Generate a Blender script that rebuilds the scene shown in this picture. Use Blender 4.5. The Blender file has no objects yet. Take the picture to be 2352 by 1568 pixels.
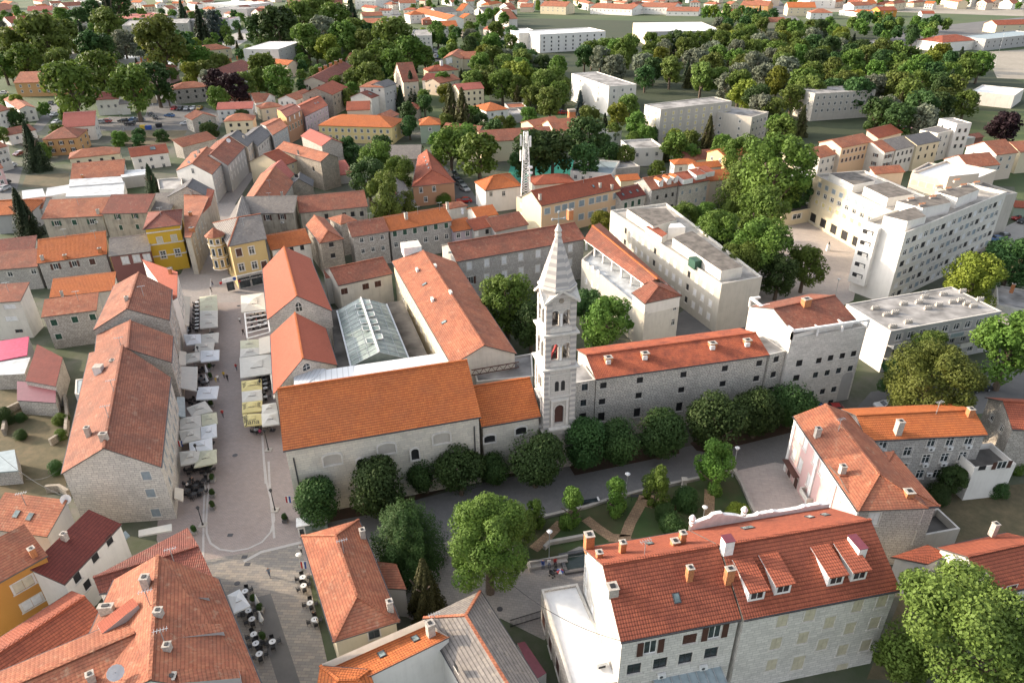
import bpy, bmesh, math, random
from mathutils import Vector, Matrix, noise
from mathutils.geometry import intersect_ray_tri
random.seed(7)
C = bpy.context.scene.collection
S = bpy.context.scene
R_ = math.radians
# ---------- camera, sky, sun, exposure ----------
F = 1630.0; PITCH = R_(29.19); ROLL = 0.0123; H = 76.0
cr, sr = math.cos(ROLL), math.sin(ROLL)
UPV = Vector((0, math.sin(PITCH), math.cos(PITCH))); RTV = Vector((1, 0, 0)); FWV = Vector((0, math.cos(PITCH), -math.sin(PITCH)))
RT = RTV*cr - UPV*sr; UP = RTV*sr + UPV*cr
CAM = Vector((0, 0, H))
cd = bpy.data.cameras.new('camera'); cam = bpy.data.objects.new('camera', cd); C.objects.link(cam)
m = Matrix((RT, UP, -FWV)).transposed().to_4x4(); m.translation = CAM; cam.matrix_world = m
cd.sensor_width = 36; cd.lens = F/2352*36; cd.clip_end = 9000; cd.clip_start = 1
S.camera = cam
SUN_EL = R_(17.5); SUN_AZ = R_(-74)      # measured from +Y towards +X
sdir = Vector((math.sin(SUN_AZ)*math.cos(SUN_EL), math.cos(SUN_AZ)*math.cos(SUN_EL), math.sin(SUN_EL)))
w = bpy.data.worlds.new("World"); S.world = w; w.use_nodes = True
nt = w.node_tree; nt.nodes.clear()
sk = nt.nodes.new('ShaderNodeTexSky'); sk.sky_type = 'NISHITA'; sk.sun_disc = False
sk.sun_elevation = R_(24); sk.sun_rotation = SUN_AZ; sk.air_density = .8; sk.dust_density = 3.0; sk.ozone_density = 1.0
bg = nt.nodes.new('ShaderNodeBackground'); bg.inputs[1].default_value = 0.15
wo = nt.nodes.new('ShaderNodeOutputWorld'); hs_ = nt.nodes.new('ShaderNodeHueSaturation'); hs_.inputs['Saturation'].default_value = .36; nt.links.new(sk.outputs[0], hs_.inputs['Color']); nt.links.new(hs_.outputs[0], bg.inputs[0]); nt.links.new(bg.outputs[0], wo.inputs[0])
sl = bpy.data.lights.new('sun', 'SUN'); sl.energy = 2.6; sl.angle = R_(0.6); sl.color = (1.0, .80, .58)
so = bpy.data.objects.new('sun', sl); C.objects.link(so); so.rotation_euler = sdir.to_track_quat('Z', 'Y').to_euler(); so.location = (0, 0, 300)
S.view_settings.view_transform = 'Standard'; S.view_settings.look = 'None'; S.view_settings.gamma = 1
S.view_settings.exposure = 1.42
S.cycles.max_bounces = 5; S.cycles.diffuse_bounces = 3; S.cycles.transparent_max_bounces = 6

# ---------- projection helpers: a pixel of the 2352 x 1568 survey grid to a point at height z ----------
def ray(u, v):
    a = (u-1176)/F; c = -(v-784)/F
    return RT*a + UP*c + FWV
def at(u, v, z=0.0):
    r = ray(u, v); t = (z-H)/r.z
    return CAM + r*t
def proj(p):
    d = p - CAM; k = d.dot(FWV)
    return 1176+F*d.dot(RT)/k, 784-F*d.dot(UP)/k, k
# ---------- materials ----------
M = {}
def N(nt, t, **k):
    n = nt.nodes.new(t)
    for a, b in k.items():
        if a.startswith('i_'): n.inputs[int(a[2:])].default_value = b
        else: setattr(n, a, b)
    return n
def newmat(name):
    mt = bpy.data.materials.new(name); mt.use_nodes = True; nt = mt.node_tree
    b = nt.nodes['Principled BSDF']; M[name] = mt
    return mt, nt, b
def mixc(nt, fac, a, b, mode='MIX'):
    n = nt.nodes.new('ShaderNodeMix'); n.data_type = 'RGBA'; n.blend_type = mode
    for s, v in ((0, fac), (6, a), (7, b)):
        if hasattr(v, 'is_output'): nt.links.new(v, n.inputs[s])
        elif s == 0: n.inputs[0].default_value = v
        else: n.inputs[s].default_value = (*v, 1) if len(v) == 3 else v
    return n.outputs[2]
def mth(nt, op, a, b=0.0):
    n = nt.nodes.new('ShaderNodeMath'); n.operation = op
    for i, v in enumerate((a, b)):
        if hasattr(v, 'is_output'): nt.links.new(v, n.inputs[i])
        else: n.inputs[i].default_value = v
    return n.outputs[0]
def nz(nt, scale, detail=3, rough=.55, vec=None):
    if vec is None:
        vec = nt.nodes.new('ShaderNodeNewGeometry').outputs['Position']
    n = nt.nodes.new('ShaderNodeTexNoise'); n.inputs['Scale'].default_value = scale; n.inputs['Detail'].default_value = detail; n.inputs['Roughness'].default_value = rough
    nt.links.new(vec, n.inputs['Vector'])
    return n.outputs[0]
def ramp(nt, fac, lo, hi):
    n = nt.nodes.new('ShaderNodeMapRange'); n.inputs[1].default_value = lo; n.inputs[2].default_value = hi
    nt.links.new(fac, n.inputs[0]); return n.outputs[0]
def bump(nt, b, h, st=.5, dist=.05):
    n = nt.nodes.new('ShaderNodeBump'); n.inputs['Strength'].default_value = st; n.inputs['Distance'].default_value = dist
    nt.links.new(h, n.inputs['Height']); nt.links.new(n.outputs[0], b.inputs['Normal'])
def plain(name, col, rough=.7, metal=0, var=.12, scale=1.5, emit=None):
    mt, nt, b = newmat(name)
    f = ramp(nt, nz(nt, scale), .3, .7)
    c = mixc(nt, f, tuple(x*(1-var) for x in col), tuple(min(1, x*(1+var)) for x in col))
    nt.links.new(c, b.inputs['Base Color']); b.inputs['Roughness'].default_value = rough; b.inputs['Metallic'].default_value = metal
    return mt
def roofmat(name, c1, c2, dark, bw=.30, rh=.42, patch=.5, pscale=.25, rib=.6, rowshade=.45, lichen=None):
    """clay tiles: rows up the slope, columns along the eave, each tile its own tone, weather patches"""
    mt, nt, b = newmat(name)
    uv = nt.nodes.new('ShaderNodeUVMap').outputs[0]
    br = nt.nodes.new('ShaderNodeTexBrick'); nt.links.new(uv, br.inputs['Vector'])
    br.inputs['Color1'].default_value = (*c1, 1); br.inputs['Color2'].default_value = (*c2, 1)
    br.inputs['Mortar'].default_value = (*[x*.55 for x in c1], 1)
    br.inputs['Scale'].default_value = 1; br.inputs['Mortar Size'].default_value = .012; br.inputs['Bias'].default_value = -.1
    br.inputs['Brick Width'].default_value = bw; br.inputs['Row Height'].default_value = rh; br.offset = 0.0 if rib > .5 else .5
    sep = nt.nodes.new('ShaderNodeSeparateXYZ'); nt.links.new(uv, sep.inputs[0])
    vv = mth(nt, 'FRACT', mth(nt, 'DIVIDE', sep.outputs[1], rh))
    uu = mth(nt, 'ABSOLUTE', mth(nt, 'SINE', mth(nt, 'MULTIPLY', sep.outputs[0], math.pi/bw)))
    n1 = nz(nt, pscale, 5, .62); n2 = nz(nt, 2.3, 4, .7)
    b2 = nt.nodes.new('ShaderNodeTexBrick'); nt.links.new(uv, b2.inputs['Vector']); b2.inputs['Scale'].default_value = 1; b2.inputs['Mortar Size'].default_value = 0; b2.inputs['Brick Width'].default_value = 2.7; b2.inputs['Row Height'].default_value = 1.7
    b2.inputs['Color1'].default_value = (.72, .70, .70, 1); b2.inputs['Color2'].default_value = (1.12, 1.12, 1.12, 1); pf = mth(nt, 'MULTIPLY', ramp(nt, nz(nt, .7, 2), .4, .6), patch)
    f = mth(nt, 'MULTIPLY', ramp(nt, n1, .42, .68), patch)
    c = mixc(nt, f, br.outputs[0], dark)
    c = mixc(nt, pf, c, b2.outputs[0], 'MULTIPLY')
    c = mixc(nt, ramp(nt, n2, .3, .75), c, mixc(nt, .5, c, tuple(min(1, x*1.5) for x in c2)))
    edge = ramp(nt, vv, .38, .05)                                   # shading line at the butt edge of each course, painted into the colour
    c = mixc(nt, mth(nt, 'MULTIPLY', edge, rowshade), c, tuple(x*.3 for x in dark))
    if lichen:
        c = mixc(nt, mth(nt, 'MULTIPLY', ramp(nt, nz(nt, .9, 6, .75), .56, .7), .6), c, lichen)
    nt.links.new(c, b.inputs['Base Color']); b.inputs['Roughness'].default_value = .85; b.inputs['Specular IOR Level'].default_value = .25
    hgt = mth(nt, 'ADD', mth(nt, 'MULTIPLY', vv, -1.0), mth(nt, 'MULTIPLY', uu, rib))
    bump(nt, b, hgt, .7, .07)
    return mt
def stonemat(name, c1, c2, mortar, bw=.5, rh=.26, stain=(.12, .11, .10), st=.35, jitter=.05, ms=.02):
    mt, nt, b = newmat(name)
    uv = nt.nodes.new('ShaderNodeUVMap').outputs[0]
    nn = nt.nodes.new('ShaderNodeTexNoise'); nn.inputs['Scale'].default_value = 1.4; nt.links.new(uv, nn.inputs['Vector'])
    vm = nt.nodes.new('ShaderNodeVectorMath'); vm.operation = 'SCALE'; vm.inputs['Scale'].default_value = jitter*2
    nt.links.new(nn.outputs['Color'], vm.inputs[0])
    va = nt.nodes.new('ShaderNodeVectorMath'); nt.links.new(uv, va.inputs[0]); nt.links.new(vm.outputs[0], va.inputs[1])
    br = nt.nodes.new('ShaderNodeTexBrick'); nt.links.new(va.outputs[0], br.inputs['Vector'])
    br.inputs['Color1'].default_value = (*c1, 1); br.inputs['Color2'].default_value = (*c2, 1); br.inputs['Mortar'].default_value = (*mortar, 1)
    br.inputs['Scale'].default_value = 1; br.inputs['Mortar Size'].default_value = ms; br.inputs['Brick Width'].default_value = bw; br.inputs['Row Height'].default_value = rh
    br.inputs['Bias'].default_value = -.15; br.squash = 1.3; br.squash_frequency = 3
    n1 = nz(nt, .35, 6, .65); n2 = nz(nt, 3.0, 3, .6)
    c = mixc(nt, mth(nt, 'MULTIPLY', ramp(nt, n1, .48, .75), st), br.outputs[0], stain)
    c = mixc(nt, mth(nt, 'MULTIPLY', ramp(nt, n2, .35, .7), .3), c, tuple(x*.72 for x in c1))
    nt.links.new(c, b.inputs['Base Color']); b.inputs['Roughness'].default_value = .9
    bump(nt, b, mth(nt, 'MULTIPLY', br.outputs[1], -1.0), .5, .04)
    return mt
def stucco(name, col, stain=None, st=.35, streak=True):
    mt, nt, b = newmat(name)
    stain = stain or tuple(x*.5 for x in col)
    n1 = nz(nt, .5, 6, .65)
    g = nt.nodes.new('ShaderNodeNewGeometry').outputs['Position']
    mp = nt.nodes.new('ShaderNodeMapping'); mp.inputs['Scale'].default_value = (1.6, 1.6, .12); nt.links.new(g, mp.inputs[0])
    n2 = nz(nt, 1.0, 5, .7, mp.outputs[0])
    f = mth(nt, 'MULTIPLY', ramp(nt, mth(nt, 'ADD', mth(nt, 'MULTIPLY', n1, .5), mth(nt, 'MULTIPLY', n2, .5)), .46, .72), st)
    c = mixc(nt, f, col, stain)
    c = mixc(nt, mth(nt, 'MULTIPLY', nz(nt, 6, 2), .12), c, tuple(x*.8 for x in col))
    nt.links.new(c, b.inputs['Base Color']); b.inputs['Roughness'].default_value = .9
    return mt
# roofs
roofmat('roof_orange', (.52, .165, .05), (.38, .105, .035), (.27, .10, .05), patch=.45, pscale=.3, rowshade=.75)
roofmat('roof_red', (.36, .105, .055), (.26, .072, .042), (.18, .06, .04), patch=.6, rowshade=.7)
roofmat('roof_newred', (.40, .115, .07), (.35, .10, .06), (.29, .085, .055), patch=.25, rowshade=.22, bw=.25, rh=.25, rib=.4)
roofmat('roof_clay', (.40, .165, .09), (.29, .095, .055), (.17, .08, .055), patch=.8, rh=.38, rib=.3, bw=.42, lichen=(.42, .3, .2))
roofmat('roof_old', (.34, .125, .075), (.21, .075, .05), (.12, .065, .05), patch=.7, rib=.8, bw=.26, lichen=(.33, .24, .16))
roofmat('roof_brown', (.27, .085, .06), (.16, .055, .042), (.10, .05, .04), patch=.6, rib=.9, bw=.26, lichen=(.24, .19, .14))
roofmat('roof_dark', (.20, .05, .038), (.14, .037, .03), (.10, .035, .03), patch=.4)
roofmat('roof_spot', (.42, .12, .055), (.33, .085, .045), (.10, .035, .03), patch=.85, pscale=.5, rib=.8, bw=.3)
roofmat('roof_grey', (.25, .225, .20), (.17, .155, .145), (.12, .11, .105), patch=.5, rib=.2, bw=.45, rh=.45, rowshade=.7, lichen=(.38, .33, .26))
roofmat('roof_slate', (.15, .145, .145), (.11, .108, .11), (.08, .08, .085), patch=.4, rib=.2, bw=.4, rh=.35)
roofmat('roof_pinkred', (.40, .13, .10), (.33, .10, .08), (.27, .09, .07), patch=.4, bw=.4)
roofmat('roof_dusty', (.34, .14, .085), (.22, .085, .055), (.13, .065, .05), patch=.8, rh=.36, rib=.3, bw=.42, lichen=(.36, .26, .19))
# walls
stonemat('w_stone', (.56, .51, .45), (.36, .33, .29), (.17, .155, .14), bw=.55, rh=.3, ms=.03, st=.25)
stonemat('w_stonelight', (.64, .60, .54), (.48, .45, .41), (.27, .25, .225), bw=.75, rh=.38, st=.2, ms=.03)
stonemat('w_church', (.68, .63, .53), (.56, .52, .45), (.40, .37, .32), bw=.9, rh=.42, stain=(.33, .31, .27), st=.4, ms=.02)
stonemat('w_pale', (.70, .665, .61), (.55, .525, .48), (.40, .38, .35), bw=.8, rh=.4, st=.25, ms=.025)
stucco('w_sunny', (.46, .43, .37), (.28, .26, .23), .5)  # grey-beige for sun-facing facades, darkened so full sun does not burn them out
stonemat('w_stoneold', (.40, .35, .28), (.26, .22, .18), (.12, .105, .09), st=.55)
stonemat('w_stonegrey', (.50, .47, .43), (.36, .34, .315), (.17, .165, .155), bw=.6, rh=.32, st=.25, ms=.03)
stonemat('w_rubble', (.64, .60, .53), (.44, .415, .37), (.19, .18, .165), bw=.5, rh=.34, st=.3, jitter=.12, ms=.035)
stonemat('w_brickred', (.30, .10, .07), (.24, .08, .06), (.2, .15, .12), bw=.3, rh=.2)
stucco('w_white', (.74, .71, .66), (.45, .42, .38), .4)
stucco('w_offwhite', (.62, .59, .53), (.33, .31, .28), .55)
stucco('w_cream', (.62, .54, .38), (.40, .35, .25), .35)
stucco('w_yellow', (.66, .52, .25), (.45, .36, .2), .25)
stucco('w_mustard', (.58, .36, .035), (.40, .25, .05), .3)
stucco('w_bank', (.52, .38, .17), (.36, .27, .13), .25)
stucco('w_ochre', (.46, .22, .045), (.33, .17, .05), .3)
stucco('w_orangewall', (.50, .28, .12), (.36, .21, .1), .3)
stucco('w_brownor', (.40, .22, .13), (.30, .17, .11), .3)
stucco('w_peach', (.66, .45, .28), (.5, .36, .24), .3)
stucco('w_pink', (.56, .37, .355), (.55, .42, .40), .25)
stucco('w_mauve', (.42, .36, .40), (.3, .26, .29), .3)
stucco('w_wine', (.22, .095, .085), (.16, .08, .07), .3)
stucco('w_green', (.30, .36, .28), (.22, .26, .2), .3)
stucco('w_grey', (.40, .39, .375), (.27, .26, .25), .4)
stucco('w_concrete', (.47, .435, .38), (.27, .25, .22), .5)
stucco('w_beige', (.60, .50, .40), (.42, .36, .29), .35)
stucco('w_dirty', (.42, .38, .31), (.10, .095, .09), .9)
plain('trim', (.55, .52, .47)); plain('white', (.78, .77, .75), .5); plain('surround', (.60, .57, .52), .85)
plain('fascia', (.10, .095, .09), .6); plain('metal', (.42, .44, .45), .4, .5); plain('darkmetal', (.045, .045, .05), .5)
plain('shw', (.66, .66, .66), .6); plain('shg', (.02, .07, .045), .6); plain('shb', (.075, .03, .022), .6); plain('shc', (.52, .47, .35), .6); plain('shgr', (.25, .30, .33), .6)
plain('brick', (.42, .17, .07), .9, var=.3, scale=6); plain('chim', (.42, .38, .33), .9, var=.25, scale=4)
plain('bitumen', (.13, .115, .10), .95, var=.45, scale=.6); plain('concroof', (.26, .25, .24), .95, var=.6, scale=.22); plain('whiteroof', (.74, .74, .73), .6, var=.05)
plain('tinroof', (.43, .45, .46), .5, var=.3, scale=.5); plain('bluemetal', (.28, .34, .36), .5); plain('wineroof', (.15, .035, .05), .45); plain('pinktarp', (.45, .05, .12), .6, var=.2)
plain('darkroofflat', (.09, .083, .075), .9, var=.5, scale=.3); plain('terr', (.38, .35, .31), .9, var=.4, scale=.3)
plain('canvas', (.52, .51, .47), .85, var=.05); plain('canvasw', (.64, .67, .70), .85, var=.05); plain('canvasy', (.58, .50, .23), .85, var=.05); plain('canvasg', (.50, .50, .38), .85, var=.06); plain('canvasc', (.56, .52, .45), .85, var=.05)
plain('ink', (.08, .075, .05), .8); plain('iron', (.02, .02, .022), .5); plain('chairblack', (.02, .02, .022), .6); plain('tabletop', (.62, .64, .66), .35)
plain('red', (.45, .03, .03), .6); plain('blue', (.03, .08, .30), .6); plain('skin', (.45, .25, .17), .6); plain('hair', (.03, .02, .015), .8)
plain('dish', (.62, .62, .62), .5); plain('acu', (.68, .68, .66), .5)
def glassmat(name, col, rough=.12):
    mt, nt, b = newmat(name); b.inputs['Base Color'].default_value = (*col, 1); b.inputs['Roughness'].default_value = rough; b.inputs['Specular IOR Level'].default_value = .6
    f = nz(nt, .8, 2); c = mixc(nt, ramp(nt, f, .35, .7), tuple(x*.6 for x in col), tuple(x*1.6 for x in col)); nt.links.new(c, b.inputs['Base Color'])
glassmat('glass', (.035, .045, .05)); glassmat('glassgreen', (.16, .21, .21), .1); glassmat('dark', (.012, .012, .014), .6)

# ---------- mesh builder ----------
class MB:
    def __init__(s): s.v = []; s.f = []; s.m = []; s.mats = []
    def mi(s, mat):
        if mat not in s.mats: s.mats.append(mat)
        return s.mats.index(mat)
    def poly(s, pts, mat):
        n = len(s.v); s.v += [Vector(p) for p in pts]; s.f.append(tuple(range(n, n+len(pts)))); s.m.append(s.mi(mat)); return s
    def box(s, c, sx, sy, sz, mat, rot=0.0, base=True, top=None):
        """box standing on c (base=True), sizes full, rot about z; top scales the top face"""
        c = Vector(c); cx, sn = math.cos(rot), math.sin(rot); t = 1 if top is None else top
        z0 = 0 if base else -sz/2; P = []
        for z, k in ((z0, 1), (z0+sz, t)):
            for a, b in ((-1, -1), (1, -1), (1, 1), (-1, 1)):
                x, y = a*sx/2*k, b*sy/2*k; P.append(c+Vector((x*cx-y*sn, x*sn+y*cx, z)))
        for q in ((3, 2, 1, 0), (4, 5, 6, 7), (0, 1, 5, 4), (1, 2, 6, 5), (2, 3, 7, 6), (3, 0, 4, 7)): s.poly([P[i] for i in q], mat)
        return s
    def bar(s, a, b, w, mat, h=None):
        a = Vector(a); b = Vector(b); d = (b-a); L = d.length
        if L < 1e-6: return s
        d /= L; x = d.cross(Vector((0, 0, 1)))
        if x.length < 1e-3: x = Vector((1, 0, 0))
        x.normalize(); y = x.cross(d); h = h or w
        P = [p + x*sx*w/2 + y*sy*h/2 for p in (a, b) for sx, sy in ((-1, -1), (1, -1), (1, 1), (-1, 1))]
        for q in ((3, 2, 1, 0), (4, 5, 6, 7), (0, 1, 5, 4), (1, 2, 6, 5), (2, 3, 7, 6), (3, 0, 4, 7)): s.poly([P[i] for i in q], mat)
        return s
    def cyl(s, c, r, h, mat, n=10, r2=None, rot=None):
        c = Vector(c); r2 = r if r2 is None else r2
        A = [c+Vector((r*math.cos(2*math.pi*i/n), r*math.sin(2*math.pi*i/n), 0)) for i in range(n)]
        B = [c+Vector((r2*math.cos(2*math.pi*i/n), r2*math.sin(2*math.pi*i/n), h)) for i in range(n)]
        for i in range(n): s.poly([A[i], A[(i+1) % n], B[(i+1) % n], B[i]], mat)
        s.poly(B, mat); s.poly(A[::-1], mat); return s
    def prism(s, pts, z0, z1, mat, topmat=None, bottom=True):
        a = [Vector((p[0], p[1], z0)) for p in pts]; b = [Vector((p[0], p[1], z1)) for p in pts]; n = len(pts)
        for i in range(n): s.poly([a[i], a[(i+1) % n], b[(i+1) % n], b[i]], mat)
        s.poly(b, topmat or mat)
        if bottom: s.poly(a[::-1], mat)
        return s
    def build(s, name, parent=None, org=None, smooth=False):
        o = org if org is not None else Vector((0, 0, 0))
        me = bpy.data.meshes.new(name)
        me.from_pydata([tuple(v-o) for v in s.v], [], s.f)
        for mt in s.mats: me.materials.append(M[mt])
        me.polygons.foreach_set('material_index', s.m)
        uv = me.uv_layers.new(name='UVMap'); dat = [0.0]*(2*len(me.loops)); Z = Vector((0, 0, 1))
        for p in me.polygons:
            n = p.normal
            if abs(n.z) > .995: t = Vector((1, 0, 0)); b = Vector((0, 1, 0))
            else: t = Z.cross(n).normalized(); b = n.cross(t)
            for li, vi in zip(p.loop_indices, p.vertices):
                q = me.vertices[vi].co + o
                dat[2*li] = q.dot(t); dat[2*li+1] = q.dot(b)
        uv.data.foreach_set('uv', dat)
        if smooth: me.polygons.foreach_set('use_smooth', [True]*len(me.polygons))
        ob = bpy.data.objects.new(name, me); C.objects.link(ob)
        if parent is not None: ob.parent = parent
        return ob
def empty(name, loc, label=None, cat=None, group=None, rz=0, kind=None):
    e = bpy.data.objects.new(name, None); C.objects.link(e); e.location = loc; e.rotation_euler = (0, 0, rz); e.empty_display_size = .5
    tag(e, label, cat, group, kind); return e
def tag(o, label=None, cat=None, group=None, kind=None):
    if label: o['label'] = label
    if cat: o['category'] = cat
    if group: o['group'] = group
    if kind: o['kind'] = kind
    return o
def copy_tree(o, parent=None):
    c = o.copy(); C.objects.link(c); c.parent = parent
    for ch in [x for x in KIDS.get(o.name, [])]: copy_tree(ch, c)
    return c
KIDS = {}
def kid(p, c): KIDS.setdefault(p.name, []).append(c); return c
def link(name, me, parent, loc, rz=0, scale=(1, 1, 1)):
    ob = bpy.data.objects.new(name, me); C.objects.link(ob); ob.parent = parent; ob.location = loc; ob.rotation_euler = (0, 0, rz); ob.scale = scale; return ob
# ---------- windows: unit meshes, x across, z up, -y outwards ----------
def wmesh(name, kind, far=False):
    s = MB(); pn = MB(); T = .09; z = .065
    sur = 'surround'
    fr = {'d': 'shb', 'w': 'white', 'o': 'white', 'og': 'white', 'a': 'white', 'x': 'dark', 'm': 'darkmetal'}.get(kind, 'white')
    def ring(o, t, y0, y1, mt, tz=None):
        tz = tz or t
        for cx, cz, sx, sz in ((0, .5+o-tz/2, 1+2*o, tz), (0, -.5-o+tz/2, 1+2*o, tz), (-.5-o+t/2, 0, t, 1+2*o-2*tz), (.5+o-t/2, 0, t, 1+2*o-2*tz)):
            s.box((cx, (y0+y1)/2, cz), sx, abs(y1-y0), sz, mt, base=False)
    if kind != 'x': ring(.11, .11, -.04, .0, sur, .09)
    s.box((0, -.06, -.56), 1.3, .14, .06, sur, base=False)
    if kind in ('d', 'w', 'o', 'og', 'a', 'x', 'm'):
        ring(0, .07, .10, .15, fr, .05); s.box((0, .125, 0), .06, .05, .9, fr, base=False)
        if kind in ('w', 'a', 'm'): s.box((0, .125, .18), .86, .05, .04, fr, base=False)
        (pn if not far else s).poly([(-.45, .14, -.46), (.45, .14, -.46), (.45, .14, .46), (-.45, .14, .46)], 'glass' if kind != 'x' else 'dark')
    if kind in ('o', 'og'):
        c = 'shb' if kind == 'o' else 'shg'
        for sg in (-1, 1): s.box((sg*.78, -.07, 0), .46, .05, 1.0, c, base=False)
    if kind in ('s', 'g', 'b', 'c', 'gr'):
        c = {'s': 'shw', 'g': 'shg', 'b': 'shb', 'c': 'shc', 'gr': 'shgr'}[kind]
        for sg in (-1, 1):
            s.box((sg*.25, .05, 0), .48, .04, .98, c, base=False)
            for k in range(3): s.box((sg*.25, .025, -.3+k*.3), .36, .02, .22, c, base=False)
    if kind == 'r':   # roller blind half down over glass
        ring(0, .07, .08, .14, 'white', .05); s.box((0, .10, .2), .86, .03, .52, 'shw', base=False)
        s.poly([(-.45, .13, -.46), (.45, .13, -.46), (.45, .13, .46), (-.45, .13, .46)], 'glass')
    if kind == 'y':   # yellow blind
        ring(0, .06, .08, .14, 'white', .05); s.box((0, .10, 0), .88, .03, .9, 'canvasy', base=False)
    a = s.build(name); me = a.data; bpy.data.objects.remove(a)
    me2 = None
    if pn.f: a = pn.build('pane'); me2 = a.data; bpy.data.objects.remove(a)
    return me, me2
WM = {}
def wm(kind, far):
    k = (kind, far)
    if k not in WM: WM[k] = wmesh('window', kind, far)
    return WM[k]
def put_window(root, kind, c, rz, w, h, far):
    me, pane = wm(kind, far)
    L = root.location
    off = Vector((math.sin(rz), -math.cos(rz), 0))
    if far: o = link('window', me, root, Vector(c)-L+off*.05, rz, (w, .25, h))
    else: o = link('window', me, root, Vector(c)-L, rz, (w, 1, h))
    if pane: link('pane', pane, o, (0, 0, 0))
    return o
# ---------- buildings ----------
B = {}
ANCH = []
def plane_hit(u, v, p0, nrm):
    r = ray(u, v); t = (Vector(p0)-CAM).dot(nrm)/r.dot(nrm); return CAM + r*t
def footprint(A, Bp, Rp, h, kind, m, K=None, D=None):
    a = at(*A, h); b = at(*Bp, h); e = (b-a); e.z = 0; Lw = e.length; e.normalize(); n = Vector((-e.y, e.x, 0))
    rise = 0
    if D is not None:
        D = D; rise = m*D/2 if kind in ('x', ) else (m*Lw/2 if kind == 'y' else (m*D if kind == 's' else 0))
    elif kind == 'x':
        r = ray(*Rp)
        if K is not None:
            D = (at(*K, h)-a).dot(n); t = (D/2 - (CAM-a).dot(n))/r.dot(n); rise = (CAM + r*t).z - h
        else:
            # z(t) = H + t r.z ; d(t) = (CAM-a).n + t r.n ; z = h + m d
            t = (h + m*(CAM-a).dot(n) - H)/(r.z - m*r.dot(n)); d = (CAM + r*t - a).dot(n); D = 2*d; rise = m*d
    elif kind == 'y':
        rise = m*Lw/2; D = (at(*Rp, h+rise)-a).dot(n)
    elif kind == 'f':
        D = (at(*Rp, h)-a).dot(n)
    elif kind == 's':
        r = ray(*Rp); t = (h + m*(CAM-a).dot(n) - H)/(r.z - m*r.dot(n)); D = (CAM + r*t - a).dot(n); rise = m*D
    return [a, b, b+n*D, a+n*D], rise, D
def flat2(p, z): return Vector((p[0], p[1], z))
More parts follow.
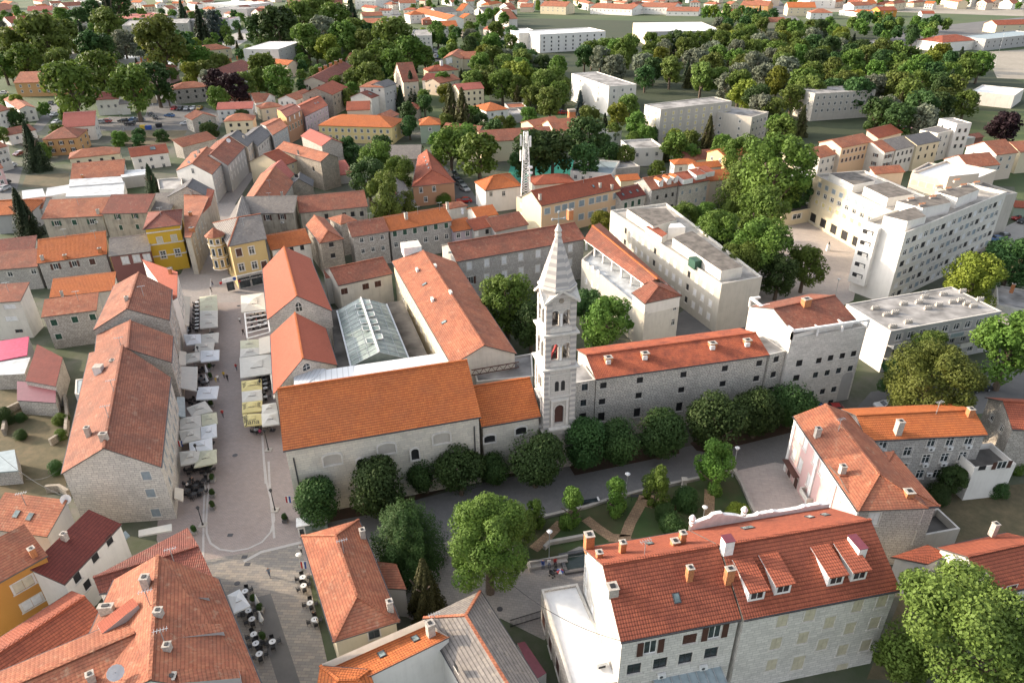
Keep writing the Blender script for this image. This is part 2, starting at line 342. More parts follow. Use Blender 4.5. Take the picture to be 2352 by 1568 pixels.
def bld(key, name, label, A=None, Bp=None, Rp=None, h=7, roof='gx', m=.42, Q=None, K=None, D=None, rise=None, wall='w_stone', rm='roof_clay',
        wins=(), chim=(), sky=(), dish=(), ac=(), over=.35, far=False, z0=0, hips=(0, 0), cat='building', group=None, cap=True, gutter=True, par=.5, ghole=()):
    kind = {'g': roof[-1], 'h': roof[-1], 's': 's', 'f': 'f', 'p': 'f'}[roof[0]]
    if Q:
        P = [at(*q, h) if len(q) == 2 else Vector(q) for q in Q]
        wdt = ((P[3]-P[0]).length+(P[2]-P[1]).length)/2 if kind in ('x', 's') else ((P[1]-P[0]).length+(P[2]-P[3]).length)/2
        if rise is None: rise = 0 if kind == 'f' else (m*wdt if kind == 's' else m*wdt/2)
        if roof == 'p' and rise == 0: rise = m*wdt/2
    else:
        P, rr, D = footprint(A, Bp, Rp, h, kind, m, K, D)
        if rise is None: rise = rr
        if roof == 'p': rise = m*min(D, (P[1]-P[0]).length)/2
    for p in P: p.z = h
    if Q and rise > 5: rise = 2.5
    ctr = sum(P, Vector())/4; root = empty(name, (ctr.x, ctr.y, z0), label, cat, group)
    L = root.location.copy()
    near = not far
    # inset walls
    if roof[0] == 'f': over = 0
    W = []
    for i in range(4):
        d1 = (P[i]-P[i-1]).normalized(); d2 = (P[(i+1) % 4]-P[i]).normalized()
        n1 = Vector((-d1.y, d1.x, 0)); n2 = Vector((-d2.y, d2.x, 0)); k = 1/(1+n1.dot(n2)+1e-6)
        W.append(P[i]+(n1+n2)*over*k)
    # ridge geometry
    def mk(P, up, rs):
        X = [p+Vector((0, 0, up)) for p in P]
        if roof[0] in 'gh':
            if roof[1] == 'x': a, b = (X[0]+X[3])/2, (X[1]+X[2])/2; wa, wb = (X[3]-X[0]).length/2, (X[2]-X[1]).length/2
            else: a, b = (X[0]+X[1])/2, (X[3]+X[2])/2; wa, wb = (X[1]-X[0]).length/2, (X[2]-X[3]).length/2
            d = (b-a).normalized(); Lr = (b-a).length
            ha, hb = hips if roof[0] == 'g' else (1, 1)
            ia, ib = ha*min(wa, Lr*.48), hb*min(wb, Lr*.48)
            a2, b2 = a+d*ia, b-d*ib; a2 = a2+Vector((0, 0, rs)); b2 = b2+Vector((0, 0, rs))
            return X, a2, b2, ha, hb
        return X, None, None, 0, 0
    X, ra, rb, ha, hb = mk(P, 0, rise)
    faces = []; ridges = []; per = []
    if roof[0] in 'gh':
        if roof[1] == 'x': faces = [[X[0], X[1], rb, ra], [X[2], X[3], ra, rb]]; ends = [(X[3], X[0], ra, ha, 3), (X[1], X[2], rb, hb, 1)]
        else: faces = [[X[1], X[2], rb, ra], [X[3], X[0], ra, rb]]; ends = [(X[0], X[1], ra, ha, 0), (X[2], X[3], rb, hb, 2)]
        per = [(f[0], f[1]) for f in faces]; ridges = [(ra, rb)]
        for p, q, r, hp, sd in ends:
            if hp: faces.append([p, q, r]); per.append((p, q)); ridges += [(p, r), (q, r)]
            else: per += [(p, r), (r, q)]
    elif roof[0] == 's':
        T = [X[0], X[1], X[2]+Vector((0, 0, rise)), X[3]+Vector((0, 0, rise))]; faces = [T]; per = [(T[i], T[(i+1) % 4]) for i in range(4)]
    elif roof[0] == 'p':
        ap = ctr.copy(); ap.z = h+rise; faces = [[X[i], X[(i+1) % 4], ap] for i in range(4)]; per = [(X[i], X[(i+1) % 4]) for i in range(4)]; ridges = [(X[i], ap) for i in range(4)]
    wallm = wall if isinstance(wall, (list, tuple)) else [wall]*4
    # windows -> holes per side
    holes = {0: [], 1: [], 2: [], 3: []}; todo = []
    for wsp in wins:
        side, kd, ww, wh = wsp[:4]
        p, q = W[side], W[(side+1) % 4]; d = (q-p); Lw = Vector((d.x, d.y, 0)).length; d = Vector((d.x, d.y, 0)).normalized(); nrm = Vector((d.y, -d.x, 0)); rz = math.atan2(d.y, d.x)
        if isinstance(wsp[4], list):
            pts = []
            for (u, v) in wsp[4]:
                hp = plane_hit(u, v, p, nrm); pts.append(((hp-p).dot(d), hp.z))
        else:
            n = wsp[4]; mg = wsp[6] if len(wsp) > 6 else .5
            pts = [((mg+(Lw-2*mg)*(i+.5)/n), zc) for zc in wsp[5] for i in range(n)]
            skip = wsp[7] if len(wsp) > 7 else ()
            pts = [x for i, x in enumerate(pts) if i not in skip]
        for s_, zc in pts:
            if s_ < ww/2+.1 or s_ > Lw-ww/2-.1: continue
            todo.append((kd, flat2(p+d*s_, zc), rz, ww, wh, d, s_, side))
            cut = near and zc+wh/2 < h-.1 and zc-wh/2 > z0; todo[-1] += (cut,)
            if cut: holes[side].append((s_-ww/2, s_+ww/2, zc-wh/2, zc+wh/2))
    wb = MB()
    for i in range(4):
        p, q = W[i], W[(i+1) % 4]; d = Vector((q.x-p.x, q.y-p.y, 0)); Lw = d.length; d.normalize(); nin = Vector((-d.y, d.x, 0)); hs = holes[i]; wl = wallm[i]
        top = h if roof[0] != 'f' else h
        if not hs: wb.poly([flat2(p, z0), flat2(q, z0), flat2(q, top), flat2(p, top)], wl)
        else:
            xs = sorted({0, Lw, *[x for hh in hs for x in hh[:2]]}); zs = sorted({z0, top, *[x for hh in hs for x in hh[2:]]})
            for a, b in zip(xs, xs[1:]):
                run = None
                for c, e in zip(zs, zs[1:]):
                    mx, mz = (a+b)/2, (c+e)/2
                    inside = any(hh[0] < mx < hh[1] and hh[2] < mz < hh[3] for hh in hs)
                    if inside:
                        if run is not None: wb.poly([flat2(p+d*a, run), flat2(p+d*b, run), flat2(p+d*b, c), flat2(p+d*a, c)], wl); run = None
                    elif run is None: run = c
                if run is not None: wb.poly([flat2(p+d*a, run), flat2(p+d*b, run), flat2(p+d*b, top), flat2(p+d*a, top)], wl)
            for a, b, c, e in hs:
                o1, o2 = p+d*a, p+d*b; i1, i2 = o1+nin*.16, o2+nin*.16
                for f in (((o1, c), (o2, c), (i2, c), (i1, c)), ((o1, e), (i1, e), (i2, e), (o2, e)), ((o1, c), (i1, c), (i1, e), (o1, e)), ((o2, c), (o2, e), (i2, e), (i2, c)), ((i1, c), (i2, c), (i2, e), (i1, e))):
                    wb.poly([flat2(x, z) for x, z in f], wl)
    Wz = [flat2(x, h) for x in W]
    if roof[0] in 'gh':
        drop = Vector((0, 0, -.12))
        for p, q, r, hp, sd in ends:
            if not hp:
                a, b = (Wz[sd], Wz[(sd+1) % 4]); mid = (a+b)/2; mid.z = r.z-.12; wb.poly([a, b, mid], wallm[sd])
    elif roof[0] == 's':
        u = Vector((0, 0, rise-.1)); wb.poly([Wz[1], Wz[2], Wz[2]+u], wallm[1]); wb.poly([Wz[3], Wz[0], Wz[3]+u], wallm[3]); wb.poly([Wz[2], Wz[3], Wz[3]+u, Wz[2]+u], wallm[2])
    wo_ = wb.build('wall', root, L)
    rb_ = MB(); th = .2
    if roof[0] == 'f':
        # slab and parapet
        rb_.poly([p+Vector((0, 0, -.0)) for p in X], rm)
        if par > 0:
            inn = []
            for i in range(4):
                d1 = (X[i]-X[i-1]).normalized(); d2 = (X[(i+1) % 4]-X[i]).normalized(); n1 = Vector((-d1.y, d1.x, 0)); n2 = Vector((-d2.y, d2.x, 0)); inn.append(X[i]+(n1+n2)*.3/(1+n1.dot(n2)+1e-6))
            u = Vector((0, 0, par))
            for i in range(4):
                j = (i+1) % 4
                rb_.poly([X[i], X[j], X[j]+u, X[i]+u], wallm[i]); rb_.poly([inn[j], inn[i], inn[i]+u, inn[j]+u], wallm[i]); rb_.poly([X[i]+u, X[j]+u, inn[j]+u, inn[i]+u], 'trim')
        faces = [list(X)]
    else:
        for f in faces:
            for tri in ([f] if len(f) == 3 else ([f[0], f[1], f[2]], [f[0], f[2], f[3]])):
                rb_.poly(tri, rm); rb_.poly([x-Vector((0, 0, th)) for x in reversed(tri)], 'trim')
        for p, q in per: rb_.poly([p-Vector((0, 0, th)), q-Vector((0, 0, th)), q, p], 'fascia' if near and not far else rm)
    ro = rb_.build('roof', root, L)
    if roof[0] in 'ghp' and cap and near:
        cb = MB()
        for a, b in ridges: cb.bar(a+Vector((0, 0, .03)), b+Vector((0, 0, .03)), .34, RIDGE.get(rm, rm), .16)
        cb.build('ridge_cap', ro, L)
    if gutter and near and roof[0] in 'gh':
        for f in faces[:2]:
            gb = MB(); d = (f[1]-f[0]).normalized(); n = Vector((d.y, -d.x, 0))*.07
            gb.bar(f[0]+n-Vector((0, 0, .12)), f[1]+n-Vector((0, 0, .12)), .13, 'darkmetal')
            gb.build('gutter', ro, L)
    for kd, c, rz, ww, wh, d, s_, side, cut in todo: put_window(root, kd, c, rz, ww, wh, not cut)
    info = dict(root=root, roof=ro, wall=wo_, P=P, W=W, h=h, rise=rise, faces=faces, D=D, L=L, dir=(P[1]-P[0]).normalized())
    B[key] = info
    u, v, k = proj(ctr+Vector((0, 0, 0))); ANCH.append((key, label, u, v))
    for c in chim: chimney(info, *c)
    for c in sky: skylight(info, *c)
    for c in dish: dishon(info, *c)
    for c in ac: acunit(info, *c)
    return info
RIDGE = {'roof_newred': 'roof_orange', 'roof_grey': 'roof_clay', 'roof_slate': 'roof_slate'}
def antenna(info, u, v, hh=2.2):
    p, n = rhit(info, u, v); s = MB(); t = p+Vector((0, 0, hh)); s.bar(p-Vector((0, 0, .2)), t, .07, 'metal'); a = Vector((.7, .25, 0)); c = Vector((-.1, .3, 0)); s.bar(t-a, t+a, .05, 'metal')
    for k in range(5): q = t+a*(k/2.5-.8); s.bar(q-c, q+c, .035, 'metal')
    s.build('antenna', info['roof'], info['L'])
def rhit(info, u, v):
    r = ray(u, v); best = None
    for f in info['faces']:
        for i in range(1, len(f)-1):
            hp = intersect_ray_tri(f[0], f[i], f[i+1], r, CAM, True)
            if hp is not None and (best is None or (hp-CAM).length < (best[0]-CAM).length):
                n = (f[1]-f[0]).cross(f[2]-f[0]).normalized(); best = (hp, n if n.z > 0 else -n)
    if best is None:
        hp = at(u, v, info['h']+info['rise']*.5); return hp, Vector((0, 0, 1))
    return best
def chimney(info, u, v, kd='c', w=.7, hh=1.3, l=None):
    """c plastered, b brick, w white box, r white box with wine-red lid"""
    p, n = rhit(info, u, v); mt = {'c': 'chim', 'b': 'brick', 'w': 'white', 'm': 'acu', 'r': 'white'}[kd]; l = l or w
    rot = math.atan2(info['dir'].y, info['dir'].x); s = MB(); p = p-Vector((0, 0, .5)); w *= .85; l *= .85
    s.box(p, w, l, hh+.5, mt, rot); s.box(p+Vector((0, 0, hh+.5)), w+.12, l+.12, .08, {'w': 'trim', 'r': 'wineroof'}.get(kd, 'chim'), rot)
    if kd in 'cb': s.box(p+Vector((0, 0, hh+.55)), w*.5, l*.5, .12, 'dark', rot)
    s.build('chimney', info['roof'], info['L'])
def slope_frame(n):
    if abs(n.z) > .999: return Vector((1, 0, 0)), Vector((0, 1, 0))
    t = Vector((0, 0, 1)).cross(n).normalized(); return t, n.cross(t)
def skylight(info, u, v, w=.8, l=1.1, open_=False):
    p, n = rhit(info, u, v); t, b = slope_frame(n); s = MB()
    def q(hx, hy, z): return [p+t*x*hx+b*y*hy+n*z for x, y in ((-1, -1), (1, -1), (1, 1), (-1, 1))]
    A, Bq = q(w/2, l/2, 0), q(w/2, l/2, .12)
    for i in range(4): s.poly([A[i], A[(i+1) % 4], Bq[(i+1) % 4], Bq[i]], 'darkmetal')
    s.poly(Bq, 'darkmetal'); s.poly(q(w/2-.1, l/2-.1, .125), 'glassgreen'); s.build('skylight', info['roof'], info['L'])
def dishmesh(s, p, r=.5, az=2.4):
    d = Vector((math.sin(az)*.85, math.cos(az)*.85, .5)).normalized(); x = d.cross(Vector((0, 0, 1))).normalized(); y = x.cross(d); n = 12; c = p+Vector((0, 0, 1.1))
    ring = [c+(x*math.cos(i*2*math.pi/n)+y*math.sin(i*2*math.pi/n))*r+d*.15 for i in range(n)]
    for i in range(n): s.poly([c, ring[i], ring[(i+1) % n]], 'dish'); s.poly([c-d*.02, ring[(i+1) % n]-d*.02, ring[i]-d*.02], 'dish')
    s.bar(p-Vector((0, 0, .2)), c, .07, 'metal'); s.bar(c, c+d*.5, .04, 'metal')
def dishon(info, u, v, r=.5):
    p, n = rhit(info, u, v); s = MB(); dishmesh(s, p, r); s.build('satellite_dish', info['roof'], info['L'])
def acunit(info, side, u, v):
    W = info['W']; p, q = W[side], W[(side+1) % 4]; d = Vector((q.x-p.x, q.y-p.y, 0)).normalized(); nrm = Vector((d.y, -d.x, 0)); c = plane_hit(u, v, p, nrm)+nrm*.22; s = MB()
    rot = math.atan2(d.y, d.x); s.box(c, .9, .35, .6, 'acu', rot, base=False)
    ring = []; s.poly([c+nrm*.18+d*(.22*math.cos(k*math.pi/4)-.1)+Vector((0, 0, .22*math.sin(k*math.pi/4))) for k in range(8)], 'darkmetal'); s.build('air_conditioner', info['root'], info['L'])
def flatbox(info, pts, z1, h2, wall, top, name='rooftop_room', over=0):
    """a smaller block standing on a flat roof; pts are pixels of its roof corners at height z1+h2"""
    P = [at(u, v, z1+h2) for u, v in pts]; s = MB(); s.prism(P, z1-.05, z1+h2, wall, top); o = s.build(name, info['roof'], info['L']); return P
# ================= ground and paving =================
def sheet(name, pts, mat, z, label=None):
    s = MB(); P = [at(u, v, 0) for u, v in pts]; s.poly([flat2(p, z) for p in P], mat)
    o = s.build(name); tag(o, kind='structure'); return o
def groundmat(name, cols, sc=(.02, .3), bmp=True):
    mt, nt, b = newmat(name)
    f1 = ramp(nt, nz(nt, sc[0], 6, .6), .38, .62); f2 = ramp(nt, nz(nt, sc[1], 5, .7), .35, .68)
    c = mixc(nt, f1, cols[0], cols[1]); c = mixc(nt, mth(nt, 'MULTIPLY', f2, .6), c, cols[2]); nt.links.new(c, b.inputs['Base Color']); b.inputs['Roughness'].default_value = .95
def pavemat(name, c1, c2, mort, bw, rh, var=.3, rot=0.0, stain=(.2, .15, .13), ms=.02):
    mt, nt, b = newmat(name); g = nt.nodes.new('ShaderNodeNewGeometry').outputs['Position']
    mp = nt.nodes.new('ShaderNodeMapping'); mp.inputs['Rotation'].default_value = (0, 0, rot); nt.links.new(g, mp.inputs[0])
    br = nt.nodes.new('ShaderNodeTexBrick'); nt.links.new(mp.outputs[0], br.inputs['Vector']); br.inputs['Scale'].default_value = 1
    br.inputs['Color1'].default_value = (*c1, 1); br.inputs['Color2'].default_value = (*c2, 1); br.inputs['Mortar'].default_value = (*mort, 1)
    br.inputs['Mortar Size'].default_value = ms; br.inputs['Brick Width'].default_value = bw; br.inputs['Row Height'].default_value = rh; br.inputs['Bias'].default_value = -.1
    c = mixc(nt, mth(nt, 'MULTIPLY', ramp(nt, nz(nt, .22, 5, .65), .45, .72), var), br.outputs[0], stain)
    c = mixc(nt, mth(nt, 'MULTIPLY', ramp(nt, nz(nt, 1.1, 6, .75), .42, .68), .4), c, tuple(x*.6 for x in c1))
    nt.links.new(c, b.inputs['Base Color']); b.inputs['Roughness'].default_value = .75
    return mt
groundmat('g_town', ((.125, .115, .10), (.055, .08, .032), (.04, .06, .022)), (.05, .35))
groundmat('g_far', ((.045, .085, .022), (.085, .105, .04), (.04, .06, .025)), (.012, .15))
groundmat('g_grass', ((.085, .12, .03), (.14, .14, .055), (.06, .09, .025)), (.06, .5))
groundmat('g_dry', ((.16, .12, .068), (.10, .085, .045), (.04, .045, .02)), (.12, .6))
groundmat('g_garden', ((.045, .08, .022), (.07, .065, .03), (.035, .06, .018)), (.18, .7))
groundmat('g_woods', ((.028, .045, .016), (.04, .05, .02), (.02, .03, .012)), (.03, .3))
groundmat('g_bed', ((.085, .045, .03), (.06, .035, .025), (.04, .04, .02)), (.3, .9))
groundmat('g_asphalt', ((.16, .155, .15), (.12, .118, .118), (.10, .10, .10)), (.07, .5))
groundmat('g_gravel', ((.36, .32, .27), (.28, .25, .21), (.2, .19, .14)), (.03, .4))
groundmat('g_conc', ((.42, .39, .35), (.34, .32, .29), (.27, .26, .24)), (.05, .4))
pavemat('p_square', (.345, .285, .26), (.29, .245, .23), (.19, .17, .16), .55, .22, .25, -.02)
pavemat('p_squaregrey', (.33, .30, .28), (.27, .25, .24), (.2, .18, .17), .5, .22, .2, -.02)
pavemat('p_flag', (.30, .27, .23), (.185, .18, .175), (.12, .115, .11), .95, .42, .25, .06)
pavemat('p_prom', (.215, .205, .20), (.18, .175, .17), (.13, .13, .125), .35, .2, .2, -.2, (.13, .13, .14))
pavemat('p_light', (.47, .41, .37), (.42, .37, .34), (.34, .3, .28), 1.2, .6, .15, .18)
pavemat('p_court', (.33, .30, .27), (.27, .25, .23), (.2, .18, .17), .6, .4, .25, .18)
pavemat('p_cobble', (.36, .24, .14), (.27, .17, .10), (.10, .07, .05), .6, .5, .15, .4)
plain('stripe', (.42, .40, .38), .8, var=.08); plain('kerbm', (.40, .37, .33), .9); plain('water', (.03, .045, .04), .08); plain('pool', (.03, .38, .50), .2, var=.05); plain('court', (.02, .22, .15), .8, var=.1)
s = MB(); s.poly([(-4000, -200, 0), (4000, -200, 0), (4000, 7000, 0), (-4000, 7000, 0)], 'g_far'); tag(s.build('ground'), kind='structure')
z = .02
sheet('ground', [(-40, 1700), (2500, 1700), (2480, 640), (2352, 520), (2330, 430), (1700, 380), (1500, 330), (1000, 300), (700, 250), (560, 250), (-60, 290), (-200, 800)], 'g_town', .012)
sheet('parking_lot', [(215, 292), (250, 268), (330, 270), (350, 240), (385, 238), (470, 247), (520, 262), (500, 300), (430, 300), (330, 303), (225, 300)], 'g_asphalt', .03)
sheet('road', [(335, 262), (350, 205), (385, 200), (400, 250)], 'g_asphalt', .04)
sheet('road', [(-20, 470), (32, 460), (52, 385), (25, 380), (20, 330), (95, 300), (150, 235), (118, 238), (70, 300), (-20, 330)], 'g_asphalt', .03)
sheet('road', [(1046, 470), (1100, 470), (1085, 440), (1020, 380), (1000, 385)], 'g_asphalt', .03)
sheet('road', [(886, 0), (906, 0), (930, 62), (925, 78), (905, 78), (880, 60)], 'g_asphalt', .03)
sheet('parking_lot', [(985, 115), (1045, 105), (1055, 150), (1010, 155), (988, 145)], 'g_asphalt', .03)
sheet('road', [(1740, 0), (1790, 0), (1860, 70), (1840, 75)], 'g_asphalt', .03)
sheet('road', [(1995, 95), (2100, 65), (2352, 40), (2352, 75), (2180, 95), (2010, 135), (1985, 110)], 'g_asphalt', .04)
sheet('gravel_yard', [(1790, 10), (1960, 3), (2352, 8), (2352, 38), (2060, 28), (1880, 28)], 'g_gravel', .03)
sheet('concrete_yard', [(2262, 120), (2420, 110), (2420, 185), (2290, 180)], 'g_gravel', .05)
sheet('lawn', [(2080, 335), (2180, 250), (2352, 260), (2400, 330), (2210, 345)], 'g_grass', .03)
sheet('lawn', [(660, 225), (695, 140), (760, 135), (790, 150), (730, 205)], 'g_grass', .03)
sheet('dry_lawn', [(270, 335), (285, 300), (430, 300), (415, 325), (330, 340)], 'g_dry', .04)
sheet('dry_lawn', [(50, 430), (60, 403), (158, 398), (160, 432)], 'g_dry', .04)
sheet('lawn', [(300, 0), (400, 0), (395, 14), (310, 30)], 'g_grass', .03)
sheet('school_yard', [(500, 95), (590, 55), (590, 80), (530, 115)], 'g_conc', .03)
sheet('swimming_pool', [(485, 36), (500, 24), (570, 27), (566, 37)], 'pool', .3)
sheet('poolside', [(380, 26), (400, 12), (590, 18), (580, 42), (470, 40)], 'g_conc', .04)
sheet('sports_court', [(548, 62), (555, 48), (600, 42), (600, 60)], 'g_grass', .05)
sheet('sports_court', [(1160, 420), (1175, 375), (1320, 365), (1310, 400), (1260, 420)], 'court', .04)
sheet('forest_floor', [(1130, 270), (1330, 240), (1480, 300), (1560, 300), (1640, 330), (2100, 330), (2352, 240), (2352, 190), (2000, 60), (1100, 40)], 'g_woods', .015)
# main square
sheet('square_paving', [(400, 1330), (360, 1240), (395, 640), (470, 600), (640, 640), (720, 1320), (480, 1350)], 'p_square', .05)
sheet('street_paving', [(380, 700), (430, 600), (500, 450), (520, 400), (600, 320), (640, 320), (540, 470), (620, 560), (640, 690)], 'p_squaregrey', .056)
sheet('flagstone_paving', [(455, 1290), (690, 1246), (770, 1600), (590, 1600)], 'p_flag', .065)
sheet('granite_setts_strip', [(578, 1375), (622, 1363), (700, 1600), (648, 1600)], 'g_asphalt', .075)
sheet('terrace_paving', [(2300, 1600), (2300, 1600), (2300, 1600)], 'p_flag', .03) if False else None
def stripe(name, pts, wd, mat='stripe', z=.08, hh=None):
    P = [at(u, v, 0) for u, v in pts]; s = MB()
    for i, (a, b) in enumerate(zip(P, P[1:])):
        d = (b-a).normalized(); n = Vector((-d.y, d.x, 0))*wd/2
        q = [a+n, a-n, b-n+d*wd*.3, b+n+d*wd*.3]
        if hh: s.prism([q[0], q[1], q[2], q[3]], 0, hh+.002*(i % 2), mat)
        else: s.poly([flat2(p, z+.001*(i % 2)) for p in q][::-1] if False else [flat2(p, z+.001*(i % 2)) for p in (q[1], q[2], q[3], q[0])], mat)
    o = s.build(name); tag(o, kind='structure'); return o
stripe('paving_band', [(601, 985), (606, 1060), (610, 1110)], .28); stripe('paving_band', [(617, 1060), (620, 1120), (630, 1235)], .35)
stripe('paving_band', [(484, 640), (478, 1000), (471, 1120), (468, 1175), (467, 1285)], .3)
arc = [(603, 985), (606, 1050), (613, 1110), (628, 1170), (630, 1195), (622, 1222), (602, 1245), (570, 1260), (535, 1266), (505, 1262), (484, 1248), (475, 1225), (474, 1195), (480, 1100), (483, 1000)]
stripe('paving_band', arc, .3, z=.084)
stripe('paving_band', [(560, 1290), (600, 1268), (690, 1246)], .5, z=.088)
for u, v, r in ((540, 1046, .45), (529, 1229, 0), (562, 1279, 0), (545, 1340, .4), (568, 1296, 0), (548, 703, .4), (464, 690, .35), (1148, 1399, .4), (2000, 1044, .4)):
    p = at(u, v); s = MB()
    if r: s.cyl((p.x, p.y, .085), r, .012, 'darkmetal', 14)
    else: s.box((p.x, p.y, .085), .8, .6, .012, 'darkmetal')
    tag(s.build('manhole_cover'), 'dark metal manhole cover set in the paving '+{540: 'mid-square', 529: 'square one inside the curved band', 562: 'rectangular one at the flagstone edge', 545: 'round one among the flagstones', 568: 'small one among the flagstones', 548: 'at the far end of the square', 464: 'outside the bank corner', 1148: 'below the courtyard tree', 2000: 'on the pale forecourt'}[u], 'manhole cover', 'manhole covers', None)
# promenade, garden, forecourt
sheet('promenade', [(690, 1215), (800, 1190), (1100, 1110), (1330, 1065), (1600, 1022), (1800, 985), (1840, 1000), (1835, 1075), (1690, 1085), (1400, 1150), (1120, 1215), (850, 1300)], 'p_prom', .05)
sheet('planting_bed', [(690, 1210), (870, 1178), (1080, 1105), (1270, 1082), (1280, 1030), (1000, 1060), (700, 1150)], 'g_bed', .07)
sheet('planting_bed', [(1302, 1062), (1320, 1092), (1560, 1042), (1560, 1000), (1330, 1030)], 'g_bed', .07)
sheet('planting_bed', [(1585, 1018), (1600, 1035), (1630, 1040), (1850, 985), (1850, 940), (1640, 985)], 'g_bed', .07)
sheet('garden_lawn', [(1180, 1230), (1190, 1208), (1450, 1140), (1684, 1085), (1735, 1200), (1690, 1260), (1330, 1255), (1230, 1300), (1190, 1290)], 'g_garden', .07)
sheet('courtyard_paving', [(850, 1290), (1080, 1228), (1180, 1215), (1190, 1300), (1270, 1260), (1350, 1250), (1400, 1330), (1250, 1470), (1150, 1420), (960, 1430), (900, 1400)], 'p_court', .055)
sheet('forecourt_paving', [(1688, 1082), (1780, 1062), (1840, 1075), (1900, 1180), (1770, 1220), (1740, 1205)], 'p_light', .09)
stripe('garden_kerb', [(1100, 1238), (1190, 1203), (1345, 1167), (1392, 1152), (1472, 1130), (1560, 1110), (1690, 1082)], .5, 'kerbm', hh=.5)
stripe('garden_kerb', [(1686, 1083), (1704, 1115), (1737, 1190), (1745, 1210)], .5, 'kerbm', hh=.55)
for pts in ([(1480, 1140), (1468, 1165), (1448, 1200), (1436, 1232), (1440, 1245)], [(1448, 1238), (1405, 1235), (1375, 1215), (1350, 1195)], [(1480, 1142), (1510, 1148), (1545, 1168)], [(1630, 1125), (1629, 1150), (1628, 1180)], [(1225, 1262), (1250, 1240), (1285, 1205)], [(1480, 1142), (1500, 1160), (1480, 1155)]):
    stripe('cobbled_garden_path', pts, 1.6, 'p_cobble', z=.09)
stripe('courtyard_kerb', [(1250, 1262), (1262, 1250), (1338, 1236)], .5, 'kerbm', hh=.7)
sheet('yard', [(90, 1140), (-40, 1140), (-40, 860), (40, 890), (150, 920), (165, 1000), (150, 1130)], 'g_dry', .03)
sheet('yard', [(2060, 1560), (1990, 1560), (2070, 1370), (2100, 1360)], 'g_dry', .03)
sheet('yard', [(2120, 1140), (2352, 1110), (2352, 1240), (2150, 1260)], 'g_dry', .03)
sheet('road', [(1960, 945), (2000, 900), (2352, 850), (2352, 940), (2250, 950)], 'g_asphalt', .04)
sheet('plaza_paving', [(1640, 650), (1700, 560), (1780, 480), (1860, 470), (1990, 560), (1960, 690), (1900, 720), (1700, 700)], 'p_light', .04)
sheet('street_paving', [(1480, 780), (1600, 690), (1800, 690), (1800, 760)], 'g_asphalt', .03)
sheet('road', [(2260, 600), (2290, 530), (2352, 500), (2352, 600)], 'g_conc', .04)
# ================= core complex =================
V = lambda *a: list(a)
bld('church', 'stone_hall', 'long pale stone hall with bright orange tile roof along the promenade', (650, 1035), (1105, 957), (632, 893), 13.0, m=.6, wall='w_church', rm='roof_orange', over=.3, cat='hall')
bld('nave', 'stone_hall', 'short lower stone hall with deep orange roof between the long hall and bell tower', (1106, 980), (1243, 956), (1160, 876), 10.6, m=.6, wall='w_church', rm='roof_orange', over=.3, cat='hall')
bld('hallA', 'stone_hall', 'tall stone hall with plain red roof and lancet window in its gable', Q=[(614, 734), (763, 714), (713, 593), (603, 618)], h=9.5, roof='gy', m=.72, wall='w_stonelight', rm='roof_newred', over=.2, cat='hall')
bld('hallB', 'stone_hall', 'lower stone hall with red roof and small arched gable window by the square', Q=[(628, 905), (775, 838), (748, 753), (621, 769)], h=7.6, roof='gy', m=.72, wall='w_stonelight', rm='roof_newred', over=.2, cat='hall')
bld('school', 'monastery_wing', 'long white wing with clay roof and three white roof vents beside the glass court', Q=[(1038, 838), (1187, 812), (1048, 602), (900, 600)], h=10.5, roof='gy', m=.42, wall=['w_offwhite', 'w_offwhite', 'w_offwhite', 'w_cream'], rm='roof_clay', over=.3,
    wins=[(3, 's', 1.0, 1.5, 11, [8.3, 5.2], 3)], chim=[(958, 622, 'w', .5, .5, 1.6), (993, 690, 'w', .5, .5, 1.6), (1000, 612, 'w', .5, .4, 1.6), (1035, 673, 'w', .5, .4, 1.6)], sky=[(975, 653), (1020, 740)], cat='monastery wing')
chimney(B['school'], 945, 578, 'w', 5, 1.8, 5)
bld('crosswing', 'monastery_wing', 'low white wing with brown roof closing the north side of the glass court', (777, 656), (902, 628), (800, 607), 7.5, m=.4, wall='w_offwhite', rm='roof_old', over=.25, wins=[(0, 'b', 1.6, 1.5, V((791, 669), (840, 658), (868, 652), (894, 646)))], cat='monastery wing')
bld('crosswing2', 'annex', 'white two-storey annex tucked between the red hall and the brown-roofed wing', (748, 640), (776, 636), (735, 622), 6.8, roof='f', par=0, wall='w_offwhite', rm='roof_old', wins=[(0, 'w', 1.3, 1.4, V((757, 660)))], cat='annex')
bld('northwing', 'monastery_wing', 'long stone monastery wing with weathered roof and closed white shutters behind the tower', (1048, 601), (1345, 549), (1150, 539), 11, m=.42, wall='w_stonegrey', rm='roof_old', over=.3,
    wins=[(0, 's', 1.2, 1.9, V((1078, 611), (1118, 604), (1158, 598), (1196, 590), (1236, 583), (1310, 570), (1118, 638), (1159, 631), (1197, 623), (1235, 617), (1309, 603))), (0, 'o', 1.2, 1.9, V((1082, 644)))], sky=[(1034, 580)], cat='monastery wing')
chimney(B['northwing'], 1309, 500, 'b', 1.6, 2.2)
bld('monright', 'monastery', 'rubble stone monastery with dark square windows and patchy red roof right of the tower', (1368, 871), (1768, 815), (1549, 788), 12.8, m=.38, K=(1500, 779), wall='w_rubble', rm='roof_spot', over=.25,
    wins=[(0, 'x', 1.15, 1.15, V((1386, 885), (1383, 922), (1470, 873), (1467, 908), (1570, 860), (1565, 895), (1665, 846), (1660, 881), (1744, 834), (1737, 869))), (0, 'x', 1.2, 1.8, V((1381, 957), (1463, 947), (1560, 934), (1655, 918), (1732, 908)))], cat='monastery')
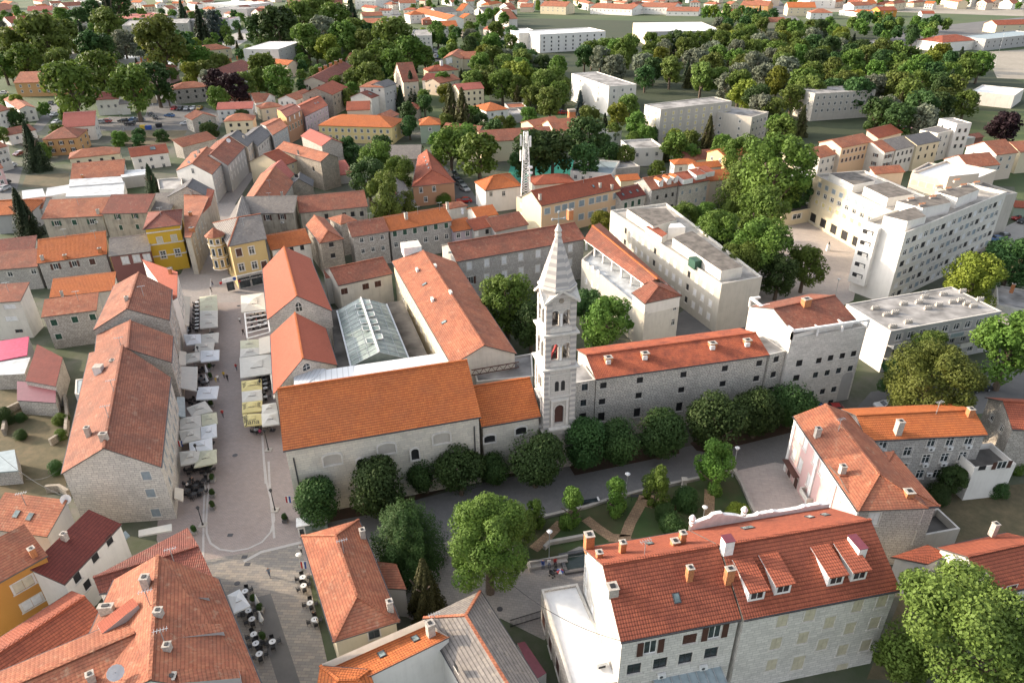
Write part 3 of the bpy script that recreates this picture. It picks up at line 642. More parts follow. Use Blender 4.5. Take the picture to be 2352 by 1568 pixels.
for u, v in ((1397, 828), (1481, 818), (1636, 795), (1716, 788)):
    chimney(B['monright'], u, v, 'b', 1.5, .7, 1.2)
    p, n = rhit(B['monright'], u, v+7); s = MB(); s.box(p, .8, .5, .7, 'acu', .1); s.build('air_conditioner', B['monright']['root'], B['monright']['L'])
bld('monl', 'connector_block', 'narrow stone connector with flat lead roof squeezed between tower and monastery', (1322, 880), (1368, 872), (1345, 835), 12.5, roof='f', par=.05, wall='w_rubble', rm='concroof', wins=[(0, 'm', 1.1, 1.3, V((1343, 889), (1340, 925))), (0, 'x', 1.3, 1.7, V((1338, 958)))], cat='connector')
bld('monr', 'connector_block', 'narrow stone connector with grey flat roof beside the white stone office', (1769, 815), (1805, 806), (1780, 765), 12.8, roof='f', par=.05, wall='w_rubble', rm='concroof', wins=[(0, 'x', 1.15, 1.2, V((1783, 825), (1776, 860), (1770, 895)))], cat='connector')
# cloister east wing: solid body with terrace, loggia roof over its right part
ci = bld('cloister', 'monastery_wing', 'cream wing with open roof loggia and terrace running behind the tower', Q=[(1481, 722), (1560, 703), (1400, 545), (1336, 600)], h=8.6, roof='f', par=.55, wall=['w_offwhite', 'w_offwhite', 'w_offwhite', 'w_sunny'], rm='tinroof',
    wins=[(3, 's', 1.0, 1.4, V((1350, 610), (1362, 618), (1374, 628), (1347, 645), (1360, 652), (1372, 660), (1394, 685), (1407, 695))), (0, 'w', .9, 1.5, V((1550, 705), (1546, 740)))], cat='monastery wing')
bld('theatrewhite', 'theatre_hall', 'white-gabled hall with red roof behind the lime trees left of the playing court', (1014, 296), (1099, 304), (1095, 288), 6.5, m=.45, wall='w_offwhite', rm='roof_old', far=True)
# ================= left block along the square =================
bld('left1', 'stone_rowhouse', 'largest stone rowhouse of the square with rubble gable and faded red roof', Q=[(141, 1087), (370, 1072), (392, 866), (205, 810)], h=10.2, roof='gy', m=.46, wall=['w_stonelight', 'w_stonelight', 'w_stone', 'w_stone'], rm='roof_dusty', over=.15,
    wins=[(0, 'gr', 1.3, 1.5, V((336, 1092), (346, 1132), (358, 1177))), (1, 'gr', 1.1, 1.8, 8, [8.4, 5.2], 1.5)], chim=[(240, 1008, 'c', 1.2, 1.0, .8), (205, 1000, 'c', .8, 1.5)], cat='rowhouse')
bld('left2', 'stone_rowhouse', 'middle stone rowhouse of the square with grey patched tiles near its ridge', Q=[(214, 842), (394, 832), (398, 772), (222, 768)], h=10.6, roof='gy', m=.46, wall='w_stone', rm='roof_dusty', over=.15, wins=[(1, 'gr', 1.1, 1.8, 4, [8.4, 5.2], 1)], chim=[(262, 840, 'c', .9, 1.2), (228, 852, 'm', 1.6, 1.0)], cat='rowhouse')
bld('left3', 'stone_rowhouse', 'tall stone rowhouse with steep gable at the upper end of the block', Q=[(214, 758), (389, 735), (395, 664), (262, 655)], h=11.8, roof='gy', m=.52, wall='w_stone', rm='roof_dusty', over=.15, wins=[(1, 'gr', 1.1, 1.8, 4, [9.4, 6.2], 1)], chim=[(292, 690, 'c', .8, .8)], cat='rowhouse')
bld('leftred', 'rowhouse', 'white house with flat red metal roof facing the yellow house', Q=[(395, 690), (407, 682), (410, 632), (327, 602)], h=10.4, roof='sx', rise=.8, wall='w_white', rm='roof_newred', over=.1, wins=[(1, 'gr', 1, 1.6, 4, [8.4, 5.4], .6)], chim=[(392, 628, 'b', .7, 1.2)], cat='rowhouse')
# ---- upper left ----
bld('m1', 'stone_house', 'stone house with dark green windows and orange-red roof behind the left block', (94, 729), (222, 712), (160, 680), 8, roof='sx', m=.32, wall='w_stone', rm='roof_clay', wins=[(0, 'g', 1.2, 1.4, V((124, 741), (172, 734), (213, 728))), (0, 'g', 1.2, 1.3, V((135, 773), (148, 806), (171, 803)))], cat='house')
bld('m2', 'stone_house', 'low house with orange tile roof between the green-windowed house and the white-windowed house', (113, 684), (262, 666), (180, 633), 6.5, roof='sx', m=.35, wall='w_offwhite', rm='roof_orange', chim=[(144, 680, 'c', .6, 1.2)], cat='house')
bld('m3', 'apartment_house', 'cream apartment house with white roller shutters at the left edge', (-40, 697), (47, 691), (0, 652), 9.3, roof='sx', m=.3, wall='w_offwhite', rm='roof_old', wins=[(0, 's', 2.4, 1.1, V((22, 704), (26, 732))), (0, 'd', 1.6, .8, V((44, 760)))], cat='apartment house')
bld('m4', 'stone_house', 'stone house with orange roof, three windows and a big dish on its wall', (84, 606), (246, 584), (160, 540), 7.2, roof='sx', m=.42, wall='w_stonegrey', rm='roof_orange', wins=[(0, 'o', 1.1, 1.6, V((128, 612), (171, 606))), (0, 'b', 1.3, 1.6, V((212, 601)))], chim=[(150, 592, 'b', 1, .8), (230, 578, 'b', 1, 1), (98, 596, 'c', .8, 1)], cat='house')
bld('m5', 'stone_house', 'stone house with brown-red stepped roof left of the orange-roofed one', (-30, 622), (86, 612), (40, 574), 6.2, roof='sx', m=.32, wall='w_stonegrey', rm='roof_old', wins=[(0, 'w', 1.2, 1.2, V((23, 630), (77, 624)))], cat='house')
bld('m5b', 'house', 'strip of older house with dark red roof at the left edge', (-30, 585), (80, 572), (40, 545), 7.5, roof='sx', m=.35, wall='w_offwhite', rm='roof_brown', cat='house')
bld('m6', 'house', 'wine-coloured house with grey slab roof and four white shutters', (249, 589), (346, 577), (295, 541), 7.2, roof='sx', m=.4, wall='w_wine', rm='roof_grey', wins=[(0, 's', 1.5, 1.9, V((263, 601), (288, 598), (314, 594), (338, 592)))], cat='house')
bld('m7', 'yellow_house', 'mustard yellow three-storey house with white arched windows', Q=[(328, 527), (416, 516), (419, 481), (340, 488)], h=12.5, roof='p', m=.45, wall='w_mustard', rm='roof_brown', over=.5,
    wins=[(0, 'c', 1.3, 1.7, V((367, 552), (400, 547))), (0, 'a', 1.4, 2.0, V((375, 585), (408, 580))), (0, 'a', 1.6, 1.4, V((388, 620)))], cat='house')
bld('m9', 'stone_house', 'stained old house with green shutters and reddish roof beside the big spruce', (94, 503), (236, 496), (165, 456), 6.5, roof='sx', m=.38, wall='w_dirty', rm='roof_clay', wins=[(0, 'og', 1.3, 1.5, V((130, 513), (211, 509))), (0, 'g', 1.3, 1.5, V((171, 511)))], ac=[(0, 222, 509)], chim=[(226, 490, 'c', .9, 1.2)], cat='house')
bld('m10', 'stone_house', 'stained old house with very dark brown tile roof and green shutters', (232, 491), (337, 489), (285, 446), 8, roof='sx', m=.38, wall='w_dirty', rm='roof_brown', wins=[(0, 'og', .9, 1.5, V((270, 498), (310, 496))), (0, 'g', 1.0, 1.5, V((278, 523), (316, 521)))], cat='house')
bld('m11', 'shed', 'plain block with pale grey sheet roof beside the dark brown roof', (338, 484), (393, 482), (365, 443), 7.6, roof='sx', m=.3, wall='w_offwhite', rm='roof_grey', far=True, cat='shed')
bld('m14', 'stone_house', 'stone house with sunlit orange hip roof left of the big spruce', (-20, 496), (68, 490), (40, 458), 6, roof='gx', m=.4, wall='w_grey', rm='roof_orange', hips=(0, 1), cat='house')
bld('m14b', 'house', 'house with red roof half hidden behind the big spruce', (50, 482), (97, 478), (75, 455), 5, roof='gx', m=.3, wall='w_grey', rm='roof_clay', far=True, cat='house')
bld('m16', 'barn', 'long low barn with faded red roof above the white metal sheds', (161, 414), (285, 403), (225, 370), 4, roof='sx', m=.4, wall='w_grey', rm='roof_clay', chim=[(190, 408, 'b', .8, 1)], cat='barn')
for k, q, hh, lb in (('tin1', [(52, 457), (104, 450), (98, 433), (50, 438)], 3.2, 'left white ribbed metal shed'), ('tin2', [(104, 452), (158, 442), (160, 424), (108, 432)], 3.4, 'second white ribbed metal shed from the left'), ('tin3', [(150, 452), (284, 446), (286, 418), (158, 424)], 3.8, 'widest white metal-roofed shed cluttered with dishes'), ('tin4', [(158, 428), (284, 419), (278, 405), (160, 412)], 4.2, 'pale metal roof of the upper shed under the barn')):
    bld(k, 'metal_shed', lb, Q=q, h=hh, roof='f', par=0, wall='w_white', rm='tinroof', far=True, cat='shed')
bld('carport', 'canopy', 'pale flat carport roof open at the front beside the small spruce', Q=[(278, 408), (340, 400), (338, 388), (276, 392)], h=4.2, roof='f', par=0, wall='w_grey', rm='tinroof', far=True, cat='canopy')
# street wedge buildings
bld('m12', 'stone_rowhouse', 'stained rowhouse with long red roof running down beside the yellow house', Q=[(424, 545), (438, 546), (482, 462), (424, 448)], h=10.5, roof='sx', rise=1.3, wall='w_dirty', rm='roof_clay', wins=[(1, 'gr', 1, 1.6, 7, [8.4, 5.4], 1)], chim=[(438, 495, 'b', .8, 1), (441, 530, 'b', 1.2, .9)], dish=[(424, 440)], cat='rowhouse', over=.1)
bld('m12r', 'rowhouse', 'red-roofed part of the wedge rowhouse with a thin chimney and small skylight', Q=[(455, 500), (484, 470), (494, 444), (436, 430)], h=10.8, roof='sx', rise=1.0, wall='w_dirty', rm='roof_red', chim=[(440, 450, 'c', .8, 1.4)], sky=[(450, 454)], cat='rowhouse', over=.1, far=True)
bld('m13', 'rowhouse', 'rowhouse with dark grey slate slope and yellow-lit west slope', Q=[(385, 452), (485, 455), (492, 436), (405, 432)], h=10.8, roof='gy', m=.5, wall='w_stone', rm='roof_slate', cat='rowhouse', over=.1, D=None)
bld('m13w', 'garden_wall_block', 'weathered plastered wall block with flat terrace left of the narrow street', Q=[(366, 438), (420, 436), (418, 410), (362, 415)], h=7, roof='f', par=.5, wall='w_offwhite', rm='concroof', far=True, cat='building')
bld('r1', 'rowhouse', 'rowhouse with white end wall and broad brown-red roof on the street', Q=[(404, 392), (487, 401), (521, 362), (440, 350)], h=10, roof='gy', rise=3, wall=['w_white', 'w_grey', 'w_white', 'w_cream'], rm='roof_clay', wins=[(1, 'gr', .9, 1.7, 6, [8.3, 5.2], .6), (0, 'w', 1.2, 1.8, V((443, 393)))], chim=[(449, 362, 'c', .8, 1), (457, 352, 'c', .8, 1)], dish=[(435, 380)], cat='rowhouse', over=.1)
bld('r2', 'rowhouse', 'long rowhouse with dish on its broad red roof and grey shuttered front', Q=[(452, 368), (523, 380), (563, 337), (498, 324)], h=9.8, roof='gy', rise=3, wall='w_grey', rm='roof_old', wins=[(1, 's', .9, 1.7, 6, [8.0, 4.8], .6)], dish=[(526, 330, .8)], cat='rowhouse', over=.1)
bld('r2b', 'rowhouse', 'rowhouse with dark slate roof and cream side on the narrow street', Q=[(500, 324), (568, 337), (582, 322), (518, 310)], h=10, roof='gy', rise=3, wall='w_beige', rm='roof_slate', wins=[(1, 'gr', .9, 1.6, 3, [8.4, 5.2], .5)], chim=[(560, 318, 'c', .7, 1)], cat='rowhouse', over=.1)
bld('r3', 'rowhouse', 'rowhouse with smooth dark grey roof and small arched windows', Q=[(550, 318), (591, 336), (623, 308), (583, 293)], h=8.6, roof='gy', rise=2.2, wall='w_stonelight', rm='roof_slate', wins=[(1, 'x', .8, 1.4, 5, [6.9], .6)], cat='rowhouse', over=.1)
bld('r4', 'rowhouse', 'grey rowhouse with orange-red square roof next to the beige block', Q=[(626, 311), (661, 290), (630, 271), (597, 285)], h=9, roof='gx', rise=1.6, wall='w_grey', rm='roof_clay', over=.1, wins=[(0, 'gr', .9, 1.8, 5, [6.8, 3.8], .5)], cat='rowhouse')
bld('r5', 'beige_block', 'beige block with low brown-grey roof and a row of tall windows', Q=[(657, 270), (694, 252), (665, 238), (634, 250)], h=11.5, roof='gx', m=.1, wall=['w_brownor', 'w_brownor', 'w_orangewall', 'w_orangewall'], rm='roof_brown', over=.2, wins=[(0, 's', 1.0, 1.6, 3, [10], .5), (0, 'g', 1.0, 2.0, 5, [6.4], .4)], cat='house')
bld('r6', 'rowhouse', 'mauve and white rowhouse with red roof and two skylights', Q=[(700, 268), (753, 242), (724, 221), (680, 242)], h=8.8, roof='gx', m=.3, rise=2.2, wall='w_mauve', rm='roof_red', over=.1, wins=[(0, 'w', 1.0, 1.6, 7, [7, 3.8], .5)], sky=[(724, 238), (730, 236), (745, 230)], cat='rowhouse')
bld('r7', 'house', 'yellow gabled house with red roof and a bright skylight by the narrow street', (570, 372), (650, 382), (622, 333), 8.5, roof='gy', m=.45, wall='w_cream', rm='roof_red', wins=[(1, 'w', .8, 1.3, 2, [7, 4], .5)], cat='house', D=8)
bld('r8', 'stone_house', 'stone house with gable to the viewer, a dish and mottled red roof', Q=[(545, 483), (638, 474), (675, 418), (600, 398)], h=8.4, roof='gy', m=.55, wall='w_rubble', rm='roof_clay', wins=[(0, 'x', 1.1, 1.2, V((585, 458)))], chim=[(648, 450, 'c', .8, 1.2)], cat='house')
bld('r9', 'rowhouse', 'low house with pinkish roof just above the mottled red roof', Q=[(598, 402), (660, 416), (676, 400), (625, 378)], h=8.6, roof='gy', m=.45, wall='w_cream', rm='roof_pinkred', over=.1, cat='house', far=True)
bld('r10', 'stone_house', 'big dark stone house with red roof on its upper edge and tiny windows', (632, 342), (736, 372), (700, 328), 10.5, roof='gx', m=.5, wall='w_stoneold', rm='roof_clay', wins=[(0, 'x', 1.2, 1.5, V((685, 350), (672, 386), (720, 388)))], cat='house', D=8, hips=(0, 0))
bld('r11', 'house', 'pink-red roofed house hidden behind the big dark stone house', (690, 312), (738, 336), (700, 292), 9, roof='gx', m=.5, wall='w_stone', rm='roof_pinkred', D=9, cat='house', far=True)
bld('r12', 'stone_shed', 'small stone house with dark grey gabled roof under the trees', (660, 432), (718, 428), (700, 378), 7, roof='gy', m=.7, wall='w_stoneold', rm='roof_slate', wins=[(0, 'x', 1, 1.1, V((681, 404)))], cat='house', D=8)
bld('r13', 'terrace_block', 'grey concrete block with roof terrace at the end of the stone house', (740, 378), (775, 372), (757, 355), 6.5, roof='f', par=.8, wall='w_grey', rm='concroof', far=True, cat='building')
bld('r14', 'shed', 'low shed with faded red roof between terrace block and trees', (778, 403), (812, 398), (800, 366), 3.5, roof='sx', m=.3, wall='w_grey', rm='roof_pinkred', far=True, cat='shed')
# ---- bank and its neighbours ----
bld('bank', 'corner_building', 'yellow three-storey corner building with grey slab roof, white window frames and shop front', Q=[(524, 566), (613, 548), (597, 497), (488, 512)], h=12, roof='gx', m=.38, wall=['w_bank', 'w_bank', 'w_bank', 'w_bank'], rm='roof_grey', over=.5, hips=(1, 0), gutter=False,
    wins=[(0, 'b', 1.4, 2.0, V((549, 580), (607, 608))), (0, 'w', 1.4, 2.0, V((578, 575), (555, 614), (585, 609)))], cat='corner building')
bld('bank2', 'stone_house', 'stained house with long pale grey ribbed roof behind the yellow corner building', (552, 492), (675, 489), (610, 450), 9.5, roof='sx', m=.45, wall='w_dirty', rm='roof_grey', wins=[(0, 'o', 1.1, 1.6, V((615, 500), (648, 498)))], ac=[(0, 649, 510)], cat='house')
bld('bank3', 'house', 'house with sunlit yellowish hip roof and round roof well beside the grey ribbed roof', Q=[(500, 545), (580, 520), (570, 462), (548, 462)], h=10.8, roof='gy', m=.6, wall='w_stone', rm='roof_grey', far=True, cat='house')
bld('k1', 'house', 'low house with orange-tan roof between the yellow corner and the narrow stone house', (622, 575), (716, 558), (665, 530), 8.4, roof='sx', m=.4, wall='w_offwhite', rm='roof_orange', wins=[(0, 'x', 1, 1.3, V((694, 569), (670, 572)))], cat='house')
bld('k2', 'stone_house', 'narrow dark stone tower house with hipped red roof', Q=[(734, 559), (790, 549), (745, 500), (702, 517)], h=9.6, roof='gy', m=.55, hips=(1, 0), wall='w_stoneold', rm='roof_clay', wins=[(0, 'x', 1.2, 1.2, V((761, 562), (765, 587)))], cat='house')
bld('k3', 'stone_house', 'stone house with brown-red roof and two rows of small white windows', (808, 545), (895, 531), (850, 502), 9.2, roof='sx', m=.45, wall='w_stone', rm='roof_old', wins=[(0, 'w', 1.0, 1.2, V((831, 552), (854, 549), (878, 545), (834, 577), (857, 573), (880, 570)))], cat='house')
bld('k4', 'rowhouse', 'long rowhouse with bright orange roof, dark green shutters above white windows', (894, 532), (1040, 507), (960, 484), 9.0, roof='sx', m=.45, wall='w_stonegrey', rm='roof_orange', wins=[(0, 'g', 1.1, 1.5, V((907, 537), (930, 533), (953, 530), (977, 526), (1001, 521), (1025, 518))), (0, 'w', 1.1, 1.4, V((910, 562), (933, 558), (954, 555), (978, 551), (1003, 547), (1026, 543)))], chim=[(933, 502, 'c', 1.0, 1.6), (1028, 478, 'c', .8, 1.6)], cat='rowhouse')
bld('k5', 'rowhouse', 'short mauve rowhouse with orange roof and white windows', (1041, 533), (1088, 525), (1062, 500), 6.5, roof='sx', m=.4, wall='w_mauve', rm='roof_orange', wins=[(0, 'w', 1.1, 1.4, V((1053, 541), (1074, 537)))], dish=[(1062, 497), (1062, 490)], cat='rowhouse')
bld('k6', 'rowhouse', 'red-roofed rowhouse with a single dark window right of the mauve house', (1088, 530), (1138, 519), (1115, 495), 6.5, roof='sx', m=.4, wall='w_grey', rm='roof_red', wins=[(0, 's', 1.1, 1.4, V((1095, 537))), (0, 'x', 1.1, 1.4, V((1119, 532)))], cat='rowhouse')
bld('k7', 'rowhouse', 'rowhouse with broad clay roof behind the monastery ridge', (1137, 532), (1215, 515), (1175, 488), 6, roof='sx', m=.4, wall='w_grey', rm='roof_old', far=True, cat='rowhouse')
bld('k8', 'house', 'house with small crossing orange roofs left of the clay-roofed rowhouse', (1095, 500), (1145, 492), (1125, 470), 6.5, roof='gx', m=.4, wall='w_offwhite', rm='roof_orange', far=True, cat='house')
bld('k9', 'house', 'house with little red hip roof behind the bright orange roof', (1030, 480), (1075, 472), (1052, 462), 7, roof='hx', m=.4, wall='w_offwhite', rm='roof_clay', far=True, cat='house')
bld('k10', 'stone_house', 'old house with mottled roof and a small white awning over its roof loggia', (687, 490), (845, 474), (765, 443), 8.8, roof='sx', m=.42, wall='w_dirty', rm='roof_old', wins=[(0, 'x', 1.1, 1.5, V((750, 497), (791, 494), (810, 492), (831, 491)))], cat='house')
bld('k11', 'house', 'house with tan and grey steep gable roof behind the willow', Q=[(868, 475), (955, 465), (925, 415), (865, 430)], h=6.5, roof='gy', m=.6, wall='w_grey', rm='roof_grey', cat='house', chim=[(908, 430, 'c', .8, 1.2)])
bld('k12', 'stone_house', 'small house with pyramid red roof between stone houses', (782, 515), (820, 505), (798, 490), 9.5, roof='p', m=.5, wall='w_stone', rm='roof_clay', far=True, cat='house', D=7)
bld('o31', 'hall', 'long low hall with dull grey-brown slab roof behind the dark trees', (890, 366), (965, 365), (920, 333), 4.5, roof='gx', m=.4, wall='w_stonegrey', rm='roof_grey', far=True, cat='hall')
bld('o32', 'villa', 'orange-brown villa with bright red hipped roof and four skylights', Q=[(946, 429), (1046, 419), (1003, 365), (960, 358)], h=7, roof='gy', m=.5, hips=(1, 0), wall='w_brownor', rm='roof_red', wins=[(0, 'w', 1.1, 1.7, V((967, 437), (997, 434), (978, 458)))], cat='villa')
for v_ in (362, 370, 378, 386): skylight(B['o32'], 975+(v_-362)*.4, v_, 1.8, .6)
bld('o33', 'house', 'green-walled house with tan hip roof beside two tall spruces', (963, 288), (1013, 286), (990, 265), 8, roof='p', m=.5, wall='w_green', rm='roof_orange', far=True, wins=[(0, 'w', 1.2, 1.4, V((988, 297), (989, 317)))], cat='house', D=12)
bld('o36', 'hall', 'long pale hall with old red roof beside the playing court', (1106, 327), (1273, 316), (1190, 294), 8.2, m=.4, wall='w_cream', rm='roof_old', far=True, cat='hall')
bld('p8', 'hall', 'hall with white parapet gable and red roof next to the tall brick chimney', (1274, 303), (1342, 296), (1290, 272), 8, m=.45, wall='w_cream', rm='roof_clay', far=True, cat='hall')
bld('p8b', 'hall', 'rear red-roofed part of the hall beside the tall brick chimney', (1226, 291), (1290, 280), (1250, 270), 8, m=.35, wall='w_cream', rm='roof_clay', far=True, cat='hall')
bld('hipw', 'villa', 'white villa with tan hip roof below the playing court', Q=[(1114, 438), (1200, 427), (1172, 398), (1089, 418)], h=7.6, roof='hx', m=.42, wall='w_white', rm='roof_orange', wins=[(0, 'w', 1.1, 1.6, V((1128, 446), (1157, 445)))], cat='villa')
bld('p13', 'school_building', 'long peach-coloured building with red roof and grey-blue shutters', (1243, 473), (1428, 433), (1320, 418), 9.8, m=.45, K=(1201, 450), wall=['w_peach', 'w_peach', 'w_peach', 'w_cream'], rm='roof_red', over=.25,
    wins=[(0, 'gr', 1.9, 1.8, V((1257, 485), (1281, 480), (1297, 476), (1313, 472), (1336, 467), (1359, 462), (1375, 458), (1390, 455), (1414, 450), (1335, 498), (1357, 493), (1373, 489), (1388, 485), (1409, 480)))], chim=[(1240, 458, 'c', .8, 1.5), (1378, 430, 'c', .8, 1.3), (1405, 434, 'c', .8, 1.3)], sky=[(1363, 428)], cat='school building')
bld('p13b', 'annex', 'cream stair block at the left end of the peach building', (1186, 455), (1243, 473), (1226, 443), 8.2, roof='f', par=.3, wall='w_cream', rm='concroof', wins=[(0, 's', .9, 1.5, 3, [6.3, 3.3])], far=True, cat='annex', D=5)
bld('p14', 'house', 'house with plain red hip roof behind the peach building', (1226, 425), (1322, 418), (1283, 398), 5.5, roof='hx', m=.4, wall='w_offwhite', rm='roof_red', far=True, cat='house')
bld('p12', 'house', 'house with wine-red roof, three bright skylights and a balcony', (1427, 460), (1485, 447), (1455, 424), 7.2, roof='sx', m=.55, wall='w_stonelight', rm='roof_dark', wins=[(0, 'g', 1.2, 1.8, V((1437, 472), (1453, 468), (1468, 464)))], sky=[(1431, 447), (1448, 442), (1464, 438)], cat='house')
bld('p12b', 'house', 'pale house with low orange roof behind the wine-red roof', (1425, 416), (1472, 412), (1440, 400), 6.5, m=.4, wall='w_cream', rm='roof_orange', far=True, cat='house')
bld('p11', 'rowhouse', 'stone rowhouse with three white dormers and red roof', (1497, 437), (1560, 426), (1520, 402), 9, roof='gx', m=.5, wall='w_stonegrey', rm='roof_clay', wins=[(0, 'x', .9, 1.3, V((1510, 454), (1530, 450), (1545, 447), (1508, 480), (1528, 476), (1543, 474)))], cat='rowhouse')
bld('p11b', 'rowhouse', 'stone rowhouse with three broad shed dormers beside the plane trees', (1561, 427), (1630, 414), (1590, 391), 9, roof='gx', m=.5, wall='w_stonelight', rm='roof_red', wins=[(0, 'gr', .9, 1.3, V((1567, 443), (1585, 440), (1600, 436), (1620, 432), (1564, 469), (1582, 465), (1598, 461), (1617, 457)))], cat='rowhouse')
bld('p11c', 'rowhouse', 'orange-roofed end of the stone row half hidden by plane trees', (1631, 416), (1684, 409), (1655, 388), 8, roof='gx', m=.45, wall='w_beige', rm='roof_orange', far=True, cat='rowhouse')
for i, (u, v) in enumerate(((1513, 424), (1532, 419), (1547, 415))):
    p, n = rhit(B['p11'], u, v); s = MB(); rot = math.atan2(B['p11']['dir'].y, B['p11']['dir'].x)
    s.box(p+Vector((0, .6, -1)), 1.4, 3, 2.4, 'white', rot); s.box(p+Vector((.2, -.9, .1)), .9, .1, 1.1, 'glass', rot)
    o = s.build('dormer', B['p11']['roof'], B['p11']['L']); s = MB(); q = p+Vector((0, .5, 1.4))
    dx = B['p11']['dir']; dy = Vector((-dx.y, dx.x, 0))
    a, b_, c, d = q-dx*.9-dy*1.8, q+dx*.9-dy*1.8, q+dx*.9+dy*1.8, q-dx*.9+dy*1.8; r1, r2 = q-dy*1.8+Vector((0, 0, .6)), q+dy*1.8+Vector((0, 0, .6))
    s.poly([a, r1, r2, d], 'roof_orange'); s.poly([b_, c, r2, r1], 'roof_orange'); s.poly([a, b_, r1], 'white'); s.build('dormer_roof', o, B['p11']['L'])
for i, (u, v) in enumerate(((1562, 408), (1592, 398), (1612, 392))):
    p, n = rhit(B['p11b'], u+8, v+4); s = MB(); dx = B['p11b']['dir']; dy = Vector((-dx.y, dx.x, 0))
    a = [p-dx*2-dy*2.2+Vector((0, 0, .7)), p+dx*2-dy*2.2+Vector((0, 0, .7)), p+dx*2+dy*2.2+Vector((0, 0, 1.5)), p-dx*2+dy*2.2+Vector((0, 0, 1.5))]
    s.poly(a, 'roof_red'); dn = Vector((0, 0, -1.6)); s.poly([a[0]+dn, a[1]+dn, a[1], a[0]], 'white'); s.poly([a[3]+dn, a[0]+dn, a[0], a[3]], 'white'); s.poly([a[1]+dn, a[2]+dn, a[2], a[1]], 'white'); s.build('dormer', B['p11b']['roof'], B['p11b']['L'])
# ---- modern right side ----
apt = bld('apt', 'apartment_block', 'long cream apartment block with cluttered flat roof behind the cloister', Q=[(1657, 657), (1750, 640), (1530, 470), (1402, 487)], h=11.5, roof='f', par=.5, wall=['w_concrete', 'w_offwhite', 'w_offwhite', 'w_sunny'], rm='terr',
    wins=[(3, 's', 1.2, 1.5, 16, [9.2, 6.0, 2.8], 1.5, (2, 7, 12, 18, 23, 28, 34, 39, 44)), (3, 'x', 1.1, 1.5, 16, [9.2, 6.0, 2.8], 1.5, tuple(i for i in range(48) if i not in (2, 7, 12, 18, 23, 28, 34, 39, 44)))], cat='apartment block')
flatbox(apt, [(1657, 622), (1706, 613), (1590, 530), (1545, 546)], 11.5, 2.5, 'w_offwhite', 'bitumen')
flatbox(apt, [(1500, 520), (1555, 505), (1530, 478), (1440, 480)], 11.5, 2.4, 'w_offwhite', 'bitumen')
flatbox(apt, [(1535, 523), (1575, 522), (1562, 512), (1540, 514)], 11.5, 3.2, 'w_white', 'white')
flatbox(apt, [(1520, 545), (1533, 537), (1500, 513), (1483, 521)], 11.5, 1.8, 'w_offwhite', 'roof_red')
flatbox(apt, [(1597, 601), (1613, 597), (1600, 588), (1582, 590)], 11.5, 2.0, 'shg', 'shg', 'rooftop_shed')
office = bld('office', 'stone_office', 'white stone-clad office with square windows, roof terrace and tall arch', (1816, 784), (1990, 757), (1850, 690), 15, roof='f', par=.6, wall='w_pale', rm='terr',
    wins=[(0, 'x', 1.15, 1.15, V((1881, 828), (1908, 822), (1935, 817), (1961, 812))), (0, 'm', 1.1, 1.2, V((1873, 861), (1900, 856), (1926, 851), (1953, 846), (1863, 904), (1889, 899), (1915, 894), (1881, 930), (1907, 924))), (0, 'x', 1.3, 1.3, V((1836, 834), (1829, 868)))], cat='office building')
bld('penthouse', 'penthouse', 'red-roofed penthouse with white walls on top of the stone office', (1822, 765), (1966, 732), (1890, 684), 16.8, m=.38, K=(1740, 700), wall='w_white', rm='roof_old', over=.2, z0=14.9, chim=[(1850, 701, 'b', 1.8, 1.3, 1.2)], cat='penthouse')
bld('flatapt', 'apartment_block', 'low apartment block with stained pale flat roof full of small vents and messy balconies', (2046, 762), (2301, 716), (2199, 657), 9.3, roof='f', par=.15, wall=['w_grey', 'w_grey', 'w_grey', 'w_white'], rm='concroof', wins=[(0, 'w', 1.5, 1.4, 9, [7.7], 1), (0, 'w', 1.3, 1.6, 9, [4.6, 1.8], 1)], cat='apartment block')
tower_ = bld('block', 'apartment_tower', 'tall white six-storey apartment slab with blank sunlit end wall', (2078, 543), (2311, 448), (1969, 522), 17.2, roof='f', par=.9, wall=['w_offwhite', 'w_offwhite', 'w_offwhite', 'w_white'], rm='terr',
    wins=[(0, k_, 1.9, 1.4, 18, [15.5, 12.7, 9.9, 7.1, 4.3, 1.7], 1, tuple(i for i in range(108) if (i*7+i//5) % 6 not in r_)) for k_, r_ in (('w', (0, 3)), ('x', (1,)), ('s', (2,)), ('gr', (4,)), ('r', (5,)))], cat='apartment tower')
for pts, hh in (([(2085, 508), (2128, 497), (2100, 475), (2030, 495)], 2.6), ([(2120, 478), (2185, 465), (2160, 445), (2060, 462)], 2.8), ([(2200, 455), (2250, 435), (2230, 425), (2150, 440)], 2.8)):
    flatbox(tower_, pts, 17.2, hh, 'w_white', 'bitumen')
lw = bld('lwing', 'apartment_block', 'long sunlit yellowish apartment wing with awnings behind the plaza', (1869, 405), (2068, 500), (2103, 446), 14, roof='f', par=.6, wall=['w_cream', 'w_offwhite', 'w_offwhite', 'w_concrete'], rm='terr',
    wins=[(0, 'y', 1.6, 1.3, 10, [7.2], 2), (0, 'w', 1.6, 1.3, 10, [9.9], 2), (0, 'gr', 1.6, 1.3, 10, [12.4], 2), (0, 'x', 2.8, 2.6, 7, [2.2], 1)], cat='apartment block')
for pts in ([(2040, 455), (2100, 446), (2040, 418), (1985, 428)], [(1960, 425), (2010, 415), (1960, 395), (1905, 398)]): flatbox(lw, pts, 14, 2.5, 'w_white', 'bitumen')
bld('beige1', 'office_block', 'beige stepped office block with big rooftop box behind the white tower block', (2092, 402), (2210, 428), (2300, 400), 14, roof='f', par=.7, wall='w_beige', rm='whiteroof', far=True, wins=[(0, 'c', 2.2, 1.6, 6, [12, 9])], cat='office block', D=22)
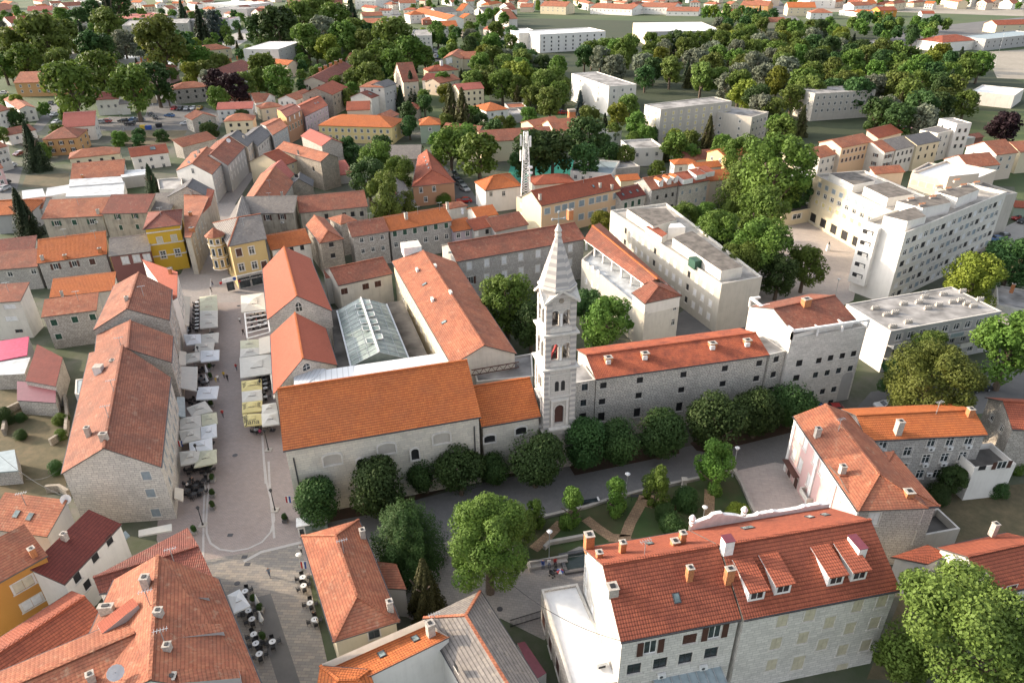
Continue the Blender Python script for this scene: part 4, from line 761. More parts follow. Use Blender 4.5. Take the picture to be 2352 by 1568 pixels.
flatbox(B['beige1'], [(2180, 405), (2250, 398), (2225, 380), (2165, 385)], 14, 4, 'w_beige', 'whiteroof')
bld('beige2', 'office_block', 'grey end block right behind the white tower slab', (2230, 462), (2336, 447), (2300, 415), 12, roof='f', par=.5, wall='w_concrete', rm='concroof', far=True, cat='office block')
bld('lowwing', 'shop_pavilion', 'low yellow-walled pavilion with gravel roof under the plane trees', (1796, 492), (1874, 478), (1850, 455), 4.2, roof='f', par=.2, wall='w_cream', rm='darkroofflat', wins=[(0, 'w', 3.5, 1.6, V((1830, 497))), (0, 'w', 3, 1.6, V((1880, 496)))], cat='pavilion', far=True)
bld('rb1', 'shed', 'small yellow flat-roofed building at the right edge of the parking area', (2275, 585), (2352, 600), (2330, 560), 4, roof='f', par=.3, wall='w_yellow', rm='concroof', wins=[(0, 'b', 2.2, 1.4, V((2305, 567)))], far=True, cat='building', D=12)
bld('rb2', 'shed', 'low plastered building with concrete roof and brick chimney at the right edge', (2290, 700), (2400, 720), (2340, 660), 4.5, roof='f', par=.1, wall='w_offwhite', rm='concroof', chim=[(2322, 672, 'b', .8, 2.2)], far=True, cat='building', D=12)
# ---- pink building group ----
bld('pink', 'pink_palace', 'pink palace with white pilasters and worn orange roof', (1822, 955), (1970, 1173), (1960, 1010), 10.6, roof='gx', m=.45, hips=(0, 1), wall=['w_pink', 'w_stonegrey', 'w_stonegrey', 'w_white'], rm='roof_clay', over=.35,
    wins=[(0, 's', 1.2, 1.9, V((1836, 998), (1850, 1020), (1872, 1055), (1887, 1078), (1905, 1105), (1930, 1130))), (0, 's', 1.2, 2.0, V((1824, 1042), (1838, 1067), (1858, 1105), (1892, 1145))), (0, 'b', 1.2, 2.2, V((1813, 1085), (1828, 1110))), (1, 's', 1.5, 2.2, V((2006, 1192), (2103, 1187), (2086, 1234)))], chim=[(1876, 1002, 'c', .9, 1.5), (1932, 1090, 'c', .9, 1.6)], cat='palace')
bld('pinkrear', 'stone_wing', 'long stone wing with bright orange roof, white windows and air conditioners', (1992, 1012), (2270, 998), (2100, 947), 10.4, m=.4, wall='w_stonegrey', rm='roof_orange', over=.25,
    wins=[(0, 'w', 1.3, 1.7, V((2029, 1020), (2140, 1016), (2183, 1014), (2226, 1011), (2085, 1037), (2127, 1054), (2170, 1051), (2211, 1048), (2074, 1075), (2113, 1089), (2152, 1088), (2195, 1086)))], ac=[(0, 2017, 1025), (0, 2027, 1034), (0, 2137, 1029), (0, 2180, 1027), (0, 2223, 1024), (0, 2124, 1066), (0, 2166, 1064), (0, 2209, 1062), (0, 2133, 1087)], chim=[(2061, 994, 'c', 1.1, 2.2), (2226, 953, 'b', 1, 1.2)], cat='wing')
bld('pinkhip', 'stone_house', 'stone house with red hipped roof attached to the pink palace', (1971, 1172), (2160, 1162), (2045, 1086), 10.3, m=.45, hips=(0, 1), wall='w_stonegrey', rm='roof_clay', over=.3, K=(1965, 1040), wins=[(0, 's', 1.5, 2.2, V((2006, 1190), (2103, 1187), (2086, 1234)))], chim=[(2083, 1146, 'b', 1.3, 1.4)], sky=[(2071, 1116)], cat='house')
bld('rw1', 'stone_house', 'stone and white house with red roof at the right edge beyond the stone wing', (2325, 985), (2420, 990), (2352, 940), 9, roof='gx', m=.5, wall='w_stone', rm='roof_red', cat='house', wins=[(3, 'w', 1, 1.3, 2, [7], 1)], D=9)
bld('rw2', 'house', 'white terrace house with brown shutters beside the overgrown wall', (2235, 1085), (2330, 1075), (2290, 1025), 5.5, roof='f', par=.9, wall='w_white', rm='darkroofflat', wins=[(0, 'o', 1.6, 1.4, V((2301, 1067))), (0, 'x', 1.2, .8, V((2256, 1074)))], cat='house')
bld('rw3', 'house', 'white house with broad red roof and roof terrace at the lower right edge', (2270, 1370), (2440, 1330), (2235, 1275), 7.2, m=.45, wall='w_white', rm='roof_red', over=.3, K=(2160, 1255), wins=[(0, 'b', 1.4, 1.5, V((2285, 1362), (2320, 1354)))], chim=[(2250, 1340, 'c', .9, 1.6), (2280, 1222, 'c', .8, 1.5)], cat='house')
bld('rw4', 'annex', 'white annex with sloping red roof and brown-shuttered window next to the long red roof', Q=[(2046, 1278), (2131, 1295), (2176, 1277), (2129, 1255)], h=6.2, roof='sx', rise=.4, wall='w_white', rm='roof_red', over=.2, wins=[(0, 'o', 1.6, 1.4, V((2065, 1299)))], cat='annex')
bld('rwall', 'ruin', 'roofless concrete enclosure with dark interior beside the stone house', (2120, 1243), (2200, 1228), (2150, 1180), 3, roof='f', par=1.2, wall='w_concrete', rm='darkroofflat', far=True, cat='enclosure')
# ---- bottom right pair ----
bra = bld('bra', 'stone_house', 'stone house with brown-shuttered windows, many brick chimneys and ribbed clay roof', (1426, 1474), (1703, 1421), (1500, 1277), 12.6, m=.6, K=(1338, 1258), wall=['w_pale', 'w_pale', 'w_pale', 'w_pale'], rm='roof_red', over=.2,
    wins=[(0, 'o', 1.5, 2.1, V((1494, 1486), (1642, 1451))), (0, 'b', 1.6, 1.5, V((1584, 1466))), (0, 'm', 1.6, 1.7, V((1456, 1535), (1516, 1522), (1574, 1511), (1633, 1498))), (3, 's', 1.0, 2.0, V((1347, 1321), (1384, 1395), (1345, 1362), (1360, 1400), (1379, 1442)))],
    chim=[(1352, 1258, 'b', 1.2, 2.2), (1429, 1268, 'b', .8, 1.6), (1376, 1279, 'b', .8, .8), (1566, 1246, 'b', .8, 1.6), (1550, 1250, 'b', 1.0, .6), (1582, 1328, 'b', .8, 1.7), (1672, 1335, 'b', 1.1, 2.0, .8), (1406, 1358, 'c', 1.3, .8)], sky=[(1554, 1373), (1492, 1248)], cat='house')
brb = bld('brb', 'stone_house', 'big stone house with smooth red roof, four white dormers and closed cream shutters', (1708, 1423), (2069, 1354), (1880, 1213), 12.8, m=.6, K=(1600, 1215), wall='w_pale', rm='roof_red', over=.25,
    wins=[(0, 'c', 1.3, 1.9, V((1797, 1425), (1860, 1412), (1905, 1429), (1970, 1391), (2026, 1380), (1782, 1477), (1844, 1464), (1952, 1442), (2008, 1430), (1889, 1479), (1935, 1492), (1988, 1481), (1772, 1526))), (0, 'c', 1.5, 2.4, V((1833, 1522), (1931, 1538)))],
    chim=[(1668, 1262, 'r', 1.3, 1.7, 1.3), (1965, 1262, 'r', 1.2, 1.2, 2.6)], sky=[(1712, 1213), (1723, 1211), (1860, 1187), (1896, 1182)], cat='house')
def dormer(info, u0, v0, u1, v1, wd=1.9):
    """shed dormer: its window foot at pixel 0, its roof running back to pixel 1"""
    p, n = rhit(info, u0, v0); q, _ = rhit(info, u1, v1); dx = info['dir']; dy = Vector((-dx.y, dx.x, 0)); f = p; b = p+dy*((q-p).dot(dy)); b.z = q.z
    s = MB(); hh = 1.7; L, Rr = f-dx*wd/2, f+dx*wd/2; up = Vector((0, 0, hh)); BL, BR = b-dx*wd/2, b+dx*wd/2; dn = Vector((0, 0, -.4))
    s.poly([L+dn, Rr+dn, Rr+up, L+up], 'white'); s.poly([L+dn, L+up, BL], 'white'); s.poly([Rr+dn, BR, Rr+up], 'white')
    o = s.build('dormer', info['roof'], info['L'])
    s = MB(); o1 = dy*-.35+Vector((0, 0, .03)); ov = dx*.25; a = [L+up+o1-ov, Rr+up+o1+ov, BR+ov+Vector((0, 0, .08)), BL-ov+Vector((0, 0, .08))]
    s.poly(a, 'roof_red'); s.poly([x-Vector((0, 0, .12)) for x in reversed(a)], 'white'); s.poly([a[0]-Vector((0, 0, .12)), a[1]-Vector((0, 0, .12)), a[1], a[0]], 'roof_red'); s.build('dormer_roof', o, info['L'])
    s = MB(); y = -dy*.03; z1, z2 = .35, 1.45
    for k in (-.36, .36): s.poly([f+dx*(k-.3)+y+Vector((0, 0, z1)), f+dx*(k+.3)+y+Vector((0, 0, z1)), f+dx*(k+.3)+y+Vector((0, 0, z2)), f+dx*(k-.3)+y+Vector((0, 0, z2))], 'glass')
    s.build('dormer_window', o, info['L'])
for a in ((1736, 1378, 1706, 1278), (1796, 1363, 1767, 1268), (1917, 1343, 1882, 1250), (1970, 1332, 1938, 1241)): dormer(brb, *a)
anx = bld('annexw', 'annex', 'flat white-roofed stone annex with shuttered side openings beside the ribbed-roof house', Q=[(1312, 1590), (1425, 1568), (1326, 1343), (1243, 1357)], h=5.2, roof='f', par=.35, wall='w_stone', rm='whiteroof', wins=[(3, 'b', 1.6, 2.4, V((1249, 1425), (1264, 1480), (1281, 1530)))], cat='annex')
p = at(1380, 1528, 5.4); s = MB(); s.box(p, 1.3, .7, .9, 'acu', .25); s.box(p+Vector((.1, -.37, .1)), .8, .05, .3, 'dark', .25); s.build('air_conditioner', anx['root'], anx['L'])
# ---- bottom centre ----
bld('bc1', 'house', 'hipped orange-roofed house with cream wall standing between square and promenade', Q=[(766, 1474), (918, 1426), (824, 1192), (692, 1230)], h=7.4, roof='hy', m=.5, wall='w_cream', rm='roof_clay', over=.35, wins=[(0, 'm', 1.3, 1.8, V((859, 1452)))], chim=[(834, 1234, 'c', .8, 1.4), (897, 1402, 'c', .8, 1.6)], cat='house')
bld('bc1b', 'annex', 'small grey annex with red lean-to roof on the garden side of the hipped house', Q=[(888, 1350), (934, 1353), (911, 1298), (864, 1292)], h=5.2, roof='sx', rise=.3, wall='w_grey', rm='roof_clay', over=.1, cat='annex')
bld('bc2', 'house', 'house with bright orange roof, two skylights and white end wall at the bottom edge', Q=[(770, 1590), (1033, 1462), (975, 1420), (738, 1523)], h=8.2, roof='sx', rise=-1.2, wall='w_white', rm='roof_orange', over=.08, sky=[(954, 1466), (877, 1502)], chim=[(990, 1458, 'c', 1.0, 2.0)], cat='house')
bld('bc3', 'house', 'lower wing with hipped orange roof at the bottom edge', Q=[(720, 1620), (870, 1600), (848, 1537), (735, 1528)], h=8.0, roof='hx', m=.35, wall='w_white', rm='roof_orange', over=.1, cat='house', hips=(1, 1))
bld('bc4', 'house', 'house with weathered grey slab roof and clay ridge tiles by the courtyard', Q=[(1075, 1600), (1260, 1600), (1103, 1356), (972, 1418)], h=6.8, roof='gy', m=.5, hips=(0, 1), wall='w_white', rm='roof_grey', over=.15, wins=[(3, 'x', 1, 1, V((1048, 1530)))], cat='house')
bld('bc5', 'lean_to', 'narrow wine-red metal lean-to roof beside the grey slab roof', Q=[(1230, 1560), (1255, 1545), (1205, 1472), (1188, 1476)], h=3.2, roof='f', par=0, wall='w_grey', rm='wineroof', far=True, cat='lean-to')
# ---- bottom left ----
bl = bld('bl1', 'house', 'large house with broad orange roof and shed dormers at the bottom left', Q=[(120, 1640), (612, 1600), (501, 1328), (262, 1330)], h=10.8, roof='gy', m=.48, wall='w_white', rm='roof_clay', over=.4, chim=[(338, 1345, 'c', 1.0, 1.4), (366, 1412, 'c', .9, .8), (386, 1490, 'c', .8, .7), (400, 1570, 'c', 1.0, 1.2), (248, 1405, 'c', 1.8, 1.0, .8)], dish=[(272, 1560, .8)], cat='house')
def sheddormer(info, pts, zs, mt='roof_clay'):
    P = [at(u, v, z) for (u, v), z in zip(pts, zs)]; s = MB(); s.poly(P, mt); dn = Vector((0, 0, -1.5))
    s.poly([P[0]+dn, P[1]+dn, P[1], P[0]], 'w_grey'); s.poly([P[1]+dn, P[2]+dn, P[2], P[1]], 'w_grey'); s.poly([P[3]+dn, P[0]+dn, P[0], P[3]], 'w_grey'); s.build('dormer', info['roof'], info['L'])
sheddormer(bl, [(475, 1358), (480, 1372), (352, 1370), (355, 1345)], [12.6, 12.6, 14.2, 14.2]); sheddormer(bl, [(508, 1432), (514, 1450), (378, 1468), (370, 1430)], [12.6, 12.6, 14.2, 14.2]); sheddormer(bl, [(548, 1535), (552, 1556), (412, 1568), (405, 1535)], [12.6, 12.6, 14.2, 14.2])
sheddormer(bl, [(222, 1432), (234, 1455), (318, 1388), (304, 1372)], [12.6, 12.6, 14.0, 14.0], 'roof_newred')
bld('bl2', 'house', 'house with dark wavy-tiled wedge roof pointing towards the square lamp', Q=[(228, 1362), (494, 1335), (431, 1211), (214, 1324)], h=8.6, roof='gx', m=.35, wall='w_white', rm='roof_brown', over=.1, chim=[(362, 1322, 'c', 2.2, 1.4, 1.0)], cat='house')
bld('bl3', 'house', 'white house with dark red roof, brown windows and grey canopy in the lane', (148, 1342), (280, 1203), (156, 1215), 7, roof='sx', m=.42, wall='w_white', rm='roof_dark', over=.15, wins=[(0, 'x', 1.1, 1.4, V((178, 1326), (218, 1278), (251, 1240), (201, 1342)))], chim=[(150, 1238, 'c', .8, 1)], cat='house')
bld('bl4', 'house', 'ochre-orange house with red roof, roller shutters and air conditioners', (-60, 1370), (110, 1275), (30, 1216), 9.5, roof='sx', m=.4, wall='w_ochre', rm='roof_clay', over=.2, wins=[(0, 'c', 2.2, 1.5, V((54, 1341))), (0, 's', 2.2, 1.4, V((74, 1383)))], ac=[(0, 106, 1397), (0, 130, 1382)], chim=[(78, 1275, 'b', .8, 1.2)], cat='house')
bld('bl5', 'house', 'house with red roof and two white skylights beside the ochre house', (-40, 1212), (108, 1232), (70, 1137), 6.5, roof='sx', m=.45, wall='w_grey', rm='roof_clay', over=.15, sky=[(38, 1180), (69, 1186)], dish=[(156, 1160, .7)], cat='house')
bld('bl6', 'house', 'long low roof with sunlit orange back slope at the lower left edge', (-60, 1640), (245, 1425), (100, 1430), 6.5, m=.42, wall='w_grey', rm='roof_red', over=.1, cat='house')
bld('bl7', 'house', 'red-tiled cross wing running over the lowest left corner', (-20, 1690), (330, 1530), (200, 1500), 12.2, m=.3, wall='w_grey', rm='roof_clay', over=.1, cat='wing', chim=[(212, 1562, 'c', .8, 1)])
# ---- left yard sheds ----
bld('ls1', 'stone_shed', 'small house with dark red tile roof above the wine-coloured metal roof', Q=[(58, 874), (128, 887), (146, 826), (87, 795)], h=4.6, roof='sx', rise=.5, wall='w_stone', rm='roof_dark', over=.05, cat='shed')
bld('ls2', 'stone_shed', 'stone shed with wine-coloured metal roof in the dry yard', Q=[(39, 919), (128, 925), (130, 888), (41, 880)], h=3.2, roof='sx', rise=.5, wall='w_stone', rm='wineroof', over=.1, cat='shed')
bld('ls3', 'shed', 'shed with bright pink sheet roof at the left edge', Q=[(-20, 832), (62, 815), (68, 776), (-20, 790)], h=3.6, roof='sx', rise=.4, wall='w_grey', rm='pinktarp', over=.05, far=True, cat='shed')
bld('ls4', 'shed', 'shed with pale corrugated roof between pink roof and dark red roof', Q=[(-20, 862), (56, 858), (70, 820), (-20, 834)], h=3.4, roof='f', par=0, wall='w_stone', rm='tinroof', over=.05, far=True, cat='shed')
bld('ls5', 'shed', 'lone stone shed with grey corrugated roof in the yard', Q=[(-20, 1085), (42, 1080), (35, 1036), (-20, 1045)], h=2.8, roof='sx', rise=.4, wall='w_stonegrey', rm='bluemetal', over=.05, far=True, cat='shed')
bld('ls6', 'shed', 'narrow lean-to with blue-grey corrugated roof against the left block', Q=[(172, 905), (190, 908), (212, 868), (174, 872)], h=4, roof='f', par=.1, wall='w_grey', rm='bluemetal', far=True, cat='lean-to')
for k, pts in enumerate(([(152, 918), (158, 960), (155, 1000), (120, 1022)], [(12, 1000), (20, 950), (50, 935)], [(110, 1130), (140, 1128), (160, 1140)])):
    o = stripe('stone_wall', pts, .5, 'w_stoneold', hh=1.4); del o['kind']; tag(o, ['curving dry stone wall behind the left block', 'short dry stone wall at the left edge of the yard', 'low stone wall at the foot of the rubble gable'][k], 'wall')

# string courses of the yellow house
mm = B['m7']; W = mm['W']
for z in (11.2, 7.9, 4.6):
    for k in (0, 1): a, b_ = W[k], W[(k+1) % 4]; d = (b_-a).normalized(); n = Vector((d.y, -d.x, 0))*.08; s = MB(); s.bar(flat2(a+n, z), flat2(b_+n, z), .3, 'surround'); s.build('string_course', mm['root'], mm['L'])
# lean glass canopy, cables, fence by the near houses
W = bra['W']; d = (W[1]-W[0]); d.z = 0; d.normalize(); n = Vector((d.y, -d.x, 0)); a = plane_hit(1500, 1562, W[0], n); b_ = plane_hit(1655, 1528, W[0], n); a.z = b_.z = (a.z+b_.z)/2; s = MB(); o1 = n*1.8-Vector((0, 0, .5))
s.poly([a+o1, b_+o1, b_, a], 'bluemetal')
for k in range(9): p = a.lerp(b_, k/8); s.bar(p+Vector((0, 0, .06)), p+o1+Vector((0, 0, .06)), .09, 'metal')
s.bar(a+o1, b_+o1, .12, 'metal'); s.build('glass_canopy', bra['root'], bra['L'])
for k in ((0, 1518, 1547),): acunit(bra, *k)
acunit(bra, 0, 1614, 1528)
for k, (p, q) in enumerate((((1180, 1345, 9), (1424, 1470, 12)), ((1000, 1262, 8), (1338, 1275, 12)), ((152, 1140, 7), (0, 1046, 4)), ((60, 1100, 6), (150, 1060, 10)))):
    s = MB(); a, b_ = at(*p), at(*q); pts = [a.lerp(b_, i/10)-Vector((0, 0, 1.2*4*(i/10)*(1-i/10))) for i in range(11)]
    for x, y in zip(pts, pts[1:]): s.bar(x, y, .05, 'iron')
    tag(s.build('overhead_cable'), ['sagging cable from the courtyard to the near stone house', 'thin cable over the courtyard bench', 'cable crossing the dry yard, lower', 'cable crossing the dry yard, upper'][k], 'cable')
fc = at(1210, 1420); e = empty('iron_fence', fc, 'dark iron picket fence beside the flat white-roofed annex', 'fence'); s = MB(); a, b_ = at(1172, 1440), at(1243, 1418)
for z in (.15, 1.3): s.bar(a+Vector((0, 0, z)), b_+Vector((0, 0, z)), .07, 'iron')
s.build('rail', e, fc); s = MB()
for k in range(26): p = a.lerp(b_, k/25); s.bar(p, p+Vector((0, 0, 1.45)), .05, 'iron')
s.build('pickets', e, fc)
# ================= far and middle-distance buildings =================
def fb(key, name, label, A, Bq, Rp, h, roof='gx', m=.4, wall='w_offwhite', rm='roof_clay', n=3, z=None, k='w', side=0, **kw):
    z = z if z is not None else ([h-1.9] if h < 5.5 else [h-1.9, h-4.9])
    wn = [(side, k, 1.1, 1.4, n, z, .6)] if n else []
    if n and side == 0 and roof != 'p': wn.append((1, k, 1.0, 1.3, 2, z, .6)); wn.append((3, k, 1.0, 1.3, 2, z, .6))
    return bld(key, name, label, A, Bq, Rp, h, roof=roof, m=m, wall=wall, rm=rm, wins=wn, far=True, cat=kw.pop('cat', 'house'), **kw)
fb('n1', 'house', 'ochre house with tan hip roof above the vegetable gardens', (95, 321), (178, 316), (130, 292), 7, 'hx', wall='w_orangewall', rm='roof_old', k='o')
fb('n2', 'house', 'house with broad faded red roof beside the parking lot', (142, 293), (218, 288), (180, 256), 6.5, 'sx', m=.55, wall='w_offwhite', rm='roof_pinkred', n=2)
fb('n3', 'house', 'low cream house with dark red hipped roof and a white dish', (157, 365), (276, 352), (225, 338), 5, 'hx', wall='w_cream', rm='roof_clay', n=4, k='x')
fb('n4', 'house', 'white house with clean red roof and one skylight above the metal sheds', (300, 361), (388, 350), (345, 333), 5.5, 'sx', m=.45, wall='w_white', rm='roof_red', n=3, sky=((351, 341, 2, 2),))
fb('n5', 'house', 'grey-walled house with red roof covered in creeper at the end of the dry lawn', (418, 338), (498, 318), (455, 306), 5, 'sx', m=.4, wall='w_stone', rm='roof_clay', n=0)
fb('n6', 'chapel', 'white chapel with dark brown roof and three narrow arched windows', (216, 230), (273, 227), (245, 210), 8, 'sx', m=.6, wall='w_white', rm='roof_dark', n=3, z=[4.5], cat='chapel')
fb('n6b', 'apse', 'low white apse at the right end of the chapel', (273, 240), (296, 238), (285, 228), 5.5, 'gx', wall='w_white', rm='roof_grey', n=0, cat='apse')
fb('n7', 'house', 'long ochre house with red roof and a covered balcony at upper left', (30, 191), (138, 188), (85, 164), 8, 'gx', wall='w_orangewall', rm='roof_clay', n=5)
fb('n8', 'stone_house', 'stone house with hip roof and a green pergola on its terrace', (396, 206), (478, 199), (437, 187), 8, 'hx', wall='w_stone', rm='roof_clay', n=4, k='x')
fb('n9', 'house', 'long pinkish house with red roof and five chimneys behind the chestnut trees', (268, 164), (376, 163), (330, 142), 9, 'hx', wall='w_pink', rm='roof_clay', n=6, chim=((325, 140, 'b', 1, 2), (340, 139, 'b', 1, 2), (360, 139, 'b', 1, 2)))
fb('n10', 'house', 'white house with red roof and paired arched windows beside the car park', (496, 252), (580, 249), (538, 234), 6.5, 'sx', m=.4, wall='w_white', rm='roof_pinkred', n=5)
fb('n11', 'stone_house', 'small stone house with tan gable roof and green shutters by the car park', (440, 276), (497, 268), (486, 247), 6, 'gy', wall='w_stone', rm='roof_clay', n=2, k='g')
fb('n12', 'house', 'low house with red roof and white gable porch under the purple trees', (520, 231), (610, 232), (560, 214), 5, 'gx', wall='w_white', rm='roof_clay', n=4)
fb('n13', 'house', 'white house with crossed red roofs left of the road', (42, 252), (82, 247), (72, 214), 6.5, 'gy', wall='w_white', rm='roof_clay', n=2)
fb('n14', 'house', 'tall white house with balconies at the left edge', (-20, 262), (25, 250), (10, 232), 8.5, 'gx', wall='w_white', rm='roof_clay', n=3, z=[6.5, 3.5])
fb('n14b', 'house', 'tall house with iron balconies below it at the left edge', (-20, 345), (18, 335), (8, 300), 9, 'gx', wall='w_offwhite', rm='roof_clay', n=3, z=[7, 4])
fb('n14c', 'house', 'pinkish house at the left edge opposite the cypress', (-20, 390), (8, 385), (0, 370), 7, 'gx', wall='w_pink', rm='roof_clay', n=1)
fb('n15', 'apartment_block', 'grey concrete apartment block with loggias behind the biggest chestnut', (280, 60), (430, 54), (360, 46), 12, 'f', wall='w_concrete', rm='concroof', n=7, z=[10, 7, 4], cat='apartment block', par=.3)
fb('n16', 'school_building', 'dark-fronted school wing with white end wall beside the yard', (485, 48), (525, 42), (500, 36), 11, 'f', wall='w_grey', rm='wineroof', n=4, z=[9, 6, 3], cat='school building')
fb('n16b', 'school_building', 'white end block of the school with red roof edge', (526, 47), (550, 40), (540, 36), 10, 'f', wall='w_white', rm='wineroof', n=2, cat='school building')
fb('n17', 'school_building', 'long low school wing with pinkish-red roof strips', (275, 46), (405, 37), (340, 30), 7, 'f', wall='w_grey', rm='roof_pinkred', n=8, z=[4.5], cat='school building')
fb('n18', 'pool_building', 'white bathing building behind the turquoise pool', (470, 10), (572, 12), (520, 4), 7, 'f', wall='w_white', rm='whiteroof', n=8, z=[4], cat='pool building')
fb('n18b', 'sports_hall', 'grey sports building right of the turquoise pool', (566, 22), (598, 18), (585, 10), 8, 'f', wall='w_grey', rm='concroof', n=0, cat='sports hall')
fb('n19', 'house', 'long house with brown-red roof and a row of red chimneys', (527, 178), (592, 152), (540, 142), 8, 'gx', wall='w_offwhite', rm='roof_brown', n=4, chim=((500, 150, 'b', 1, 2), (516, 146, 'b', 1, 2), (530, 141, 'b', 1, 2), (545, 136, 'b', 1, 2)))
fb('n20', 'house', 'cream house with orange hip roof below the school yard', (457, 118), (532, 111), (497, 101), 7, 'hx', wall='w_cream', rm='roof_clay', n=4)
fb('n21', 'house', 'white house with broad dark red roof at upper left', (24, 54), (78, 50), (42, 37), 7, 'gx', wall='w_white', rm='roof_red', n=0)
fb('n22', 'house', 'yellowish house with covered balconies and faded red roof at upper left', (62, 26), (120, 24), (90, 14), 8, 'gx', wall='w_cream', rm='roof_pinkred', n=4)
fb('n23', 'house', 'white two-storey house with brown-red roof near the top left', (150, 15), (194, 12), (172, 4), 7.5, 'gx', wall='w_white', rm='roof_old', n=3)
fb('n23b', 'house', 'smaller white house with red gable left of it', (128, 24), (160, 22), (145, 16), 5.5, 'gx', wall='w_white', rm='roof_clay', n=3)
fb('n24', 'house', 'house with red roof in the upper left corner', (-20, 28), (44, 18), (15, 6), 7, 'gx', wall='w_pink', rm='roof_clay', n=2)
fb('n25', 'house', 'white flat-topped house near the top behind the cypress', (195, 8), (236, 6), (215, 0), 8, 'f', wall='w_white', rm='concroof', n=4)
fb('n26', 'office', 'grey concrete building with dark stained roof among the chestnuts', (150, 128), (200, 124), (175, 119), 7, 'f', wall='w_concrete', rm='concroof', n=2, cat='building')
fb('n27', 'pavilion', 'low pavilion with white flat roof behind the pinkish house', (232, 141), (325, 136), (280, 128), 5, 'f', wall='w_grey', rm='whiteroof', n=0, cat='pavilion')
fb('n28', 'garage', 'white-roofed shed right of the pinkish house', (392, 150), (424, 142), (408, 135), 4.5, 'f', wall='w_white', rm='whiteroof', n=0, cat='shed')
fb('n29', 'building', 'grey flat building behind the round plane tree at upper left', (155, 58), (222, 54), (190, 50), 7, 'f', wall='w_concrete', rm='concroof', n=4, cat='building')
fb('n30', 'house', 'low cottage with worn orange roof beneath the tall fir at the left', (18, 311), (84, 298), (50, 288), 4.5, 'gx', wall='w_white', rm='roof_old', n=2)
# centre top
fb('o1', 'apartment_block', 'white five-storey apartment block with balconies next to the football lawn', (639, 114), (693, 96), (571, 110), 15, 'f', wall=['w_grey', 'w_white', 'w_white', 'w_white'], rm='whiteroof', n=5, z=[13.3, 10.4, 7.5, 4.6, 2.0], cat='apartment block', par=.2)
fb('o2', 'unfinished_tower', 'unfinished red-brick tower with open window holes', (658, -4), (708, -2), (680, -12), 15, 'f', wall='w_brickred', rm='concroof', n=3, k='x', z=[12.5, 9.5, 6.5, 3.5], cat='tower block')
fb('o3', 'villa', 'white modern villa with balconies beside the road', (815, 2), (863, 2), (840, -8), 11, 'f', wall='w_white', rm='whiteroof', n=4, z=[8.5, 5.5], cat='villa')
fb('o3b', 'annex', 'cream annex left of the white villa', (783, 16), (812, 14), (797, 8), 6, 'f', wall='w_cream', rm='whiteroof', n=0, cat='annex')
fb('o4', 'house', 'white house with orange-red roof right of the straight road', (917, 8), (956, 7), (936, 0), 9, 'gx', wall='w_white', rm='roof_clay', n=2)
fb('o5', 'house', 'white balconied house with orange pyramid roof', (941, 35), (978, 33), (960, 18), 9, 'p', wall='w_white', rm='roof_orange', n=3, D=18)
fb('o6', 'house', 'small brown-fronted house with orange pyramid roof', (970, 47), (1002, 46), (985, 33), 5, 'p', wall='w_brickred', rm='roof_clay', n=2, D=15)
fb('o7', 'house', 'white gabled house with orange roof edge near the top', (1026, 46), (1066, 44), (1058, 14), 9, 'gy', wall='w_white', rm='roof_orange', n=0)
fb('o7b', 'house', 'white house with grey roof behind the gabled one', (1004, 30), (1050, 27), (1028, 16), 8, 'gx', wall='w_white', rm='roof_grey', n=2)
fb('o8', 'restaurant', 'white restaurant with orange roof and glazed veranda', (1000, 62), (1052, 60), (1020, 48), 9, 'gx', wall='w_white', rm='roof_orange', n=5, cat='restaurant')
fb('o9', 'house', 'house with long orange-red roof at the road junction', (828, 54), (882, 54), (850, 42), 6.5, 'gx', wall='w_offwhite', rm='roof_clay', n=3)
fb('o9b', 'house', 'house with green-grey gable and orange roof behind the road junction', (833, 38), (880, 36), (862, 27), 6, 'gx', wall='w_green', rm='roof_clay', n=0)
fb('o10', 'apartment_block', 'four-storey pale apartment house with long balconies and cluttered flat roof', (945, 84), (991, 83), (960, 70), 13, 'f', wall='w_offwhite', rm='concroof', n=4, z=[11, 8, 5, 2], cat='apartment house')
fb('o11', 'house', 'cream house with red gable roof and arched loggia beside the conifers', (1015, 136), (1060, 136), (1052, 112), 8, 'gy', wall='w_cream', rm='roof_clay', n=3)
fb('o11b', 'house', 'house with orange-red roof at the forest edge', (1062, 136), (1112, 134), (1085, 118), 7, 'gx', wall='w_cream', rm='roof_clay', n=2)
fb('o12', 'house', 'house with red hip roof and three white chimneys', (985, 165), (1054, 160), (1020, 148), 7, 'hx', wall='w_cream', rm='roof_red', n=3, chim=((1014, 150, 'w', 2, 2.5), (1028, 146, 'w', 2, 3), (1035, 143, 'w', 2, 2.5)))
fb('o13', 'terraced_house', 'long brownish terrace with paired chimneys along its ridge', (749, 190), (815, 152), (748, 160), 7.5, 'gx', wall='w_beige', rm='roof_brown', n=8, k='b', chim=((736, 163, 'b', 2, 2), (748, 158, 'b', 2, 2), (760, 153, 'b', 2, 2), (772, 148, 'b', 2, 2), (783, 144, 'b', 2, 2)), cat='terrace')
fb('o14', 'house', 'house with pale red roof and dark door left of the big planes', (792, 138), (834, 139), (812, 121), 6, 'gx', wall='w_offwhite', rm='roof_clay', n=2)
fb('o14b', 'house', 'house with pyramid brownish roof behind the terrace', (820, 117), (860, 116), (838, 105), 7, 'hx', wall='w_offwhite', rm='roof_old', n=0)
fb('o15', 'stone_house', 'tall sandy stone house with bright red roof at the middle of the old town', (763, 218), (799, 200), (738, 196), 10.5, 'gx', m=.4, wall='w_stoneold', rm='roof_red', n=4, k='x')
